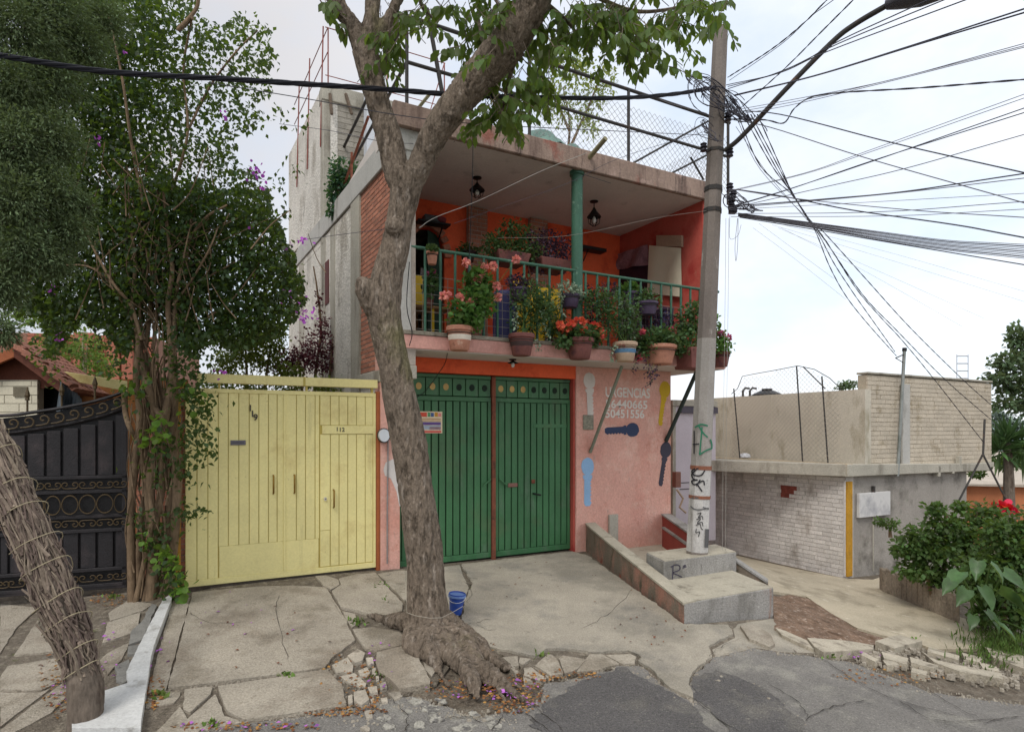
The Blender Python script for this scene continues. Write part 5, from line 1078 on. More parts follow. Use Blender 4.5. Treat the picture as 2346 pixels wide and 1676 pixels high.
cable([(1440, 120), (1500, 640 / 3.38 + 30), (1620, 260)], (8.2, 7.7), .004, 'hair thin wire slanting to the pole above the roof railing', None, m_cab2)
cable([(1640, 480), (1500, 500), (1300, 540), (1140, 545)], [7.6, 8, 8.3, 8.4], .004, 'pale wire sagging across the balcony opening to the pole', None, m_cab3)
# ---------------------------------------------------------------- neighbour's low building on the right
NCn = onz(1937, 1318, -.6); NA = frame((NCn.x, NCn.y, 0), (2617, 1350)); dl = Vector((-.56, 1, 0)).normalized()
NL = Matrix(((dl.x, -dl.y, 0, NCn.x), (dl.y, dl.x, 0, NCn.y), (0, 0, 1, 0), (0, 0, 0, 1))); NLn = NL.to_3x3() @ Vector((0, 1, 0)); NLi = NL.inverted(); NAi = NA.inverted(); NAn = NA.to_3x3() @ Vector((0, 1, 0))
def nl(x, y): return NLi @ hit(x, y, NCn, NLn)
def na(x, y, o=0): return NAi @ hit(x, y, NCn + NAn * o, NAn)
m_wbrick = mat('whitewashed_brick', '#d9d5cf', .95, .1, 3, .15, 40, .6, 40, rand=.1, stains=[('#a39b91', 2.2, .54, .72, (1, 1, .5)), ('#dcd8d2', 5, .56, .68), ('#8f5c4a', 14, .7, .75)])
m_wmort = mat('whitewash_joint', '#bdb7b0', .95, .15, 4, .2, 50, .5, 50)
m_beige = mat('beige_block', '#bfb4a2', .95, .08, 3, .14, 40, .5, 40, rand=.07, stains=[('#9a8c74', 3, .55, .7)])
m_beigej = mat('beige_joint', '#aea491', .95, .12, 4, .2, 50, .5, 50)
m_beigew = mat('beige_wall', '#c2bbab', .95, .08, 2, .1, 40, .3, 40, stains=[('#91876f', 2.5, .56, .72, (1, 1, .35))])
m_greywall = mat('grey_render', '#9a948c', .95, .14, 1.8, .14, 40, .5, 40, stains=[('#6c675f', 1.6, .5, .66), ('#a2777a', 3, .64, .74, (1, 1, 1), .4), ('#6e7a5f', 4, .64, .74, (1, 1, .5), .6)])
nb_ = thing('neighbour_building', 'low whitewashed brick building with beige block parapet down the sloping path', 'building', NA)
tL = nl(1636, 985).x; zsl = nl(1937, 1088).z
obj('whitewashed_wall', B(NL).box((.0, -.25, -1.2), (tL + .5, -.014, zsl)), m_wmort, nb_)
wme = mesh_of('white_brick', B().box((-.5, -.5, -.5), (.5, .5, .5)), m_wbrick)
hole = nl(1806, 1127)
bricks(nb_, NL @ Matrix.Diagonal((1, -1, 1, 1)), 0.02, tL + .3, -.66, zsl, .022, .27, .082, .011, th=.03, me=wme, wob=.007, skip=lambda x, z: abs(x - hole.x) < .16 and abs(z - hole.z) < .13)
obj('brick_patch', B(NL).box((hole.x - .18, -.1, hole.z - .13), (hole.x + .18, -.006, hole.z + .13)), mat('dark_red_brick', '#8a4b40', .95, .3, 12, .2, 50, .6, 40), nb_)
xR = na(2216, 985).x
obj('grey_wall', B(NA).box((.03, .014, -1.3), (xR, .3, zsl)), m_greywall, nb_)
obj('yellow_strip', B(NA).box((na(1938, 1200).x, -.03, -.62), (na(1950, 1200).x, .03, zsl - .12)), mat('yellow_strip', '#b98a2a', .8, .15, 5, .15, stains=[('#8a6a38', 8, .6, .72)]), nb_, bev=.004)
obj('white_quoin', B(NA).box((-.02, .0, -.62), (na(1938, 1200).x - .003, .03, zsl - .1)), m_wbrick, nb_)
z3 = nl(1937, 1062).z
obj('roof_slab', B(NA).hexa([(-.1, -.12, zsl - .02), (xR + .75, -.12, zsl - .06), (xR + .75, 4, zsl - .06), (-.1 - 2.2, 4.4, zsl - .02)], [(-.1, -.12, z3), (xR + .75, -.12, zsl + .1), (xR + .75, 4, zsl + .1), (-.1 - 2.2, 4.4, z3)]), m_cement, nb_, bev=.012)
obj('slab_edge', B(NL).box((-.1, -.1, zsl), (tL + .8, .12, z3 + .01)), mat('crumbled_slab', '#a89b85', .95, .2, 4, .2, 40, 1, 30, stains=[('#6a6152', 5, .56, .7)]), nb_, bev=.015)
# beige block parapet above the slab
xa, xb = na(1988, 900).x, na(2272, 900).x; zt4 = na(1990, 856).z; zpb = zsl + .12
obj('parapet_core', B(NA).box((xa + .01, .016, zpb - .1), (xb, .2, zt4 - .015)), m_beigej, nb_)
bm_ = mesh_of('beige_brick', B().box((-.5, -.5, -.5), (.5, .5, .5)), m_beige)
bricks(nb_, NA, xa, xb, zpb, zt4, .024, .30, .088, .010, th=.03, me=bm_, name='block', wob=.007)
obj('parapet_cap', B(NA).box((xa - .01, -.02, zt4), (xb + .01, .22, zt4 + .04)), m_cement, nb_, bev=.008)
obj('base_course', B(NA).box((xa - .05, -.04, zsl + .0), (xb + .02, .0, zpb - .005)), m_cement, nb_, bev=.008)
obj('pale_pilaster', B(NA).box((na(2062, 1000).x, -.05, zpb), (na(2079, 1000).x, -.012, na(2068, 880).z)), m_greyw, nb_)
for x_, y_, h_ in ((2138, 1078, .22), (2170, 1075, .16), (2186, 1060, .3)): q = na(x_, y_); obj('slab_bracket', B(NA).box((q.x - .03, -.12, q.z - h_ / 2), (q.x + .05, -.04, q.z + h_ / 2)), m_cement, nb_, bev=.006)
# long beige wall behind the ledge
zbw = nl(1978, 887).z; off = .45
obj('long_wall', B(NL).box((-.1, -off - .2, zsl), (tL + 4.5, -off, zbw)), m_beigew, nb_)
obj('wall_post', B(NL).box((tL + .25, -.25, -1), (tL + .52, .06, nl(1640, 872).z)), m_beigew, nb_, bev=.01)
for t_ in (.9, 1.9, 3.0): obj('wall_pier', B(NL).box((t_, -off - .1, zsl), (t_ + .12, -off + .015, zbw - .01)), m_beigew, nb_)
# mast with bracket
mp_ = thing('pipe_mast', 'thin grey pipe mast on the beige parapet where the drop cables end', 'mast', NA @ Matrix.Translation((na(2062, 1085).x, -.1, zsl)))
obj('pipe', B().tube([hit(2056, 1090, NCn - NAn * .1, NAn), hit(2072, 802, NCn - NAn * .1, NAn)], .03, 8), mat('galvanised', '#8b8f8c', .5, .15, 5, .1, 40, .1, 50, metal=.3, stains=[('#4f5a50', 4, .56, .7, (1, 1, .3))]), mp_, ang=60)
obj('cap', B().tube([hit(2072, 804, NCn - NAn * .1, NAn), hit(2072.5, 797, NCn - NAn * .1, NAn)], .042, 8), m_black, mp_)
obj('bracket', B().tube([hit(2070, 812, NCn - NAn * .1, NAn), hit(2052, 820, NCn - NAn * .16, NAn)], .012, 5), m_dkmetal, mp_); obj('bracket', B().tube([hit(2069, 830, NCn - NAn * .1, NAn), hit(2052, 820, NCn - NAn * .16, NAn)], .008, 5), m_dkmetal, mp_)
# chain link guard on the ledge
fe = thing('chain_link_fence', 'sagging chain link fence on rusty posts along the ledge of the low building', 'fence', NL @ Matrix.Translation((1.2, 0, z3)))
tp = [nl(x, y) for x, y in [(1932, 892), (1905, 866), (1870, 846), (1832, 838), (1780, 848), (1735, 856), (1705, 862), (1694, 890), (1680, 902)]]
cb_ = B()
def tz(x):
    for a, c in zip(tp, tp[1:]):
        if a.x <= x <= c.x: return a.z + (c.z - a.z) * (x - a.x) / (c.x - a.x)
    return z3
xs0, xs1 = nl(1950, 985).x, tp[-1].x
for sg in (1, -1):
    k = xs0 - 2.5
    while k < xs1 + 2.5:
        run = []; n_ = 26
        for i in range(n_ + 1):
            z_ = z3 + (zbw - z3 + .8) * i / n_; x_ = k + sg * (z_ - z3)
            ok = xs0 <= x_ <= xs1 and z_ <= tz(x_)
            if ok: run.append((x_, .06 + .03 * math.sin(x_ * 3), z_))
            elif len(run) > 1: cb_.tube([NL @ Vector(p) for p in run], .0026, 3, False); run = []
            else: run = []
        if len(run) > 1: cb_.tube([NL @ Vector(p) for p in run], .0026, 3, False)
        k += .095
obj('mesh', cb_, mat('fence_wire', '#98948b', .6, .1), fe, kind='stuff')
obj('top_wire', B().tube([NL @ Vector((p.x, .06, p.z)) for p in tp], .008, 5), m_dkmetal, fe)
for x_, y0_, y1_ in ((1838, 1052, 838), (1896, 1050, 862), (1694, 1030, 890)):
    a, c = nl(x_ + 6, y0_), nl(x_ - 8, y1_); obj('post', B().tube([NL @ Vector((a.x, .07, z3)), NL @ Vector((c.x, .07, c.z))], .014, 6), m_dkmetal, fe)
obj('stay', B().tube([NL @ Vector((nl(1845, 840).x, .07, nl(1845, 840).z)), NL @ Vector((nl(1896, 890).x, .07, nl(1896, 890).z))], .012, 5), m_dkmetal, fe)
q = NL @ Vector((nl(1700, 1030).x, -.1, z3)); o = obj('plastic_bag', B().lathe([(.06, 0), (.12, .03), (.11, .09), (.04, .12)], tuple(q), 9), mat('bag_white', '#d4d6da', .5, .1, 12, 0, 30, .6, 20), ang=60); tag(o, 'small crumpled white plastic bag on the ledge behind the chain link', 'bag')
tk = thing('water_tank', 'black domed water tank lid showing above the beige wall', 'water tank', NL @ Matrix.Translation((2.0, -2.2, zbw - .9)))
c_ = px(1757, 905, 16.5); obj('tank', B().lathe([(.4, -1.2), (.42, -.1), (.4, 0), (.2, .1), (.14, .1), (.14, .16)], (c_.x, c_.y, c_.z + .02), 16), m_black, tk, ang=40)
for x_ in (1702, 1718):
    c_ = px(x_, 895, 16); o = obj('vent_pipe', B().tube([c_ + Vector((0, 0, -.9)), c_ + Vector((0, 0, .0)), c_ + Vector((.07, 0, .08)), c_ + Vector((.18, 0, .06))], .03, 6), m_dkmetal); tag(o, 'small bent vent pipe above the beige wall, ' + ('left of the pair' if x_ == 1702 else 'right of the pair'), 'pipe')
sg_ = thing('wall_panel', 'blank pale square panel fixed to the grey wall beside the yellow strip', 'panel', NA @ Matrix.Translation((na(1997, 1150).x, -.05, 0)))
a, c = na(1962, 1185), na(2033, 1124); obj('panel', B(NA).box((a.x, -.06, a.z), (c.x, -.0, c.z)), mat('panel_grey', '#cbc9c6', .7, .05, 1.6, 0, 30, 0, stains=[('#a3a2a4', 2, .5, .66)]), sg_, bev=.004)
obj('bracket', B(NA).box(((a.x + c.x) / 2 - .02, -.05, c.z), ((a.x + c.x) / 2 + .02, .0, c.z + .12)), m_dkmetal, sg_)
obj('conduit', B(NA).tube([((a.x + c.x) / 2, -.02, -.6), ((a.x + c.x) / 2, -.02, a.z)], .012, 6), m_cement, sg_)

# lilac metal door beyond the house corner
og2 = 1.1
ld = thing('lilac_door', 'lilac grey metal door between the pink house and the utility pole', 'door', FM @ Matrix.Translation((s_r + .4, og2, 0)))
m_lil = mat('lilac_paint', '#bfb6bd', .7, .06, 2, .06, 40, .1, 50)
e0, e1 = fs(1546, og2), fs(1640, og2); ztd = fz(1560, 930, og2)
obj('leaf', B(FM).box((e0, og2, -.2), (e1, og2 + .05, ztd)), m_lil, ld, bev=.006)
obj('lintel', B(FM).box((e0 - .1, og2 - .05, ztd), (e1, og2 + .1, ztd + .12)), m_cement, ld, bev=.006)
obj('dark_lintel', B(FM).box((fs(1557, og2), og2 - .06, ztd - .14), (e1, og2 - .01, ztd - .01)), mat('slate_paint', '#55505a', .8, .1), ld)
for dz in (.0, .13): obj('louvre', B(FM).box((fs(1557, og2), og2 - .01, .9 + dz), (fs(1578, og2), og2, .915 + dz)), m_dkmetal, ld)
obj('jamb', B(FM).box((e0 - .09, og2 - .04, -.2), (e0 - .004, og2 + .1, ztd - .003)), m_cement, ld, bev=.006)
mb_ = thing('meter_box', 'open brown meter box with loose pipes beside the lilac door', 'meter box', FM @ Matrix.Translation((fs(1552, .3), .3, .6)))
q0, q1 = fl(1544, 1116, .25), fl(1556, 1080, .25); obj('box', B(FM).box((q0.x, .2, q0.z), (q1.x, .3, q1.z)), mat('box_brown', '#7b5347', .8, .2), mb_, bev=.006)
obj('pipes', B(FM).tube([(fs(1546, .25), .2, fz(1546, 1120, .25)), (fs(1556, .25), .15, fz(1556, 1140, .25)), (fs(1548, .25), .15, fz(1548, 1160, .25)), (fs(1562, .25), .15, fz(1562, 1172, .25))], .02, 6), mat('old_brass', '#a9937c', .6, .2), mb_)

# ---------------------------------------------------------------- far right: orange wall, roofs, hills
fo = thing('far_orange_house', 'distant low house with orange lower wall and pale roof at the right edge', 'house', px(2300, 1130, 17))
obj('orange_wall', B().box(tuple(px(2200, 1260, 17)), tuple(px(2460, 1108, 17) + Vector((0, 4, 0)))), mat('faded_orange', '#b5734f', .9, .15, 1.5, .1), fo)
obj('roof', B().hexa([px(2200, 1112, 16.8), px(2460, 1118, 16.8), px(2460, 1100, 21), px(2200, 1096, 21)], [px(2200, 1108, 16.8), px(2460, 1110, 16.8), px(2460, 1040, 22), px(2250, 1036, 22)]), mat('pale_roof', '#b3a89a', .9, .12), fo)
rk = thing('rusty_frame', 'rusty A shaped frame under the parapet corner at the right', 'frame', px(2235, 1150, 12.4))
for a, c in (((2252, 1040), (2190, 1160)), ((2252, 1040), (2308, 1150)), ((2256, 960), (2252, 1045)), ((2200, 1164), (2300, 1168))): obj('bar', B().tube([px(*a, 12.4), px(*c, 12.2)], .02, 6), m_dkmetal, rk)
an = thing('lattice_mast', 'faint pale lattice mast far behind the beige parapet', 'mast', px(2206, 870, 60))
m_pale = mat('mast_white', '#c9ced6', .8, .05, 2, 0, 30, 0)
for x_ in (2192, 2218): obj('leg', B().tube([px(x_, 985, 60), px(x_, 812, 60)], .06, 4), m_pale, an)
for y_ in range(815, 980, 17): obj('rung', B().tube([px(2192, y_, 60), px(2218, y_, 60)], .07, 4), m_pale, an)
hb_ = B(); N_ = 60
xs_ = [-60 + 560 * i / N_ for i in range(N_ + 1)]
tops = [5 + 14 * noise.noise(Vector((x * .012, 3, 0))) + 4 * noise.noise(Vector((x * .05, 8, 0))) for x in xs_]
hb_.add([(x, 500, -20) for x in xs_] + [(x, 560, max(1, t + 6)) for x, t in zip(xs_, tops)] + [(x, 700, -20) for x in xs_], [(i, i + 1, N_ + 2 + i, N_ + 1 + i) for i in range(N_)] + [(N_ + 1 + i, N_ + 2 + i, 2 * N_ + 3 + i, 2 * N_ + 2 + i) for i in range(N_)])
o = obj('hills', hb_, mat('hill_green', '#6f7d80', 1, .2, .02, .2, .2, 0)); o['kind'] = 'structure'
# ---------------------------------------------------------------- the forked street tree
def fuse(name, b, voxel, m, parent, disp, ang=None, iters=2):
    """several overlapping limbs grown together into one skin, then roughened like bark"""
    me = bpy.data.meshes.new(name); me.from_pydata(b.v, [], b.f)
    bm = bmesh.new(); bm.from_mesh(me); bmesh.ops.recalc_face_normals(bm, faces=bm.faces); bm.to_mesh(me); bm.free()
    to = bpy.data.objects.new('tmp', me); col.objects.link(to)
    md = to.modifiers.new('r', 'REMESH'); md.mode = 'VOXEL'; md.voxel_size = voxel
    ms = to.modifiers.new('s', 'SMOOTH'); ms.iterations = iters; ms.factor = .5
    dg = bpy.context.evaluated_depsgraph_get(); dg.update(); me2 = bpy.data.meshes.new_from_object(to.evaluated_get(dg))
    bpy.data.objects.remove(to); bpy.data.meshes.remove(me); me2.name = name
    nrm = [v.normal.copy() for v in me2.vertices]
    for v, n_ in zip(me2.vertices, nrm): v.co += n_ * disp(v.co, n_)
    me2.transform(W[parent].inverted()); me2.materials.clear(); me2.materials.append(m); me2.shade_smooth()
    return link(bpy.data.objects.new(name, me2), parent, W[parent])
m_bark = mat('bark', '#7a6d5f', .95, .16, 3.5, .3, 45, 2.4, 36, stretch=(1, 1, .42), stains=[('#50463b', 17, .53, .6, (1, 1, .34), .85), ('#a3978a', 16, .56, .68, (1, 1, .3), .8), ('#6a683f', 1.1, .58, .68, (1, 1, .5), .6), ('#9a9284', 7, .66, .74, (1, 1, .6))])
def limb(b, pts, n=14, k=5):                         # (x, y, half width in photo pixels, D)
    q = spline(pts, k); b.tube([px(p[0], p[1], p[3]) for p in q], [p[2] * p[3] / F for p in q], n)
DT = 5.75
base = pg(985, 1455)
tree = thing('street_tree', 'tall forked street tree with gnarled roots breaking the pavement', 'tree', base)
b = B(); TWK = .88
def tl_(pts, n=14, k=5): limb(b, [(x, y, w_ * TWK, D) for x, y, w_, D in pts], n, k)
tl_([(988, 1520, 60, DT), (984, 1440, 58, DT), (977, 1370, 53, DT), (973, 1290, 50, DT), (966, 1210, 48, DT), (953, 1120, 46, DT), (940, 1030, 46, DT), (921, 930, 45, DT), (901, 830, 41, DT), (887, 760, 43, DT), (880, 700, 46, DT), (888, 630, 40, DT), (906, 560, 36, DT), (917, 500, 34, DT), (927, 450, 38, DT), (935, 395, 44, DT)], 24)
tl_([(925, 450, 28, DT), (906, 390, 33, DT), (896, 330, 33, DT), (870, 250, 31, DT), (854, 190, 32, DT), (840, 130, 32, DT), (830, 80, 36, DT)])
tl_([(835, 100, 26, DT), (800, 50, 22, DT), (768, 0, 22, DT), (730, -80, 20, DT - .1), (690, -220, 14, DT - .2)])
tl_([(842, 100, 26, DT), (852, 40, 19, DT), (856, -10, 20, DT + .1), (870, -120, 16, DT + .2), (860, -300, 9, DT + .3)])
tl_([(850, 110, 20, DT), (880, 60, 15, DT), (908, 5, 15, DT + .1), (945, -80, 12, DT + .2), (1010, -200, 8, DT + .4)])
tl_([(940, 430, 30, DT), (962, 380, 32, DT), (994, 310, 35, DT - .05), (1035, 250, 39, DT - .1), (1080, 195, 43, DT - .15), (1125, 145, 47, DT - .2), (1168, 95, 47, DT - .25), (1200, 45, 46, DT - .3), (1228, -10, 45, DT - .35), (1270, -120, 36, DT - .4), (1320, -260, 20, DT - .4)], 20)
tl_([(885, 725, 42, DT), (860, 695, 38, DT - .04), (842, 668, 32, DT - .08), (828, 652, 26, DT - .1), (820, 646, 15, DT - .11)])
def root(pts, n=10):                                  # surface roots lie on the ground: pixel centre and half width
    o_ = []
    for x, y, w_ in pts: g_ = pg(x, y + w_ * (.5 if w_ > 16 else .12 if w_ > 8 else -.25)); o_.append((x, y, w_, g_.y))
    q = spline(o_, 4); b.tube([px(p[0], p[1], p[3]) for p in q], [p[2] * p[3] / F for p in q], n)
for p_ in ([(965, 1425, 34), (925, 1424, 24), (890, 1420, 16), (862, 1413, 10), (840, 1408, 5)], [(960, 1440, 36), (946, 1468, 30), (952, 1490, 20), (968, 1506, 10)], [(985, 1455, 40), (985, 1488, 30), (992, 1510, 18), (1004, 1524, 9)], [(1005, 1460, 36), (1030, 1493, 28), (1042, 1518, 16), (1052, 1535, 8)],
           [(1020, 1440, 40), (1055, 1465, 34), (1075, 1490, 28), (1092, 1515, 20), (1130, 1545, 18), (1168, 1580, 13), (1200, 1606, 6)], [(1050, 1490, 24), (1068, 1530, 22), (1082, 1560, 20), (1090, 1585, 13), (1095, 1602, 6)], [(1060, 1450, 24), (1100, 1478, 20), (1130, 1510, 14), (1160, 1535, 8)], [(1085, 1500, 16), (1115, 1545, 11), (1140, 1580, 8), (1160, 1605, 4)], [(1060, 1500, 12), (1075, 1545, 9), (1074, 1580, 6), (1066, 1610, 3)], [(1110, 1500, 12), (1150, 1520, 8), (1195, 1545, 5), (1230, 1560, 3)], [(1000, 1520, 14), (1010, 1545, 9), (1030, 1570, 5)], [(1120, 1550, 10), (1160, 1562, 7), (1205, 1580, 4)], [(1040, 1480, 18), (1060, 1505, 16), (1085, 1525, 14), (1120, 1570, 8)], [(1010, 1420, 36), (1045, 1432, 22), (1075, 1446, 14)]): root(p_)
for x, y, r, d in ((985, 1492, 24, .25), (1030, 1492, 22, .25), (1050, 1458, 24, .1), (1012, 1452, 24, .22), (1085, 1530, 14, .1), (950, 1470, 24, .2), (832, 652, 20, 0), (905, 520, 24, 0)):
    D_ = pg(x, y + r * .8).y if y > 1300 else DT - .1; c = px(x, y, D_); rr = r * D_ / F; b.lathe([(rr * math.sin(a_), -rr * math.cos(a_)) for a_ in [i * math.pi / 8 for i in range(1, 8)]], tuple(c), 12)
def bark_disp(co, n_):
    ca, sa = n_.x, n_.y
    f_ = noise.noise(Vector((co.x * 17, co.y * 17, co.z * 3.2))); f2 = noise.noise(Vector((co.x * 38, co.y * 38, co.z * 9)))
    fis = -max(0, .22 - abs(f_)) * .055                # long fissures where the noise crosses zero
    low = max(0, min(1, (1.0 - co.z)))
    return fis + .006 * f2 + low * (.016 * noise.noise(Vector((co.x * 6, co.y * 6, co.z * 5))) - .012 * max(0, .3 - abs(noise.noise(Vector((co.x * 5.5, co.y * 5.5, co.z * 3 + 4)))))/.3) + .012 * noise.noise(Vector((co.x * 5, co.y * 5, co.z * 1.7)))
fuse('trunk', b, .0125, m_bark, tree, bark_disp, iters=1)
# crown: drooping sprays of long leaves on thin twigs
m_tleaf = mat('tree_leaf', '#465c2b', .55, .25, 4, .1, 20, 0, island=.4, trans=.35, tcol='#8fa83c', spec=.35)
def sprays(regs, tw):
    P, d, sz = [], [], []
    for x, y, rx, ry, n_, dd in regs:
        for _ in range(n_):
            a, c = x + rnd.gauss(0, rx * .5), y + rnd.gauss(0, ry * .5); D = DT + dd + rnd.gauss(0, .35); c0 = px(a, c, D)
            h_ = rnd.uniform(0, 6.28); ax_ = Vector((math.cos(h_), math.sin(h_), -.55)).normalized(); L_ = rnd.uniform(.22, .42)
            tip = c0 + ax_ * L_ + Vector((0, 0, -.05)); tw.tube([c0 - ax_ * .12 + Vector((0, 0, .08)), c0, c0 + ax_ * L_ * .5, tip], .004, 3, False)
            for i in range(rnd.randint(7, 11)):
                t = i / 9; p = c0 + ax_ * L_ * min(t, 1.05); sd_ = 1 if i % 2 else -1; out_ = Vector((-ax_.y, ax_.x, 0)).normalized() * sd_
                v = out_ * .65 + ax_ * .35 + Vector((0, 0, -.85)) + Vector((rnd.gauss(0, .2), rnd.gauss(0, .2), rnd.gauss(0, .2)))
                P.append(tuple(p)); d.append(tuple(v)); sz.append(rnd.uniform(.085, .145))
    return P, d, sz
tw = B()
regs = [(745, 25, 20, 25, 3, 0), (905, 60, 40, 60, 9, .2), (890, 130, 20, 60, 6, .3), (960, 30, 50, 30, 8, .2), (1020, 15, 60, 20, 8, .2), (1110, 60, 50, 60, 20, .1), (1115, 140, 30, 50, 10, .2), (1150, 250, 50, 45, 16, .15), (1190, 190, 40, 50, 12, .1), (1230, 110, 40, 70, 14, .15), (1290, 60, 60, 55, 22, 0), (1260, 190, 30, 30, 4, .1),
        (1370, 35, 60, 40, 16, -.2), (1440, 45, 50, 50, 17, -.3), (1475, 90, 40, 40, 11, -.3), (1540, 50, 50, 36, 11, -.3), (1610, 14, 50, 24, 10, -.4), (1140, 20, 60, 30, 14, .2), (1110, 265, 30, 25, 5, .1)]
up_ = [(1000, -120, 260, 70, 34, 0), (1350, -110, 330, 70, 50, -.3), (820, -160, 200, 80, 30, .1), (1200, -330, 420, 120, 60, -.2)]
P, d, sz = sprays(regs + up_, tw)
for pth in ([(1270, -60), (1360, -10), (1450, 25), (1540, 20), (1640, -10)], [(1215, 40), (1170, 170), (1150, 250), (1130, 280)], [(1240, 0), (1300, 50), (1330, 90)], [(1130, 140), (1105, 90), (1095, 30)], [(905, 10), (890, 80), (880, 160), (865, 200)], [(960, -40), (965, 10), (990, 40)], [(1440, 20), (1470, 70), (1490, 110)], [(1180, 60), (1150, 20), (1120, -20)]):
    q = spline(pth, 5); n_ = len(q); tw.tube([px(p[0], p[1], DT - .1 + .02 * i) for i, p in enumerate(q)], [.022 * (1 - .75 * i / n_) + .004 for i in range(n_)], 6)
obj('twigs', tw, m_bark, tree, kind='stuff')
leaf_mesh('crown', P, d, sz, m_tleaf, OBLONG, tree)
# clear cord tied round the foot, with the bucket
o = obj('rope', B().tube([px(x, y, d_) for x, y, d_ in ((932, 1402, DT - .1), (950, 1409, DT - .27), (985, 1415, DT - .32), (1012, 1414, DT - .27), (1040, 1400, DT - .05), (1060, 1388, DT + .12))], .0025, 5), mat('cord', '#a9a294', .7, .1)); tag(o, 'thin pale cord tied round the foot of the forked tree and the bucket', 'rope')
bk_ = pg(1042, 1410); bkM = Matrix.Translation((bk_.x, bk_.y + .08, bk_.z - .005)) @ Matrix.Rotation(R(5), 4, 'Y') @ Matrix.Scale(1.0, 4)
bu = thing('bucket', 'blue plastic bucket standing behind the foot of the forked tree', 'bucket', bkM)
m_blue = mat('blue_plastic', '#2a4a9a', .4, .08, 3, .05, 30, 0, spec=.5)
pf = [(.062, 0), (.066, .02), (.086, .19), (.092, .192), (.094, .225), (.091, .228), (.087, .2), (.064, .012), (.0, .012)]
obj('body', B(bkM).lathe(pf, n=24), m_blue, bu, ang=35); obj('rim', B(bkM).lathe([(.094, .19), (.098, .194), (.098, .212), (.094, .214)], n=24), mat('blue_rim', '#6d86b8', .4, .1), bu, ang=35)
obj('handle', B(bkM).tube([(.097 * math.cos(q), -.02 - .09 * math.sin(q), .2 - .05 * math.sin(q)) for q in [i * math.pi / 10 for i in range(11)]], .003, 5), mat('white_wire', '#c5c5c0', .5, .1), bu)

# ---------------------------------------------------------------- leaning trunk wrapped in twigs and cord
DL = 4.2
lp = px(196, 1625, DL); leaner = thing('leaning_conifer', 'shaggy leaning trunk wound with cord, with a dark conifer crown at upper left', 'tree', lp)
axis = [(194, 1680, 37, DL), (196, 1620, 36, DL), (192, 1560, 36, DL), (180, 1500, 34, DL), (156, 1430, 39, DL), (128, 1360, 42, DL), (96, 1280, 42, DL + .02), (62, 1200, 39, DL + .04), (30, 1120, 36, DL + .06), (-4, 1040, 34, DL + .08), (-46, 960, 30, DL + .1), (-110, 840, 36, DL + .2), (-170, 700, 32, DL + .4), (-200, 480, 28, DL + .7), (-190, 200, 22, DL + 1.0)]
m_bark2 = mat('grey_bark', '#6e6358', .95, .2, 5, .25, 40, .9, 40, stretch=(1, 1, .25), stains=[('#4c4037', 8, .52, .66, (1, 1, .25)), ('#8d8072', 9, .6, .72, (1, 1, .3))])
b = B(); limb(b, [(x, y, w_ * .8, D) if y < 1520 else (x, y, w_, D) for x, y, w_, D in axis], 16, 6)
fuse('trunk', b, .02, m_bark2, leaner, lambda co, n_: .012 * noise.noise(Vector((co.x * 12, co.y * 12, co.z * 3))) + .006 * noise.noise(co * 25))
qa = spline(axis[2:11], 10); m_twig = mat('dead_twig', '#76695d', .95, .25, 6, .2, 30, .3, 30, island=.35)
tb_ = B()
def axp(t):                                           # point and radius along the leaning trunk, t in 0..1
    i = min(t, .9999) * (len(qa) - 1); k = int(i); p = qa[k] + (qa[k + 1] - qa[k]) * (i - k); return px(p[0], p[1], p[3]), p[2] * p[3] / F
for _ in range(620):
    t0 = rnd.random() ** .8 * .95; L_ = rnd.uniform(.05, .2); an_ = rnd.uniform(-2.7, .6); pts = []; k = rnd.uniform(.72, 1.0); wob = rnd.uniform(-.5, .5); fl_ = rnd.random() < .16
    for i in range(5):
        t = min(.999, t0 + L_ * i / 4); c, r = axp(t); a_ = an_ + wob * i / 4; rr = r * k * (1.06 + (.3 * (i / 4) ** 2 if fl_ else .06 * math.sin(i * 2 + t0 * 40)))
        pts.append(c + Vector((math.cos(a_) * rr, math.sin(a_) * rr, 0)))
    r0 = rnd.choice((.004, .006, .008, .011)); pts = [p + Vector((rnd.gauss(0, .006), rnd.gauss(0, .006), rnd.gauss(0, .006))) for p in pts]; tb_.tube(pts, [r0, r0, r0 * .9, r0 * .8, r0 * .5], 5)
obj('dead_twigs', tb_, m_twig, leaner, kind='stuff')
rp = []
for i in range(230):
    t = .03 + .9 * i / 229; ph = -i * 2 * math.pi / 26 + .5 * math.sin(i * .13); c, r = axp(t); rr = r * (1.03 + .05 * math.sin(i * .9))
    rp.append(c + Vector((math.cos(ph) * rr, math.sin(ph) * rr, math.cos(ph) * rr * .95)))
o = obj('rope', B().tube(rp, .0036, 5), mat('sisal', '#a0957a', .8, .15, 20, .2)); tag(o, 'yellowish cord wound in a spiral round the leaning trunk', 'rope')
m_thuja = mat('conifer_leaf', '#5c6b4c', .8, .45, 3.4, .25, 18, 0, island=.4, trans=.25, tcol='#7d8f50', stains=[('#7a4f32', 2.1, .68, .74, (1, 1, 1), .7)])
cl_ = []
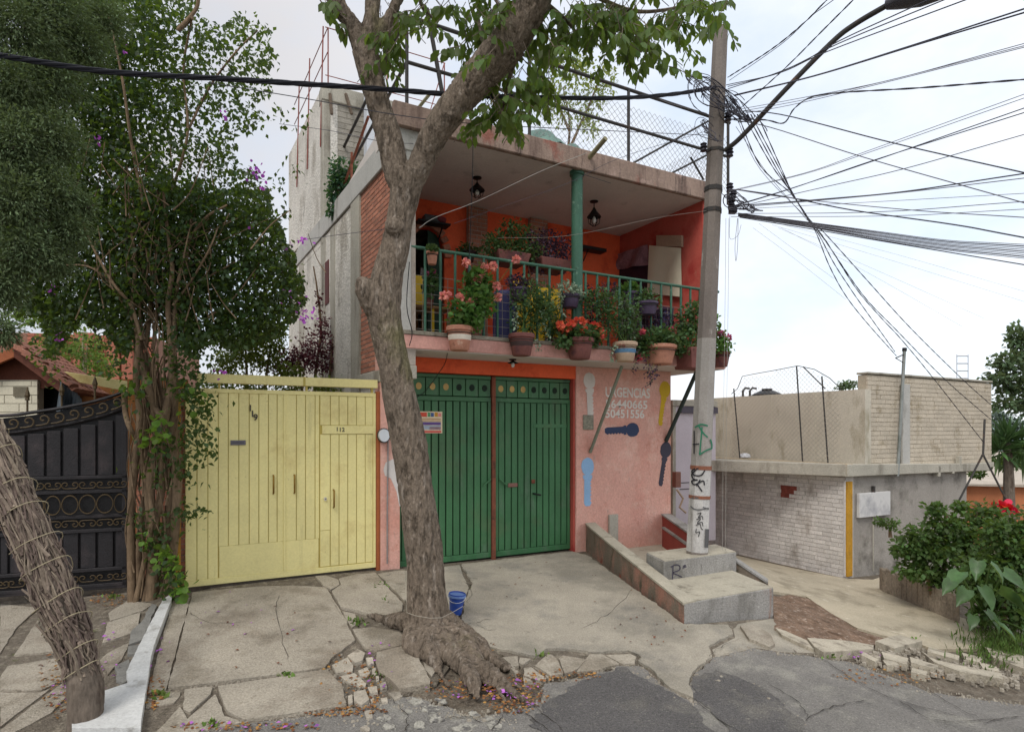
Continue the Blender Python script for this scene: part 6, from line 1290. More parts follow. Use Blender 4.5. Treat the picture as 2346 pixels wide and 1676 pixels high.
for x, y, r, D in ((40, 60, 120, 5.0), (120, 40, 110, 5.3), (20, 200, 110, 4.9), (110, 180, 100, 5.2), (190, 110, 80, 5.5), (30, 330, 105, 4.8), (120, 320, 90, 5.0), (30, 460, 100, 4.7), (110, 430, 80, 4.9), (160, 530, 60, 5.0), (60, 570, 80, 4.75), (120, 600, 60, 4.9), (0, 660, 70, 4.7), (5, 760, 45, 4.6), (-60, 400, 130, 4.8), (-80, 150, 150, 5.0), (-70, 620, 110, 4.7), (240, 40, 70, 5.8), (60, -80, 140, 5.2), (185, 470, 45, 5.1)):
    c = px(x, y, D); cl_.append((tuple(c), r * D / F * .95, r ** 1.6))
Pc, gd = cloud(cl_, 95000, .2)
dd = gd * .8 + np.array([0, 0, -.35]) + nrg.normal(size=Pc.shape) * .45
leaf_mesh('crown', Pc, dd, nrg.uniform(.024, .05, len(Pc)), m_thuja, (NEEDLE[0] * (1.6, 1, 1), NEEDLE[1]), leaner)
brb = B()
for x, y, r, D in ((40, 60, 120, 5.0), (110, 180, 100, 5.2), (30, 330, 105, 4.8), (110, 430, 80, 4.9), (60, 570, 80, 4.75), (185, 470, 45, 5.1)):
    brb.tube([px(-170, y + 60, 4.75), px(x - 60, y + 30, D), px(x + 30, y, D)], [.03, .02, .006], 6)
obj('branches', brb, m_bark2, leaner, kind='stuff')

# ---------------------------------------------------------------- bougainvillea climbing over the brick pillar
DB = 6.75
vine = thing('bougainvillea', 'huge bougainvillea on a column of bare stems between the black and yellow gates', 'climber', px(350, 1380, DB))
m_stem = mat('vine_stem', '#77644f', .95, .2, 5, .2, 40, .6, 40, stretch=(1, 1, .3), stains=[('#4f4032', 8, .54, .68, (1, 1, .3))])
sb_ = B()
def stem(pts, w0_, w1_, D=None, n=7):
    q = spline(pts, 5); k = len(q); dj = rnd.uniform(-.16, .12)
    sb_.tube([px(p[0], p[1], (D or DB) + dj + .05 * math.sin(i * .5) + (p[2] if len(p) > 2 else 0)) for i, p in enumerate(q)], [max(.003, .74 * (w0_ + (w1_ - w0_) * i / k) * DB / F) for i in range(k)], n)
tr_ = [([(302, 1385), (300, 1200), (306, 1080), (320, 960), (312, 860), (318, 780)], 9, 6), ([(320, 1385), (322, 1240), (338, 1100), (330, 1000), (345, 900), (320, 830), (312, 760)], 10, 8), ([(345, 1385), (352, 1250), (342, 1120), (360, 1010), (352, 920), (330, 860), (318, 800)], 12, 8), ([(332, 1380), (345, 1300), (352, 1220), (370, 1120), (372, 1010), (388, 900), (396, 850)], 8, 9),
       ([(365, 1385), (372, 1280), (392, 1140), (400, 1040), (385, 960), (375, 925), (350, 870), (330, 810)], 10, 9), ([(382, 1380), (398, 1250), (405, 1130), (396, 1000), (398, 900), (392, 780)], 9, 10), ([(395, 1330), (402, 1200), (412, 1100), (405, 980)], 6, 5), ([(310, 1380), (330, 1290), (348, 1180), (330, 1080), (318, 1000)], 6, 4), ([(285, 900), (288, 950), (300, 985), (312, 1000)], 6, 5), ([(372, 935), (388, 900), (395, 860)], 8, 7), ([(340, 905), (360, 940), (374, 960)], 7, 6)]
for p, a, c in tr_: stem(p, a * 1.4, c * 1.35)
for _ in range(20):
    x = rnd.gauss(352, 24); stem([(x + rnd.gauss(0, 22), 1120), (x, 960), (x + rnd.gauss(0, 10), 840), (x + rnd.gauss(0, 22), 740), (x + rnd.gauss(0, 60), 620), (x + rnd.gauss(0, 100), 500)], rnd.uniform(1.8, 3.6), 1.0)
for p, a, c in (([(318, 790), (305, 700), (310, 600), (300, 520), (295, 420)], 7, 3), ([(330, 800), (345, 700), (325, 600), (330, 480), (335, 380)], 7, 3), ([(392, 790), (385, 700), (395, 620), (385, 540), (375, 440)], 9, 4), ([(400, 790), (402, 690), (410, 640), (430, 560), (470, 500), (520, 470)], 8, 3), ([(315, 770), (290, 690), (240, 630), (170, 590), (90, 560)], 6, 3), ([(325, 780), (300, 700), (260, 650), (210, 560), (180, 480)], 6, 2.5),
                ([(350, 800), (360, 700), (350, 620), (370, 520), (360, 430)], 6, 3), ([(390, 740), (420, 660), (432, 560), (440, 460)], 6, 2.5), ([(330, 780), (320, 700), (340, 600), (310, 480), (290, 380)], 5, 2.5), ([(400, 760), (420, 690), (470, 640), (540, 600)], 5, 2.5), ([(318, 760), (260, 660), (200, 610), (100, 610), (20, 600)], 4, 2), ([(396, 700), (440, 640), (480, 570), (500, 520)], 4, 2),
                ([(360, 560), (400, 420), (430, 300), (420, 160), (440, 40)], 5, 3), ([(330, 480), (300, 320), (280, 180), (250, 40)], 5, 3), ([(430, 300), (480, 200), (540, 120), (590, 70)], 4, 2), ([(440, 40), (420, 60), (410, 66), (450, 20), (455, -30)], 7, 5)): stem(p, a, c)
for _ in range(70):
    x, y = rnd.gauss(370, 110), rnd.uniform(430, 760); a = rnd.gauss(0, 70); stem([(x, y), (x + a * .5, y - rnd.uniform(30, 70)), (x + a, y - rnd.uniform(80, 160))], 2.2, 1.2, DB + rnd.uniform(-.3, .6), 4)
for _ in range(26):
    x = rnd.uniform(300, 405); y = rnd.uniform(1050, 1380); stem([(x, y), (x + rnd.gauss(0, 12), y - 90), (x + rnd.gauss(0, 16), y - 190)], rnd.uniform(1.5, 3.5), 1.5, DB - .1, 5)
obj('stems', sb_, m_stem, vine, ang=60, kind='stuff')
m_bleaf = mat('climber_leaf', '#2f4426', .55, .35, 1.6, .1, 14, 0, island=.45, trans=.3, tcol='#7f9a34', spec=.35)
cb2 = []
for x, y, rx, ry, dd_ in ((250, 60, 130, 90, .3), (330, 120, 120, 90, .2), (420, 90, 110, 90, .3), (500, 120, 90, 70, .2), (570, 130, 60, 70, 0), (600, 90, 35, 50, -.1), (260, 230, 120, 90, .4), (380, 230, 110, 90, .3), (480, 230, 90, 70, .2), (545, 200, 60, 60, .1), (300, 330, 110, 80, .4), (420, 340, 100, 70, .4), (510, 330, 60, 60, .2), (545, 390, 50, 50, .2), (330, 440, 110, 80, .5), (450, 440, 110, 75, .4), (550, 470, 60, 60, .2), (590, 430, 35, 40, 0),
                          (250, 500, 110, 80, .6), (130, 580, 90, 60, .7), (80, 640, 80, 60, .7), (180, 640, 90, 60, .7), (240, 720, 90, 60, .6), (170, 730, 60, 40, .6), (520, 560, 110, 80, .5), (600, 560, 70, 70, .2), (650, 620, 45, 50, .1), (620, 680, 60, 70, .2), (540, 680, 100, 90, .4), (460, 620, 80, 90, .5), (480, 740, 70, 70, .3), (580, 750, 70, 45, .3), (650, 720, 40, 40, .1), (430, 540, 100, 90, .7), (350, 600, 90, 90, .9), (60, 560, 90, 60, .8), (20, 660, 60, 50, .6), (300, 660, 60, 70, .9)):
    D = DB + dd_; c = px(x, y, D); cb2.append((tuple(c), (rx * D / F, rx * D / F * 1.1, ry * D / F), rx * ry))
OUT = [(150, -30), (425, -30), (455, 40), (500, 62), (545, 38), (595, 52), (628, 110), (612, 200), (575, 290), (548, 335), (560, 375), (590, 400), (622, 470), (652, 550), (690, 640), (684, 700), (655, 765), (600, 785), (530, 800), (490, 775), (440, 810), (400, 770), (330, 745), (290, 800), (245, 765), (200, 735), (150, 770), (120, 820), (85, 720), (20, 690), (-60, 640), (-60, 300)]
def inside(x, y):
    k = False
    for (x0_, y0_), (x1_, y1_) in zip(OUT, OUT[1:] + OUT[:1]):
        if (y0_ > y) != (y1_ > y) and x < (x1_ - x0_) * (y - y0_) / (y1_ - y0_) + x0_: k = not k
    return k
LP = []
while len(LP) < 54000:
    x, y = rnd.uniform(-60, 700), rnd.uniform(-30, 820)
    x2, y2 = x + 26 * noise.noise(Vector((x * .03, y * .03, 1))), y + 26 * noise.noise(Vector((x * .03, y * .03, 5)))
    if not inside(x2, y2): continue
    dn = .5 + .9 * noise.noise(Vector((x * .016, y * .016, 9)))
    dens = 1.1 if y > 430 else .22 + .75 * max(0, min(1, (450 - x) / 240))
    if rnd.random() < min(1, dens * (.55 + dn)): LP.append(tuple(px(x, y, DB + .25 + rnd.uniform(-.35, 1.1) * (1.0 if y > 330 else .7))))
for _ in range(3600):
    x, y = rnd.gauss(365, 75), rnd.uniform(400, 800)
    if y > 690 and abs(x - 355) < 50: continue
    LP.append(tuple(px(x, y, DB + rnd.uniform(-.25, .2))))
Pb = np.array(LP); gd = nrg.normal(size=Pb.shape)
# hanging sprays with loose leaves at the edge
ex = []
for x, y, n_ in ((620, 130, 26), (590, 60, 22), (640, 260, 18), (600, 280, 16), (640, 420, 22), (655, 480, 18), (670, 640, 24), (680, 690, 20), (560, 60, 20), (90, 800, 26), (100, 760, 20), (120, 830, 16), (130, 860, 12), (640, 560, 16), (690, 275, 10), (670, 380, 14)):
    for _ in range(n_): ex.append(tuple(px(x + rnd.gauss(0, 16), y + rnd.gauss(0, 18), DB + rnd.gauss(.1, .15))))
for x, y, n_, r in ((440, 900, 120, 24), (455, 960, 80, 22), (440, 1010, 110, 26), (420, 1070, 100, 24), (360, 1080, 60, 26), (375, 1010, 60, 24), (420, 1170, 60, 18), (350, 1210, 80, 24), (310, 1190, 24, 14), (380, 1290, 50, 16), (400, 1320, 60, 16), (390, 1360, 50, 14), (430, 850, 150, 30), (410, 800, 110, 30), (290, 850, 60, 24), (300, 900, 36, 18), (470, 930, 34, 14), (480, 1040, 24, 12), (465, 1170, 12, 8), (360, 1240, 50, 16), (450, 780, 120, 30), (270, 790, 60, 24)):
    for _ in range(n_): ex.append(tuple(px(x + rnd.gauss(0, r), y + rnd.gauss(0, r), DB - .22 + rnd.gauss(0, .12))))
ex = np.array(ex); Pb = np.r_[Pb, ex]; gd = np.r_[gd, nrg.normal(size=ex.shape)]
dd = gd * .5 + np.array([0, 0, -.6]) + nrg.normal(size=Pb.shape) * .5
leaf_mesh('crown', Pb, dd, nrg.uniform(.045, .085, len(Pb)), m_bleaf, DIAMOND, vine)
ivy = []
for x, y, n_, r in ((350, 985, 16, 16), (365, 1005, 12, 12), (290, 885, 8, 8), (335, 880, 8, 10), (370, 950, 10, 12), (395, 1290, 26, 16), (410, 1345, 24, 12), (372, 1262, 14, 10), (330, 1225, 6, 8), (440, 900, 12, 20)):
    for _ in range(n_): ivy.append(tuple(px(x + rnd.gauss(0, r), y + rnd.gauss(0, r), DB - .3 + rnd.gauss(0, .05))))
ivy = np.array(ivy); leaf_mesh('broad_leaves', ivy, nrg.normal(size=ivy.shape) * .5 + (0, -.4, -.6), nrg.uniform(.05, .095, len(ivy)), mat('ivy_leaf', '#5c7d31', .5, .2, 4, 0, 20, 0, island=.4, trans=.3, tcol='#9bbf3f'), ROUND, vine, kind='stuff')
fl_ = []
for x, y, n_, r in ((690, 555, 26, 9), (700, 715, 46, 13), (693, 735, 16, 7), (590, 395, 30, 10), (580, 385, 12, 6), (598, 425, 14, 6), (515, 262, 14, 7), (220, 322, 8, 6), (290, 108, 8, 7), (8, 195, 16, 10), (570, 515, 8, 5), (500, 850, 16, 7), (665, 670, 12, 9), (120, 668, 10, 6), (135, 775, 10, 6), (660, 560, 8, 10)):
    for _ in range(n_): fl_.append(tuple(px(x + rnd.gauss(0, r), y + rnd.gauss(0, r), DB - .05 + rnd.gauss(0, .08))))
fl_ = np.array(fl_[::2]); leaf_mesh('flowers', fl_, nrg.normal(size=fl_.shape), nrg.uniform(.028, .045, len(fl_)), mat('magenta_bract', '#c25fd0', .7, .15, 5, 0, 20, 0, island=.25, trans=.3), ROUND, vine, kind='stuff')

# ---------------------------------------------------------------- shrubs behind the yellow gate and the walls
def shrub(name, label, clumps, D, n, size, m, stems, tpl=DIAMOND, cat='shrub', group=None, drop=-.2, stem_m=None, foot=None):
    cc = []
    for x, y, rx, ry in clumps: c = px(x, y, D); cc.append((tuple(c), (rx * D / F, rx * D / F, ry * D / F), rx * ry))
    f_ = foot or (clumps[0][0], 1250); t = thing(name, label, cat, px(f_[0], f_[1], D), group)
    P_, g_ = cloud(cc, n, .25)
    leaf_mesh('foliage', P_, g_ * .6 + np.array([0, 0, drop]) + nrg.normal(size=P_.shape) * .5, nrg.uniform(.7, 1.2, n) * size, m, tpl, t)
    sb = B()
    for st in stems: q = spline(st, 4); sb.tube([px(p[0], p[1], D) for p in q], [.03 * (1 - .8 * i / len(q)) + .004 for i in range(len(q))], 5)
    obj('stems', sb, stem_m or m_stem, t, kind='stuff'); return t
m_plum = mat('plum_leaf', '#5a2f38', .6, .3, 4, .1, 20, 0, island=.5, trans=.2, tcol='#8a3a44')
shrub('plum_shrub', 'dark red leaved shrub against the pale side wall behind the yellow gate', [(720, 800, 48, 55), (690, 830, 50, 40), (745, 830, 30, 40), (740, 750, 18, 40), (660, 820, 40, 35), (765, 790, 14, 40), (730, 690, 8, 30), (640, 850, 40, 20)], 10.2, 2600, .055, m_plum, [[(720, 1000), (722, 860), (735, 760), (726, 660), (718, 610)], [(700, 1000), (690, 880), (680, 800)], [(740, 1000), (755, 860), (765, 750)]], foot=(715, 1240))
m_gleaf = mat('garden_leaf', '#5b6f33', .6, .3, 3, .1, 20, 0, island=.45, trans=.35, tcol='#a4b04a')
shrub('garden_bush', 'yellow green bush showing over the yellow gate beside the climber', [(560, 800, 60, 60), (520, 830, 40, 40), (610, 820, 50, 45), (630, 780, 35, 40), (590, 760, 50, 40), (500, 880, 50, 30), (580, 885, 60, 30), (660, 885, 50, 28), (740, 885, 50, 28), (810, 885, 45, 28), (660, 850, 40, 24)], 9.8, 5200, .06, m_gleaf, [[(560, 1000), (565, 860), (560, 760)], [(600, 1000), (610, 860), (625, 770)]], foot=(570, 1240))
shrub('courtyard_bush', 'bright green bush behind the black gate in front of the brick building', [(190, 800, 60, 50), (120, 790, 50, 40), (240, 840, 40, 36), (200, 850, 40, 26), (60, 720, 60, 40), (150, 730, 70, 40)], 11.5, 2600, .075, mat('courtyard_leaf', '#5f7d3c', .6, .3, 3, .1, 20, 0, island=.45, trans=.35, tcol='#a8bf5a'), [[(195, 1000), (195, 880), (200, 790)], [(195, 880), (190, 800), (192, 760)]], stem_m=mat('pale_stem', '#b5a795', .9, .1), foot=(195, 1240))
shrub('terrace_plant', 'dark leafy plant on the ledge by the stair rail of the block tower', [(775, 400, 26, 50), (765, 440, 20, 40), (800, 420, 22, 40), (810, 390, 14, 26), (760, 480, 12, 20)], 10.1, 1300, .07, mat('terrace_leaf', '#355240', .6, .3, 4, .1, 20, 0, island=.45, trans=.25, tcol='#6f9a4a'), [[(775, 500), (775, 400)], [(800, 470), (805, 390)]], foot=(780, 490))
m_roofleaf = mat('roof_leaf', '#66794a', .6, .3, 3, .1, 20, 0, island=.4, trans=.4, tcol='#b6bf5c')
shrub('roof_tree', 'thin leafed small tree behind the roof railing', [(1310, 170, 70, 40), (1270, 230, 50, 50), (1360, 220, 50, 60), (1300, 260, 60, 40), (1350, 290, 30, 40), (1250, 200, 30, 40), (1330, 140, 50, 40), (1390, 180, 30, 50)], 12.5, 1700, .085, m_roofleaf, [[(1300, 360), (1305, 280), (1290, 200)], [(1310, 330), (1350, 240), (1390, 140)], [(1305, 300), (1270, 220)]], tpl=OBLONG, foot=(1300, 360))
# right side planter and bushes
st_w = thing('planter_wall', 'low rough stone planter wall at the foot of the grey building', 'wall', px(2080, 1360, 9.0))
pA, pB_ = pg(2022, 1352), pg(2200, 1425); dv = Vector((.35, 1, 0)).normalized() * .22
b = B(); n_ = 14
for i in range(n_):
    a = pA.lerp(pB_, i / n_); c = pA.lerp(pB_, (i + 1) / n_); h_ = .36 + .04 * noise.noise(Vector((i * .7, 0, 0)))
    e0_, e1_ = .985, .02
    b.hexa([a - Vector((0, 0, .3)), c - Vector((0, 0, .3)), c + dv - Vector((0, 0, .3)), a + dv - Vector((0, 0, .3))], [a + Vector((0, 0, h_)), c + Vector((0, 0, h_ + .01)), c + dv + Vector((0, 0, h_)), a + dv + Vector((0, 0, h_))])
obj('stonework', b, mat('old_stone', '#958a7b', .95, .2, 3, .2, 30, 1, 25, stains=[('#6a6154', 4, .54, .68), ('#7d8470', 5, .62, .74)]), st_w, bev=.02)
m_rbush = mat('lantana_leaf', '#4b6336', .6, .4, 2.6, .15, 18, 0, island=.55, trans=.3, tcol='#7f9a3c')
shrub('flower_bush', 'dense green bush in front of the grey neighbour wall', [(2170, 1205, 56, 34), (2105, 1225, 42, 26), (2080, 1250, 34, 22), (2220, 1230, 56, 44), (2150, 1255, 80, 34), (2260, 1180, 46, 34), (2230, 1280, 60, 40), (2120, 1270, 50, 24), (2140, 1165, 22, 18), (2060, 1262, 20, 16), (2100, 1305, 50, 26), (2160, 1320, 60, 36), (2200, 1160, 18, 14), (2150, 1165, 14, 12)], 8.7, 4600, .085, m_rbush, [[(2160, 1380), (2165, 1280), (2170, 1180)], [(2190, 1380), (2215, 1260), (2240, 1170)], [(2140, 1380), (2110, 1260), (2090, 1210)]], foot=(2165, 1390))
shrub('corner_bush', 'darker shaggy bush at the right edge behind the broad leaved plant', [(2310, 1250, 56, 44), (2260, 1300, 60, 42), (2340, 1290, 60, 56), (2320, 1205, 30, 20), (2380, 1220, 60, 80), (2300, 1350, 70, 50), (2340, 1400, 60, 50), (2230, 1340, 50, 40), (2280, 1210, 30, 26), (2260, 1400, 40, 30)], 7.7, 5200, .08, m_rbush, [[(2300, 1420), (2305, 1300), (2310, 1200)], [(2340, 1420), (2345, 1300)]], foot=(2310, 1420))
pt = thing('elephant_ear', 'broad leaved plant with big glossy leaves at the lower right', 'plant', pg(2250, 1420))
P_, d_, s_, sb = [], [], [], B()
for x, y, a, k in ((2200, 1310, -1.5, .30), (2240, 1285, -.5, .26), (2290, 1350, 1.0, .32), (2215, 1350, -1.2, .26), (2260, 1400, .3, .27), (2300, 1310, .9, .28), (2330, 1400, 1.2, .3), (2180, 1330, -1.9, .22), (2250, 1345, .1, .28), (2320, 1360, 1.4, .26), (2270, 1290, .3, .24), (2230, 1410, -.6, .2), (2290, 1430, .7, .24), (2345, 1440, 1.1, .26)):
    p = px(x, y, 6.9 + rnd.uniform(-.25, .25)); r0 = pg(2255 + rnd.gauss(0, 12), 1432)
    v = Vector((math.sin(a), -.5, -.75)); P_.append(tuple(p)); d_.append(tuple(v)); s_.append(k); sb.tube([r0, r0.lerp(p, .6) + Vector((0, 0, .08)), p], [.012, .01, .007], 5)
m_big = mat('big_leaf', '#3f6437', .4, .3, 5, .15, 20, .15, 14, island=.35, trans=.2, tcol='#8fae4a', spec=.5, rand=.25)
HEART = (np.array([(0, 0, 0), (-.22, -.12, .03), (-.33, .15, .10), (-.25, .55, .07), (-.1, .82, -.04), (0, 1, -.2), (.1, .82, -.04), (.25, .55, .07), (.33, .15, .10), (.22, -.12, .03), (0, .25, -.02), (0, .6, -.05)]), [(10, 0, 1), (10, 1, 2), (10, 2, 3), (10, 3, 11), (11, 3, 4), (11, 4, 5), (11, 5, 6), (11, 6, 7), (10, 11, 7), (10, 7, 8), (10, 8, 9), (10, 9, 0)])
for i in range(len(P_)): leaf_mesh('leaf', P_[i:i + 1], d_[i:i + 1], s_[i], m_big, HEART, pt, roll=np.array([rnd.gauss(0, .35)]))
obj('stalks', sb, mat('green_stalk', '#5b7a3a', .6, .2), pt, kind='stuff')
gp_ = [pg(2300 + rnd.gauss(0, 45), 1475 + rnd.gauss(0, 26)) for _ in range(1500)]
o = leaf_mesh('grass', [(p.x, p.y, p.z - .02) for p in gp_], nrg.normal(size=(1500, 3)) * .35 + (0, 0, 1), nrg.uniform(.05, .13, 1500), mat('grass_blade', '#5a7336', .7, .3, 5, 0, 20, 0, island=.4, trans=.2), (NEEDLE[0] * (.8, 1, 1), NEEDLE[1]), kind='stuff'); tag(o, 'rough green grass on the bank at the lower right', 'grass')
shrub('grey_wall_weed', 'small dark weed growing out of the grey wall below the blank panel', [(2040, 1200, 22, 16), (2015, 1195, 14, 10)], 10.4, 260, .06, m_rbush, [[(2040, 1230), (2038, 1200)]], foot=(2038, 1230))
# red cloth flower blob by the frame
sh = [(2285, 1160), (2300, 1152), (2318, 1158), (2328, 1166), (2314, 1176), (2298, 1178), (2288, 1172)]
cl2 = []
for _ in range(60): cl2.append(tuple(px(2303 + rnd.gauss(0, 9), 1166 + rnd.gauss(0, 7), 11)))
fb_ = thing('red_flower', 'bright red bloom above the bushes at the right edge', 'flower', px(2303, 1170, 11)); leaf_mesh('petals', cl2, nrg.normal(size=(60, 3)), nrg.uniform(.08, .14, 60), mat('red_petal', '#e0352f', .6, .1, 4, 0, 20, 0, island=.15, trans=.2), ROUND, fb_)
obj('stalk', B().tube([px(2300, 1400, 11), px(2298, 1280, 11), px(2303, 1170, 11)], .02, 5), MATS['green_stalk'], fb_)
# palm like plant and far tree
yp = thing('yucca', 'spiky leaved yucca beyond the parapet corner at the right', 'plant', px(2310, 1240, 14)); P_, d_ = [], []
for x, y in ((2310, 1010), (2290, 1030), (2340, 1030)):
    c = px(x, y, 14)
    for _ in range(70): v = Vector((rnd.gauss(0, 1), rnd.gauss(0, 1), rnd.gauss(.35, .7))); P_.append(tuple(c)); d_.append(tuple(v))
leaf_mesh('blades', P_, d_, nrg.uniform(.5, .85, len(P_)), mat('yucca_leaf', '#5c7a48', .5, .25, 2, 0, 20, 0, island=.35, trans=.2), (NEEDLE[0] * (.55, 1, 1), NEEDLE[1]), yp)
obj('trunk', B().tube([px(2315, 1260, 14), px(2312, 1100, 14), px(2308, 1015, 14)], [.12, .1, .08], 8), m_bark2, yp)
m_far = mat('far_leaf', '#556a4c', .7, .3, 1.2, .1, 12, 0, island=.4, trans=.25, tcol='#8f9c60')
shrub('street_side_tree', 'grey green tree leaning in at the right edge above the parapet', [(2330, 770, 26, 36), (2310, 830, 40, 30), (2285, 865, 34, 20), (2330, 880, 50, 36), (2300, 925, 36, 16), (2370, 800, 50, 60), (2360, 930, 50, 24), (2400, 880, 70, 80)], 13.5, 5200, .11, m_far, [[(2480, 1250), (2440, 1000), (2380, 880), (2310, 830)], [(2420, 960), (2350, 920), (2300, 925)]], stem_m=m_bark, cat='tree', foot=(2480, 1260))
shrub('distant_tree', 'hazy distant trees below the hills at the right edge', [(2290, 960, 34, 20), (2330, 975, 40, 16), (2260, 985, 20, 16)], 60, 900, .5, mat('hazy_leaf', '#75857a', .9, .2, .3, 0, 5, 0, island=.2), [[(2300, 1000), (2300, 960)]], cat='trees', foot=(2300, 1000))
shrub('hill_garden', 'mixed green shrubs beyond the parapet at the right edge', [(2300, 1060, 60, 16), (2340, 1040, 40, 30), (2240, 1085, 20, 12)], 15.5, 1500, .1, m_rbush, [[(2300, 1200), (2300, 1060)]], cat='shrubs', foot=(2300, 1200))
shrub('roof_sprig', 'tuft of foliage peeping over the beige wall behind the chain link', [(1945, 880, 24, 10), (1930, 885, 14, 8)], 17, 260, .1, m_far, [[(1945, 960), (1945, 885)]], foot=(1945, 960))
# ---------------------------------------------------------------- flower pots on the balcony edge
m_terra = mat('terracotta', '#b5806a', .85, .12, 6, .1, 40, .2, 50, stains=[('#d0b09c', 7, .58, .72), ('#7a5345', 9, .62, .74)])
m_terra_d = mat('dark_clay', '#7c4f49', .8, .18, 6, .12, 40, .2, 50, stains=[('#5a3c40', 5, .54, .7)])
m_potw = mat('cream_band', '#d9cfc0', .8, .08, 6, .05); m_potb = mat('blue_band', '#5f87a8', .7, .1); m_potd = mat('brown_band', '#4a3a38', .8, .15)
m_potc = mat('cream_clay', '#c2a78e', .85, .12, 6, .1, 40, .2, 50); m_purp = mat('plum_plastic', '#4b3f55', .45, .15, 4, .05)
m_soil = mat('soil', '#3a2f28', 1, .3, 20, .3)
m_ger = mat('geranium_leaf', '#4f7338', .6, .25, 6, .1, 25, 0, island=.4, trans=.25, tcol='#8db350'); m_mix = mat('pot_leaf', '#45603a', .6, .3, 5, .1, 25, 0, island=.5, trans=.22, tcol='#7f9a4a'); m_purl = mat('purple_leaf', '#4d3a4a', .6, .3, 5, .1, 25, 0, island=.45, trans=.15)
m_sil = mat('pale_leaf', '#93a58c', .6, .2, 6, .1, 25, 0, island=.3, trans=.2)
def pflower(nm, c): return mat(nm, c, .6, .1, 6, 0, 25, 0, island=.18, trans=.25)
m_coral = pflower('coral_flower', '#f2a594'); m_orfl = pflower('orange_flower', '#ec7a54'); m_redfl = pflower('red_flower_petal', '#c4555c'); m_pinkfl = pflower('pink_flower', '#c4688a')
def blob(P, d, c, r, n_):                             # flower head: a ball of petals
    for _ in range(n_):
        v = Vector((rnd.gauss(0, 1), rnd.gauss(0, 1), rnd.gauss(0, 1))).normalized(); P.append(tuple(c + v * r * .6)); d.append(tuple(v + Vector((rnd.gauss(0, .5), rnd.gauss(0, .5), rnd.gauss(0, .5)))))
def pot_plant(label, x, yb, w_, h_, o_, m, band=None, folds=(), leaf=m_mix, lsz=.05, nl_=420, tpl=ROUND, fl_=(), mfl=None, frad=14, stems=None, cat='potted plant', trail=(), mtr=None, group='flower pots along the balcony', ringb=True, name='potted_plant', square=False, gap=0):
    """x, yb: pixel of the pot's foot; w_, h_: pot size in pixels; folds: leaf clumps; fl_: flower heads, all seen on the same balcony plane"""
    c = fl(x, yb, o_); k = (fs(x + .5, o_) - fs(x - .5, o_)) * .93; kz = abs(fz(x, yb - 50, o_) - c.z) / 50
    r = w_ / 2 * k; h = h_ * kz; M = FM @ Matrix.Translation(c); t = thing(name, label, cat, M, group)
    if square: pot = obj('pot', B(M).hexa([(-r * .85, -r * .7, 0), (r * .85, -r * .7, 0), (r * .85, r * .7, 0), (-r * .85, r * .7, 0)], [(-r, -r * .8, h), (r, -r * .8, h), (r, r * .8, h), (-r, r * .8, h)]), m, t, bev=.008)
    else: pot = obj('pot', B(M).lathe([(r * .68, 0), (r * .74, h * .04), (r * .9, h * .55), (r * .95, h * .78), (r * 1.02, h * .79), (r * 1.03, h * .97), (r * .97, h), (r * .9, h * .9), (.0, h * .88)], n=24), m, t, ang=35)
    if band: obj('band', B(M).lathe([(r * .865, h * .42), (r * .905, h * .5), (r * .93, h * .6), (r * .92, h * .63)], n=24), band, pot, ang=40)
    if not square: obj('rim', B(M).lathe([(r * 1.02, h * .80), (r * 1.07, h * .82), (r * 1.07, h * .96), (r * 1.0, h * 1.0)], n=24), m, pot, ang=40)
    if ringb and not square: obj('ring_bracket', B(M).tube([(r * 1.0 * math.cos(q), r * 1.0 * math.sin(q), h * .7) for q in [i * math.pi / 10 for i in range(21)]], .006, 4), m_dkmetal, t)
    sb = B(); rootp = M @ Vector((0, 0, h * .9)); P, d = [], []
    tot = sum(f[2] * f[3] for f in folds) or 1
    for fx, fy, rx, ry in folds:
        q = fl(fx, fy, o_ + rnd.uniform(-.08, .06)); cw_ = FM @ q; n_ = int(1.9 * nl_ * rx * ry / tot); rx *= 1.12; ry *= 1.12
        sb.tube([rootp, rootp.lerp(cw_, .5) + Vector((rnd.gauss(0, .02), rnd.gauss(0, .02), 0)), cw_], [.008, .006, .003], 5)
        g_ = nrg.normal(size=(n_, 3)); g_ /= np.linalg.norm(g_, axis=1, keepdims=True); rr = nrg.uniform(.25, 1, n_)[:, None]
        pts = np.array(cw_) + g_ * rr * np.array([rx * k, min(rx * k, .16), ry * kz]); P += [tuple(p) for p in pts]; d += [tuple(v) for v in (g_ * .7 + np.array([0, -.15, -.15]) + nrg.normal(size=g_.shape) * .5)]
    if P: leaf_mesh('foliage', P, d, nrg.uniform(.7, 1.25, len(P)) * lsz, leaf, tpl, t)
    if trail:
        Pt, dt = [], []
        for pth in trail:
            q = spline(pth, 5); W_ = [FM @ fl(p[0], p[1], o_ - .05) for p in q]; sb.tube(W_, .003, 4)
            for p in W_:
                for _ in range(3): Pt.append(tuple(p + Vector((rnd.gauss(0, .02), rnd.gauss(0, .02), rnd.gauss(0, .02))))); dt.append((rnd.gauss(0, .6), rnd.gauss(-.3, .4), -.6))
        leaf_mesh('trailing_leaves', Pt, dt, nrg.uniform(.03, .055, len(Pt)), mtr or leaf, DIAMOND, t)
    for fx, fy in fl_:
        Pf, df = [], []; cf_ = FM @ fl(fx, fy, o_ - .06 + rnd.uniform(-.05, .05)); blob(Pf, df, cf_, frad * k * .5, 26); leaf_mesh('flower', Pf, df, frad * k * .55, mfl, ROUND, t)
        sb.tube([rootp, rootp.lerp(cf_, .55) + Vector((rnd.gauss(0, .02), 0, -.02)), cf_], .003, 4)
    if sb.v: obj('stalks', sb, MATS['green_stalk'], t, kind='stuff')
    return t
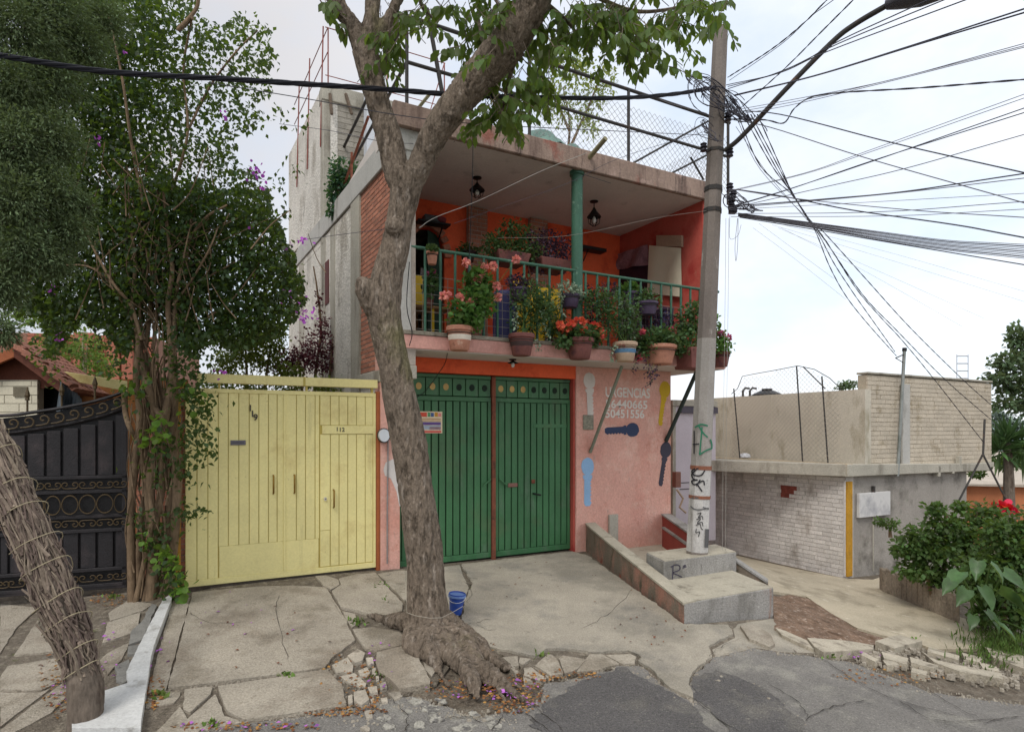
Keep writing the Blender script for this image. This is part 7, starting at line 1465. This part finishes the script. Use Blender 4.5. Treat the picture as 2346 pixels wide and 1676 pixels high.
OP = OB - .13
def K1(l): return [(920 + a / 4.06, 460 + b / 4.06) for a, b in l]
def K2(l): return [(1280 + a / 4.06, 460 + b / 4.06) for a, b in l]
pot_plant('striped terracotta pot of tall coral geraniums, leftmost on the balcony edge', 1053, 803, 58, 55, OP, m_terra, m_potw,
  [(1060, 740, 30, 18), (1085, 735, 26, 20), (1055, 710, 28, 26), (1090, 690, 34, 34), (1110, 660, 24, 30), (1080, 650, 26, 24), (1115, 700, 20, 26), (1068, 745, 40, 14), (1100, 630, 20, 22)], m_ger, .06, 520, ROUND,
  K1([(600, 575), (765, 622), (855, 608), (710, 725), (775, 705), (888, 790), (898, 898), (420, 868), (540, 905), (625, 945), (385, 880), (1065, 545)]), m_coral, 15)
pot_plant('dark clay pot of spiky purple green trailing plants, second on the balcony edge', 1195, 815, 54, 50, OP, m_terra_d, m_potd,
  [(1205, 740, 36, 30), (1220, 700, 36, 40), (1195, 690, 22, 30), (1235, 720, 30, 40), (1215, 660, 30, 24), (1250, 690, 24, 40)], m_mix, .055, 620, OBLONG, trail=[[(1240, 710), (1250, 740), (1258, 775)], [(1215, 770), (1235, 790), (1232, 800)], [(1190, 700), (1180, 730), (1185, 750)]], mtr=m_sil)
pot_plant('low clay pot crowded with orange flowers, third on the balcony edge', 1328, 823, 56, 48, OP, m_terra_d, None,
  [(1300, 765, 22, 20), (1330, 765, 30, 20), (1355, 765, 22, 20), (1290, 785, 18, 14), (1365, 780, 18, 14)], m_mix, .05, 420, ROUND, K2([(15, 1155), (40, 1190), (105, 1165), (130, 1150), (180, 1118), (230, 1115), (240, 1210), (290, 1228), (335, 1160), (385, 1200), (390, 1245), (70, 1180)]), m_orfl, 13)
pot_plant('cream pot with a pale blue band and dark leafy plants, fourth on the balcony edge', 1432, 828, 46, 44, OP, m_potc, m_potb,
  [(1430, 745, 34, 36), (1420, 700, 40, 34), (1380, 700, 44, 36), (1445, 760, 20, 20), (1400, 740, 30, 30), (1370, 680, 30, 22)], m_mix, .05, 760, DIAMOND, trail=[[(1425, 700), (1440, 730), (1450, 780), (1445, 800)], [(1410, 790), (1400, 810), (1405, 830)], [(1430, 690), (1445, 700), (1455, 720)]], mtr=m_sil)
pot_plant('wide clay pot of mixed dark plants with red blooms, fifth on the balcony edge', 1512, 835, 60, 44, OP, m_terra, None,
  [(1500, 780, 34, 24), (1530, 780, 32, 26), (1490, 795, 26, 18), (1550, 790, 22, 22), (1515, 765, 30, 20), (1470, 790, 24, 24)], m_mix, .05, 560, ROUND, K2([(1055, 1200), (775, 1212), (745, 1455), (590, 1340)]), m_redfl, 10, trail=[[(1480, 815), (1486, 840), (1482, 862)], [(1500, 830), (1490, 855), (1496, 868), (1480, 885)], [(1465, 800), (1455, 830), (1450, 850)], [(1510, 835), (1500, 850), (1505, 860)]], mtr=m_purl)
pot_plant('dark rectangular planter with a round green bush, last on the balcony edge before the pole', 1590, 846, 62, 46, OP, m_terra_d, None,
  [(1580, 740, 28, 36), (1570, 770, 26, 30), (1590, 710, 18, 20), (1565, 800, 20, 16)], m_mix, .045, 520, ROUND, square=True)
pot_plant('small pot of pink geraniums showing to the right of the pole', 1652, 840, 30, 34, OP, m_terra_d, None,
  [(1655, 795, 20, 18), (1645, 790, 18, 16), (1640, 745, 8, 24), (1650, 770, 10, 14)], m_ger, .045, 260, ROUND, [(1652, 765), (1668, 773)], m_pinkfl, 10)
OR_ = OB + .02
pot_plant('small clay pot hung upside by the left end of the green railing', 990, 606, 26, 30, OR_ - .06, m_terra, None, [(990, 570, 12, 8)], m_mix, .04, 40, group=None)
pot_plant('thin pink flowered plant in a small pot behind the leftmost balusters', 985, 700, 20, 22, OB + .2, m_terra_d, None, [(985, 655, 14, 24), (990, 635, 12, 14)], m_mix, .045, 120, ROUND, [(978, 626), (994, 622)], m_pinkfl, 8, group=None, ringb=False)
for x, yb, lab, lf in ((1190, 690, 'dark purple hanging pot of small leaved plants beside the second pot', m_purl), (1306, 705, 'dark purple hanging pot with pale trailing leaves at the green column', m_sil), (1483, 722, 'dark purple hanging pot above the fifth pot on the railing', m_mix)):
    pot_plant(lab, x, yb, 40, 30, OB - .03, m_purp, None, [(x - 6, yb - 42, 24, 18), (x + 8, yb - 30, 20, 16)], lf, .05, 190, DIAMOND, group='purple pots hung on the railing', trail=[[(x - 18, yb - 30), (x - 22, yb - 8), (x - 18, yb + 12)]], mtr=lf)
pot_plant('round bright green bush in a pot behind the railing near the white cloth', 1440, 705, 44, 34, OB + .25, m_purp, None, [(1440, 665, 24, 18), (1425, 672, 18, 14), (1460, 690, 18, 12)], m_ger, .045, 380, ROUND, group=None, ringb=False)
# long planters on the rail, left of the column
pot_plant('planter box of bushy green plants standing high behind the railing, left of the column', 1165, 606, 80, 22, OB + .55, m_terra_d, None, [(1150, 575, 50, 22), (1200, 580, 50, 22), (1150, 555, 36, 30), (1190, 545, 40, 32), (1130, 560, 24, 24), (1170, 520, 26, 18), (1205, 570, 26, 20)], m_mix, .055, 900, OBLONG, square=True, group=None)
pot_plant('planter box of dark purplish plants next to the column behind the railing', 1260, 622, 76, 22, OB + .5, m_terra_d, None, [(1240, 600, 44, 22), (1280, 605, 34, 22), (1240, 575, 34, 30), (1275, 580, 30, 30), (1255, 545, 26, 22), (1290, 560, 18, 26), (1225, 550, 20, 20)], m_purl, .05, 800, OBLONG, square=True, group=None)
pot_plant('small dark leaved plant on a stool below the brick pilaster', 1072, 600, 34, 24, OB + 1.0, m_potd, None, [(1068, 570, 20, 12), (1085, 575, 14, 10)], m_mix, .05, 160, OBLONG, group=None, ringb=False)
pot_plant('low straggly green plant filling the gap between the second and third pots', 1265, 800, 30, 26, OB + .12, m_terra_d, None, [(1260, 740, 24, 34), (1280, 720, 20, 30), (1250, 700, 20, 24), (1270, 760, 22, 20)], m_mix, .05, 420, OBLONG, group=None, ringb=False)
pot_plant('dark leafy plant behind the balusters between the fourth and fifth pots', 1465, 800, 30, 26, OB + .15, m_terra_d, None, [(1465, 740, 26, 34), (1500, 730, 26, 30), (1475, 700, 26, 20), (1530, 745, 24, 28)], m_purl, .05, 520, OBLONG, group=None, ringb=False)
pot_plant('dark leafy plant behind the balusters just right of the green column', 1360, 790, 30, 26, OB + .2, m_terra_d, None, [(1360, 720, 24, 34), (1345, 680, 20, 26), (1375, 690, 24, 24), (1395, 660, 20, 16)], m_purl, .05, 460, OBLONG, group=None, ringb=False)
# ---------------------------------------------------------------- things on the balcony
def simple(name, label, cat, at_, parts):
    t = thing(name, label, cat, at_)
    for n_, b_, m_ in parts: obj(n_, b_, m_, t, bev=.004)
    return t
def fb(x0, x1, y0, y1, o0, o1): return B(FM).box((fs(x0, o0), o0, fz(x0, y1, o0)), (fs(x1, o0), o1, fz(x0, y0, o0)))
m_yc = mat('yellow_plastic', '#d9b32e', .5, .1, 3, .05); m_bl2 = mat('indigo_plastic', '#33355f', .5, .15, 3, .05)
simple('yellow_box', 'tall yellow panel standing behind the balusters right of the second pot', 'panel', FM @ Matrix.Translation((fs(1230, OB + .5), OB + .5, ZF)), [('front', fb(1176, 1215, 640, 778, OB + .45, OB + .55), m_yc), ('front', fb(1218, 1285, 655, 782, OB + .45, OB + .55), m_yc)])
simple('indigo_drum', 'dark indigo drum behind the balusters left of the yellow panel', 'drum', FM @ Matrix.Translation((fs(1155, OB + .55), OB + .55, ZF)), [('body', B(FM).lathe([(.17, ZF + .02), (.18, ZF + .1), (.18, ZF + .75), (.16, ZF + .8)], (fs(1157, OB + .55), OB + .55, 0), 20), m_bl2)])
ch = thing('chair', 'small yellow chair behind the leftmost balusters', 'chair', FM @ Matrix.Translation((fs(955, OB + .6), OB + .6, ZF)))
xc, oc = fs(957, OB + .6), OB + .6
obj('backrest', B(FM).box((xc - .17, oc + .15, ZF + .5), (xc + .17, oc + .18, ZF + .95)), m_yc, ch, bev=.01); obj('seat', B(FM).box((xc - .19, oc - .2, ZF + .42), (xc + .19, oc + .19, ZF + .46)), mat('seat_wood', '#8a6a48', .7, .2), ch, bev=.008)
for sx in (-.16, .16):
    for so in (-.17, .16): obj('leg', B(FM).box((xc + sx - .015, oc + so - .015, ZF), (xc + sx + .015, oc + so + .015, ZF + .42)), m_yc, ch)
stl = thing('low_table', 'low wooden table beside the yellow chair', 'table', FM @ Matrix.Translation((fs(985, OB + .7), OB + .7, ZF)))
xc, oc = fs(990, OB + .75), OB + .75; obj('tabletop', B(FM).box((xc - .22, oc - .18, ZF + .46), (xc + .22, oc + .18, ZF + .5)), MATS['seat_wood'], stl, bev=.006)
for sx in (-.19, .19):
    for so in (-.15, .15): obj('leg', B(FM).box((xc + sx - .02, oc + so - .02, ZF), (xc + sx + .02, oc + so + .02, ZF + .458)), MATS['seat_wood'], stl)
# wall shelves
sh1 = thing('wall_shelf', 'dark wall shelf with odds and ends above the arched doorway', 'shelf', FM @ Matrix.Translation((fs(1000, OW - .2), OW - .2, fz(1000, 510, OW - .2))))
z_ = fz(1000, 512, OW - .22); xa, xb = fs(958, OW - .22), fs(1032, OW - .22)
obj('board', B(FM).box((xa, OW - .24, z_), (xb, OW - .001, z_ + .03)), m_black, sh1, bev=.003)
obj('support', B(FM).tube([(xb - .12, OW - .2, z_), (xb - .14, OW - .01, z_ - .2)], .012, 5), m_black, sh1)
o = obj('radio', B(FM).box((xa + .12, OW - .2, z_ + .032), (xa + .38, OW - .05, z_ + .14)), mat('slate_grey', '#4a4e52', .6, .1), bev=.01); tag(o, 'small grey radio on the dark wall shelf', 'radio')
o = obj('clay_bowl', B(FM).lathe([(.05, 0), (.1, .03), (.11, .09), (.1, .1), (.08, .03)], (xb - .15, OW - .12, z_ + .031), 14), mat('maroon_clay', '#7a3038', .6, .1), ang=40); tag(o, 'maroon bowl on the right end of the dark wall shelf', 'bowl')
sh2 = thing('wall_shelf', 'short dark shelf on the back wall right of the green column', 'shelf', FM @ Matrix.Translation((fs(1362, OW - .2), OW - .2, fz(1362, 568, OW - .2))))
z_ = fz(1362, 572, OW - .2); obj('board', B(FM).box((fs(1334, OW - .2), OW - .2, z_), (fs(1390, OW - .2), OW - .001, z_ + .06)), m_black, sh2, bev=.003); obj('support', B(FM).tube([(fs(1350, OW - .2), OW - .17, z_), (fs(1350, OW - .2), OW - .01, z_ - .18)], .012, 5), m_black, sh2)
# cream cloth and the drape before the dark window
def wallpt(x, y, o_): return FM @ fl(x, y, o_)
def cloth(name, label, cat, corners, m, o_, nx=14, ny=10, fold=.02, fq=1.6):
    """cloth hung from its top edge; corners are pixels TL TR BR BL on a plane o_ behind the front"""
    b = B(); TL, TR, BR, BL = [Vector((q[0], q[1])) for q in corners]; vs = []
    for j in range(ny + 1):
        for i in range(nx + 1):
            u, v = i / nx, j / ny; p = (TL.lerp(TR, u)).lerp(BL.lerp(BR, u), v); vs.append(hit(p.x, p.y, E0_ + EN_ * .06, EN_) + EN_ * fold * math.sin(u * 6.28 * fq + v * 1.3) * (.3 + .7 * v)) if o_ == 'end' else vs.append(wallpt(p.x, p.y, o_ + fold * math.sin(u * 6.28 * fq + v * 1.3) * (.3 + .7 * v)))
    fcs = [(j * (nx + 1) + i, j * (nx + 1) + i + 1, (j + 1) * (nx + 1) + i + 1, (j + 1) * (nx + 1) + i) for j in range(ny) for i in range(nx)]
    b.add(vs, fcs); n0 = len(vs); vs2 = [Vector(v) + (-EN_ * .008 if o_ == 'end' else FN * .008) for v in vs]; b.add(vs2, [f[::-1] for f in fcs])
    o__ = obj(name, b, m, ang=60); tag(o__, label, cat); return o__
cloth('cream_cloth', 'cream cloth hung over the window opening at the right end of the balcony', 'cloth', [(1487, 562), (1560, 568), (1562, 680), (1484, 672)], mat('cream_fabric', '#d6cdb6', .9, .04, 4, .03, 40, .15, 20), 'end', 16, 12, .02, 1.3)
def epane(name, x0, x1, y0, y1, th, m):
    q = [hit(x, y, E0_, EN_) for x, y in ((x0, y1), (x1, y1), (x1, y0), (x0, y0))]; return obj(name, B().hexa([p + EN_ * .004 for p in q], [p + EN_ * th for p in q]), m, house)
epane('window_frame', 1508, 1566, 540, 566, .05, mat('frame_cream', '#a98f7a', .8, .1))
epane('dark_window', 1400, 1486, 585, 790, .012, mat('dark_window_glass', '#2b2738', .3, .3, 3, 0, 30, 0))
cloth('drape', 'mauve patterned drape slung across the right half of the balcony', 'drape', [(1395, 588), (1482, 560), (1484, 606), (1345, 628)], mat('mauve_fabric', '#8d6b74', .9, .25, 9, .2, 30, .3, 20), 'end', 20, 8, .05, 2.6)
simple('cabinet', 'dark cabinet behind the railing at the right end of the balcony', 'cabinet', FM @ Matrix.Translation((fs(1540, .1), .1, ZF)), [('body', fb(1522, 1568, 708, 800, .0, .3), m_bl2), ('top', fb(1518, 1572, 702, 708, -.02, .31), m_purp)])
# hanging iron lanterns
def lantern(label, x, y0_, y1_, o_):
    c = FM @ fl(x, y0_, o_); kz = (fz(x, y0_, o_) - fz(x, y1_, o_)); z0_ = ZC; t = thing('hanging_lantern', label, 'lantern', (c.x, c.y, z0_), 'iron lanterns under the balcony roof')
    M = Matrix.Translation((c.x, c.y, z0_ - kz))
    obj('ceiling_plate', B(M).lathe([(.03, kz - .025), (.07, kz - .012), (.07, kz)], n=14), m_black, t, ang=40); obj('stem', B(M).tube([(0, 0, kz - .02), (0, 0, kz * .72)], .009, 6), m_black, t)
    obj('hood', B(M).lathe([(.012, kz * .76), (.035, kz * .66), (.05, kz * .6), (.115, kz * .40), (.12, kz * .37), (.1, kz * .37), (.04, kz * .56), (.01, kz * .6)], n=16), m_black, t, ang=40)
    for q in range(6): obj('scroll_arm', B(M).tube([(.1 * math.cos(q * 1.047), .1 * math.sin(q * 1.047), kz * .38), (.085 * math.cos(q * 1.047), .085 * math.sin(q * 1.047), kz * .12), (.02 * math.cos(q * 1.047), .02 * math.sin(q * 1.047), kz * .02)], .006, 5), m_black, t)
    obj('bulb', B(M).lathe([(.012, kz * .4), (.03, kz * .3), (.034, kz * .22), (.02, kz * .14), (.002, kz * .12)], n=12), mat('bulb_white', '#d8d4cc', .3, .05), t, ang=50)
lantern('left black iron lantern under the balcony roof, near the brick pilaster', 1093, 413, 460, .25); lantern('right black iron lantern under the balcony roof, beside the green column', 1361, 470, 528, .2)
kz = .12; c = FM @ fl(1175, 822, OB + .35); t = thing('ceiling_lamp', 'small black lamp under the balcony slab above the garage gate', 'lamp', (c.x, c.y, ZS)); M = Matrix.Translation((c.x, c.y, ZS))
obj('plate', B(M).lathe([(.05, -.015), (.05, 0)], n=14), m_black, t); obj('shade', B(M).lathe([(.02, -.02), (.03, -.03), (.08, -.055), (.075, -.06), (.02, -.04)], n=16), m_black, t, ang=40); obj('bulb', B(M).lathe([(.015, -.05), (.028, -.08), (.02, -.11), (.002, -.12)], n=12), MATS['bulb_white'], t, ang=50)
# loose cables on the front
o = obj('lamp_cable', B().tube(spline([tuple(q) for q in (wallpt(1097, 292, OB - .06), wallpt(1085, 315, OB - .07), wallpt(1082, 420, OB - .04), wallpt(1074, 600, OB - .03), wallpt(1062, 690, OB - .04))], 6), .006, 5), m_black); tag(o, 'black cable dropping from the roof edge past the left lantern', 'cable')
o = obj('loose_cable', B().tube(spline([tuple(q) for q in (wallpt(1027, 800, OB - .02), wallpt(1020, 830, -.1), wallpt(1006, 853, -.06), wallpt(975, 895, .06), wallpt(950, 912, .09))], 6), .005, 5), m_black); tag(o, 'thin black cable from the balcony to the gate transom', 'cable')
o = obj('wall_cable', B().tube(spline([tuple(q) for q in (wallpt(938, 600, OB - .03), wallpt(932, 700, OB - .03), wallpt(944, 760, OB - .04), wallpt(938, 792, OB - .03))], 6), .006, 5), m_black); tag(o, 'dark cable curving down the grey end post beside the tree', 'cable')
# roof clutter: green tarpaulin heap
tp_ = B(); ring = []
o_ = OB + .35; x0_, x1_ = fs(1205, o_), fs(1345, o_)
for j in range(9):
    for i in range(25):
        u, v = i / 24, j / 8; hh = (.10 + .42 * max(0, 1 - ((u - .28) / .3) ** 2) * .9 + .22 * max(0, 1 - ((u - .75) / .25) ** 2)) * (math.sin(math.pi * min(1, v + .02)) ** .6) + .05 * noise.noise(Vector((u * 9, v * 6, 2)))
        ring.append((x0_ + (x1_ - x0_) * u, o_ - .3 + 1.2 * v, ZR - .03 + max(0, hh) * (1 if 0 < i < 24 else .1)))
tp_.M = FM; tp_.add(ring, [(j * 25 + i, j * 25 + i + 1, (j + 1) * 25 + i + 1, (j + 1) * 25 + i) for j in range(8) for i in range(24)])
o = obj('tarpaulin', tp_, mat('green_tarp', '#6f8a80', .7, .2, 4, .1, 30, .6, 14, stains=[('#3f4a45', 4, .56, .7)]), ang=70); tag(o, 'heap of grey green tarpaulin on the roof edge behind the railing', 'tarpaulin')
for (a, c_), lab in ((((955, 252), (985, 215)), 'left loose stick'), (((1150, 292), (1178, 268)), 'right loose stick')):
    o = obj('timber_stick', B().tube([wallpt(*a, OB), wallpt(*c_, OB - .1)], .022, 5), MATS['spout']); tag(o, lab + ' poking out over the roof edge', 'stick')
# poster and notice on the green gate
po = thing('poster', 'colourful printed poster fixed to the green garage gate beside the tree', 'poster', FM @ Matrix.Translation((fs(980, og), og, fz(980, 985, og))))
def quad(x0, y0, x1, y1, o_, sk=.0): return B(FM).add([(fs(x0, o_), o_, fz(x0, y1, o_)), (fs(x1, o_), o_, fz(x0, y1, o_)), (fs(x1, o_), o_, fz(x0, y0, o_)), (fs(x0, o_), o_, fz(x0, y0, o_))], [(0, 1, 2, 3)])
pm = FM @ Matrix.Translation((0, 0, 0))
obj('sheet', B(FM).box((fs(945, og), og - .006, fz(980, 992, og)), (fs(1013, og), og + .006, fz(980, 942, og))), mat('poster_paper', '#e0cfae', .6, .05), po)
def pq(x0, y0, x1, y1, c): obj('print', quad(x0, y0, x1, y1, og - .0085), mat('ink_' + c[1:], c, .6, .05, 4, 0, 30, 0), po)
for q in ((951, 944, 978, 954, '#d4543f'), (980, 944, 986, 954, '#5d9a6a'), (987, 945, 994, 954, '#4d6596'), (996, 944, 1003, 954, '#c98f2f'), (1004, 946, 1011, 954, '#df8a86'), (955, 957, 964, 960, '#cf7a52'), (966, 958, 1010, 960, '#b98a62'), (957, 962, 1010, 964, '#c49a6c'), (960, 966, 1010, 973, '#6b548e'), (952, 974, 1010, 983, '#a9b4c2'), (984, 977, 1010, 984, '#c9a0a4'), (955, 986, 1011, 991, '#d9655a')): pq(*q)
for xx, yy, c in ((954, 952.5, '#f3e3c0'),): pass
text('print_line', 'XALAPA', FM @ Matrix.Translation((fs(953, og), og - .0095, fz(953, 952.6, og))) @ RX, .001, MATS['poster_paper'], po) if False else None
o = obj('notice', B(FM).box((fs(954, og), og - .004, fz(960, 1002, og)), (fs(972, og), og + .004, fz(960, 993, og))), mat('notice_blue', '#b9cfdd', .6, .05)); tag(o, 'small pale blue notice just below the poster on the green gate', 'notice')
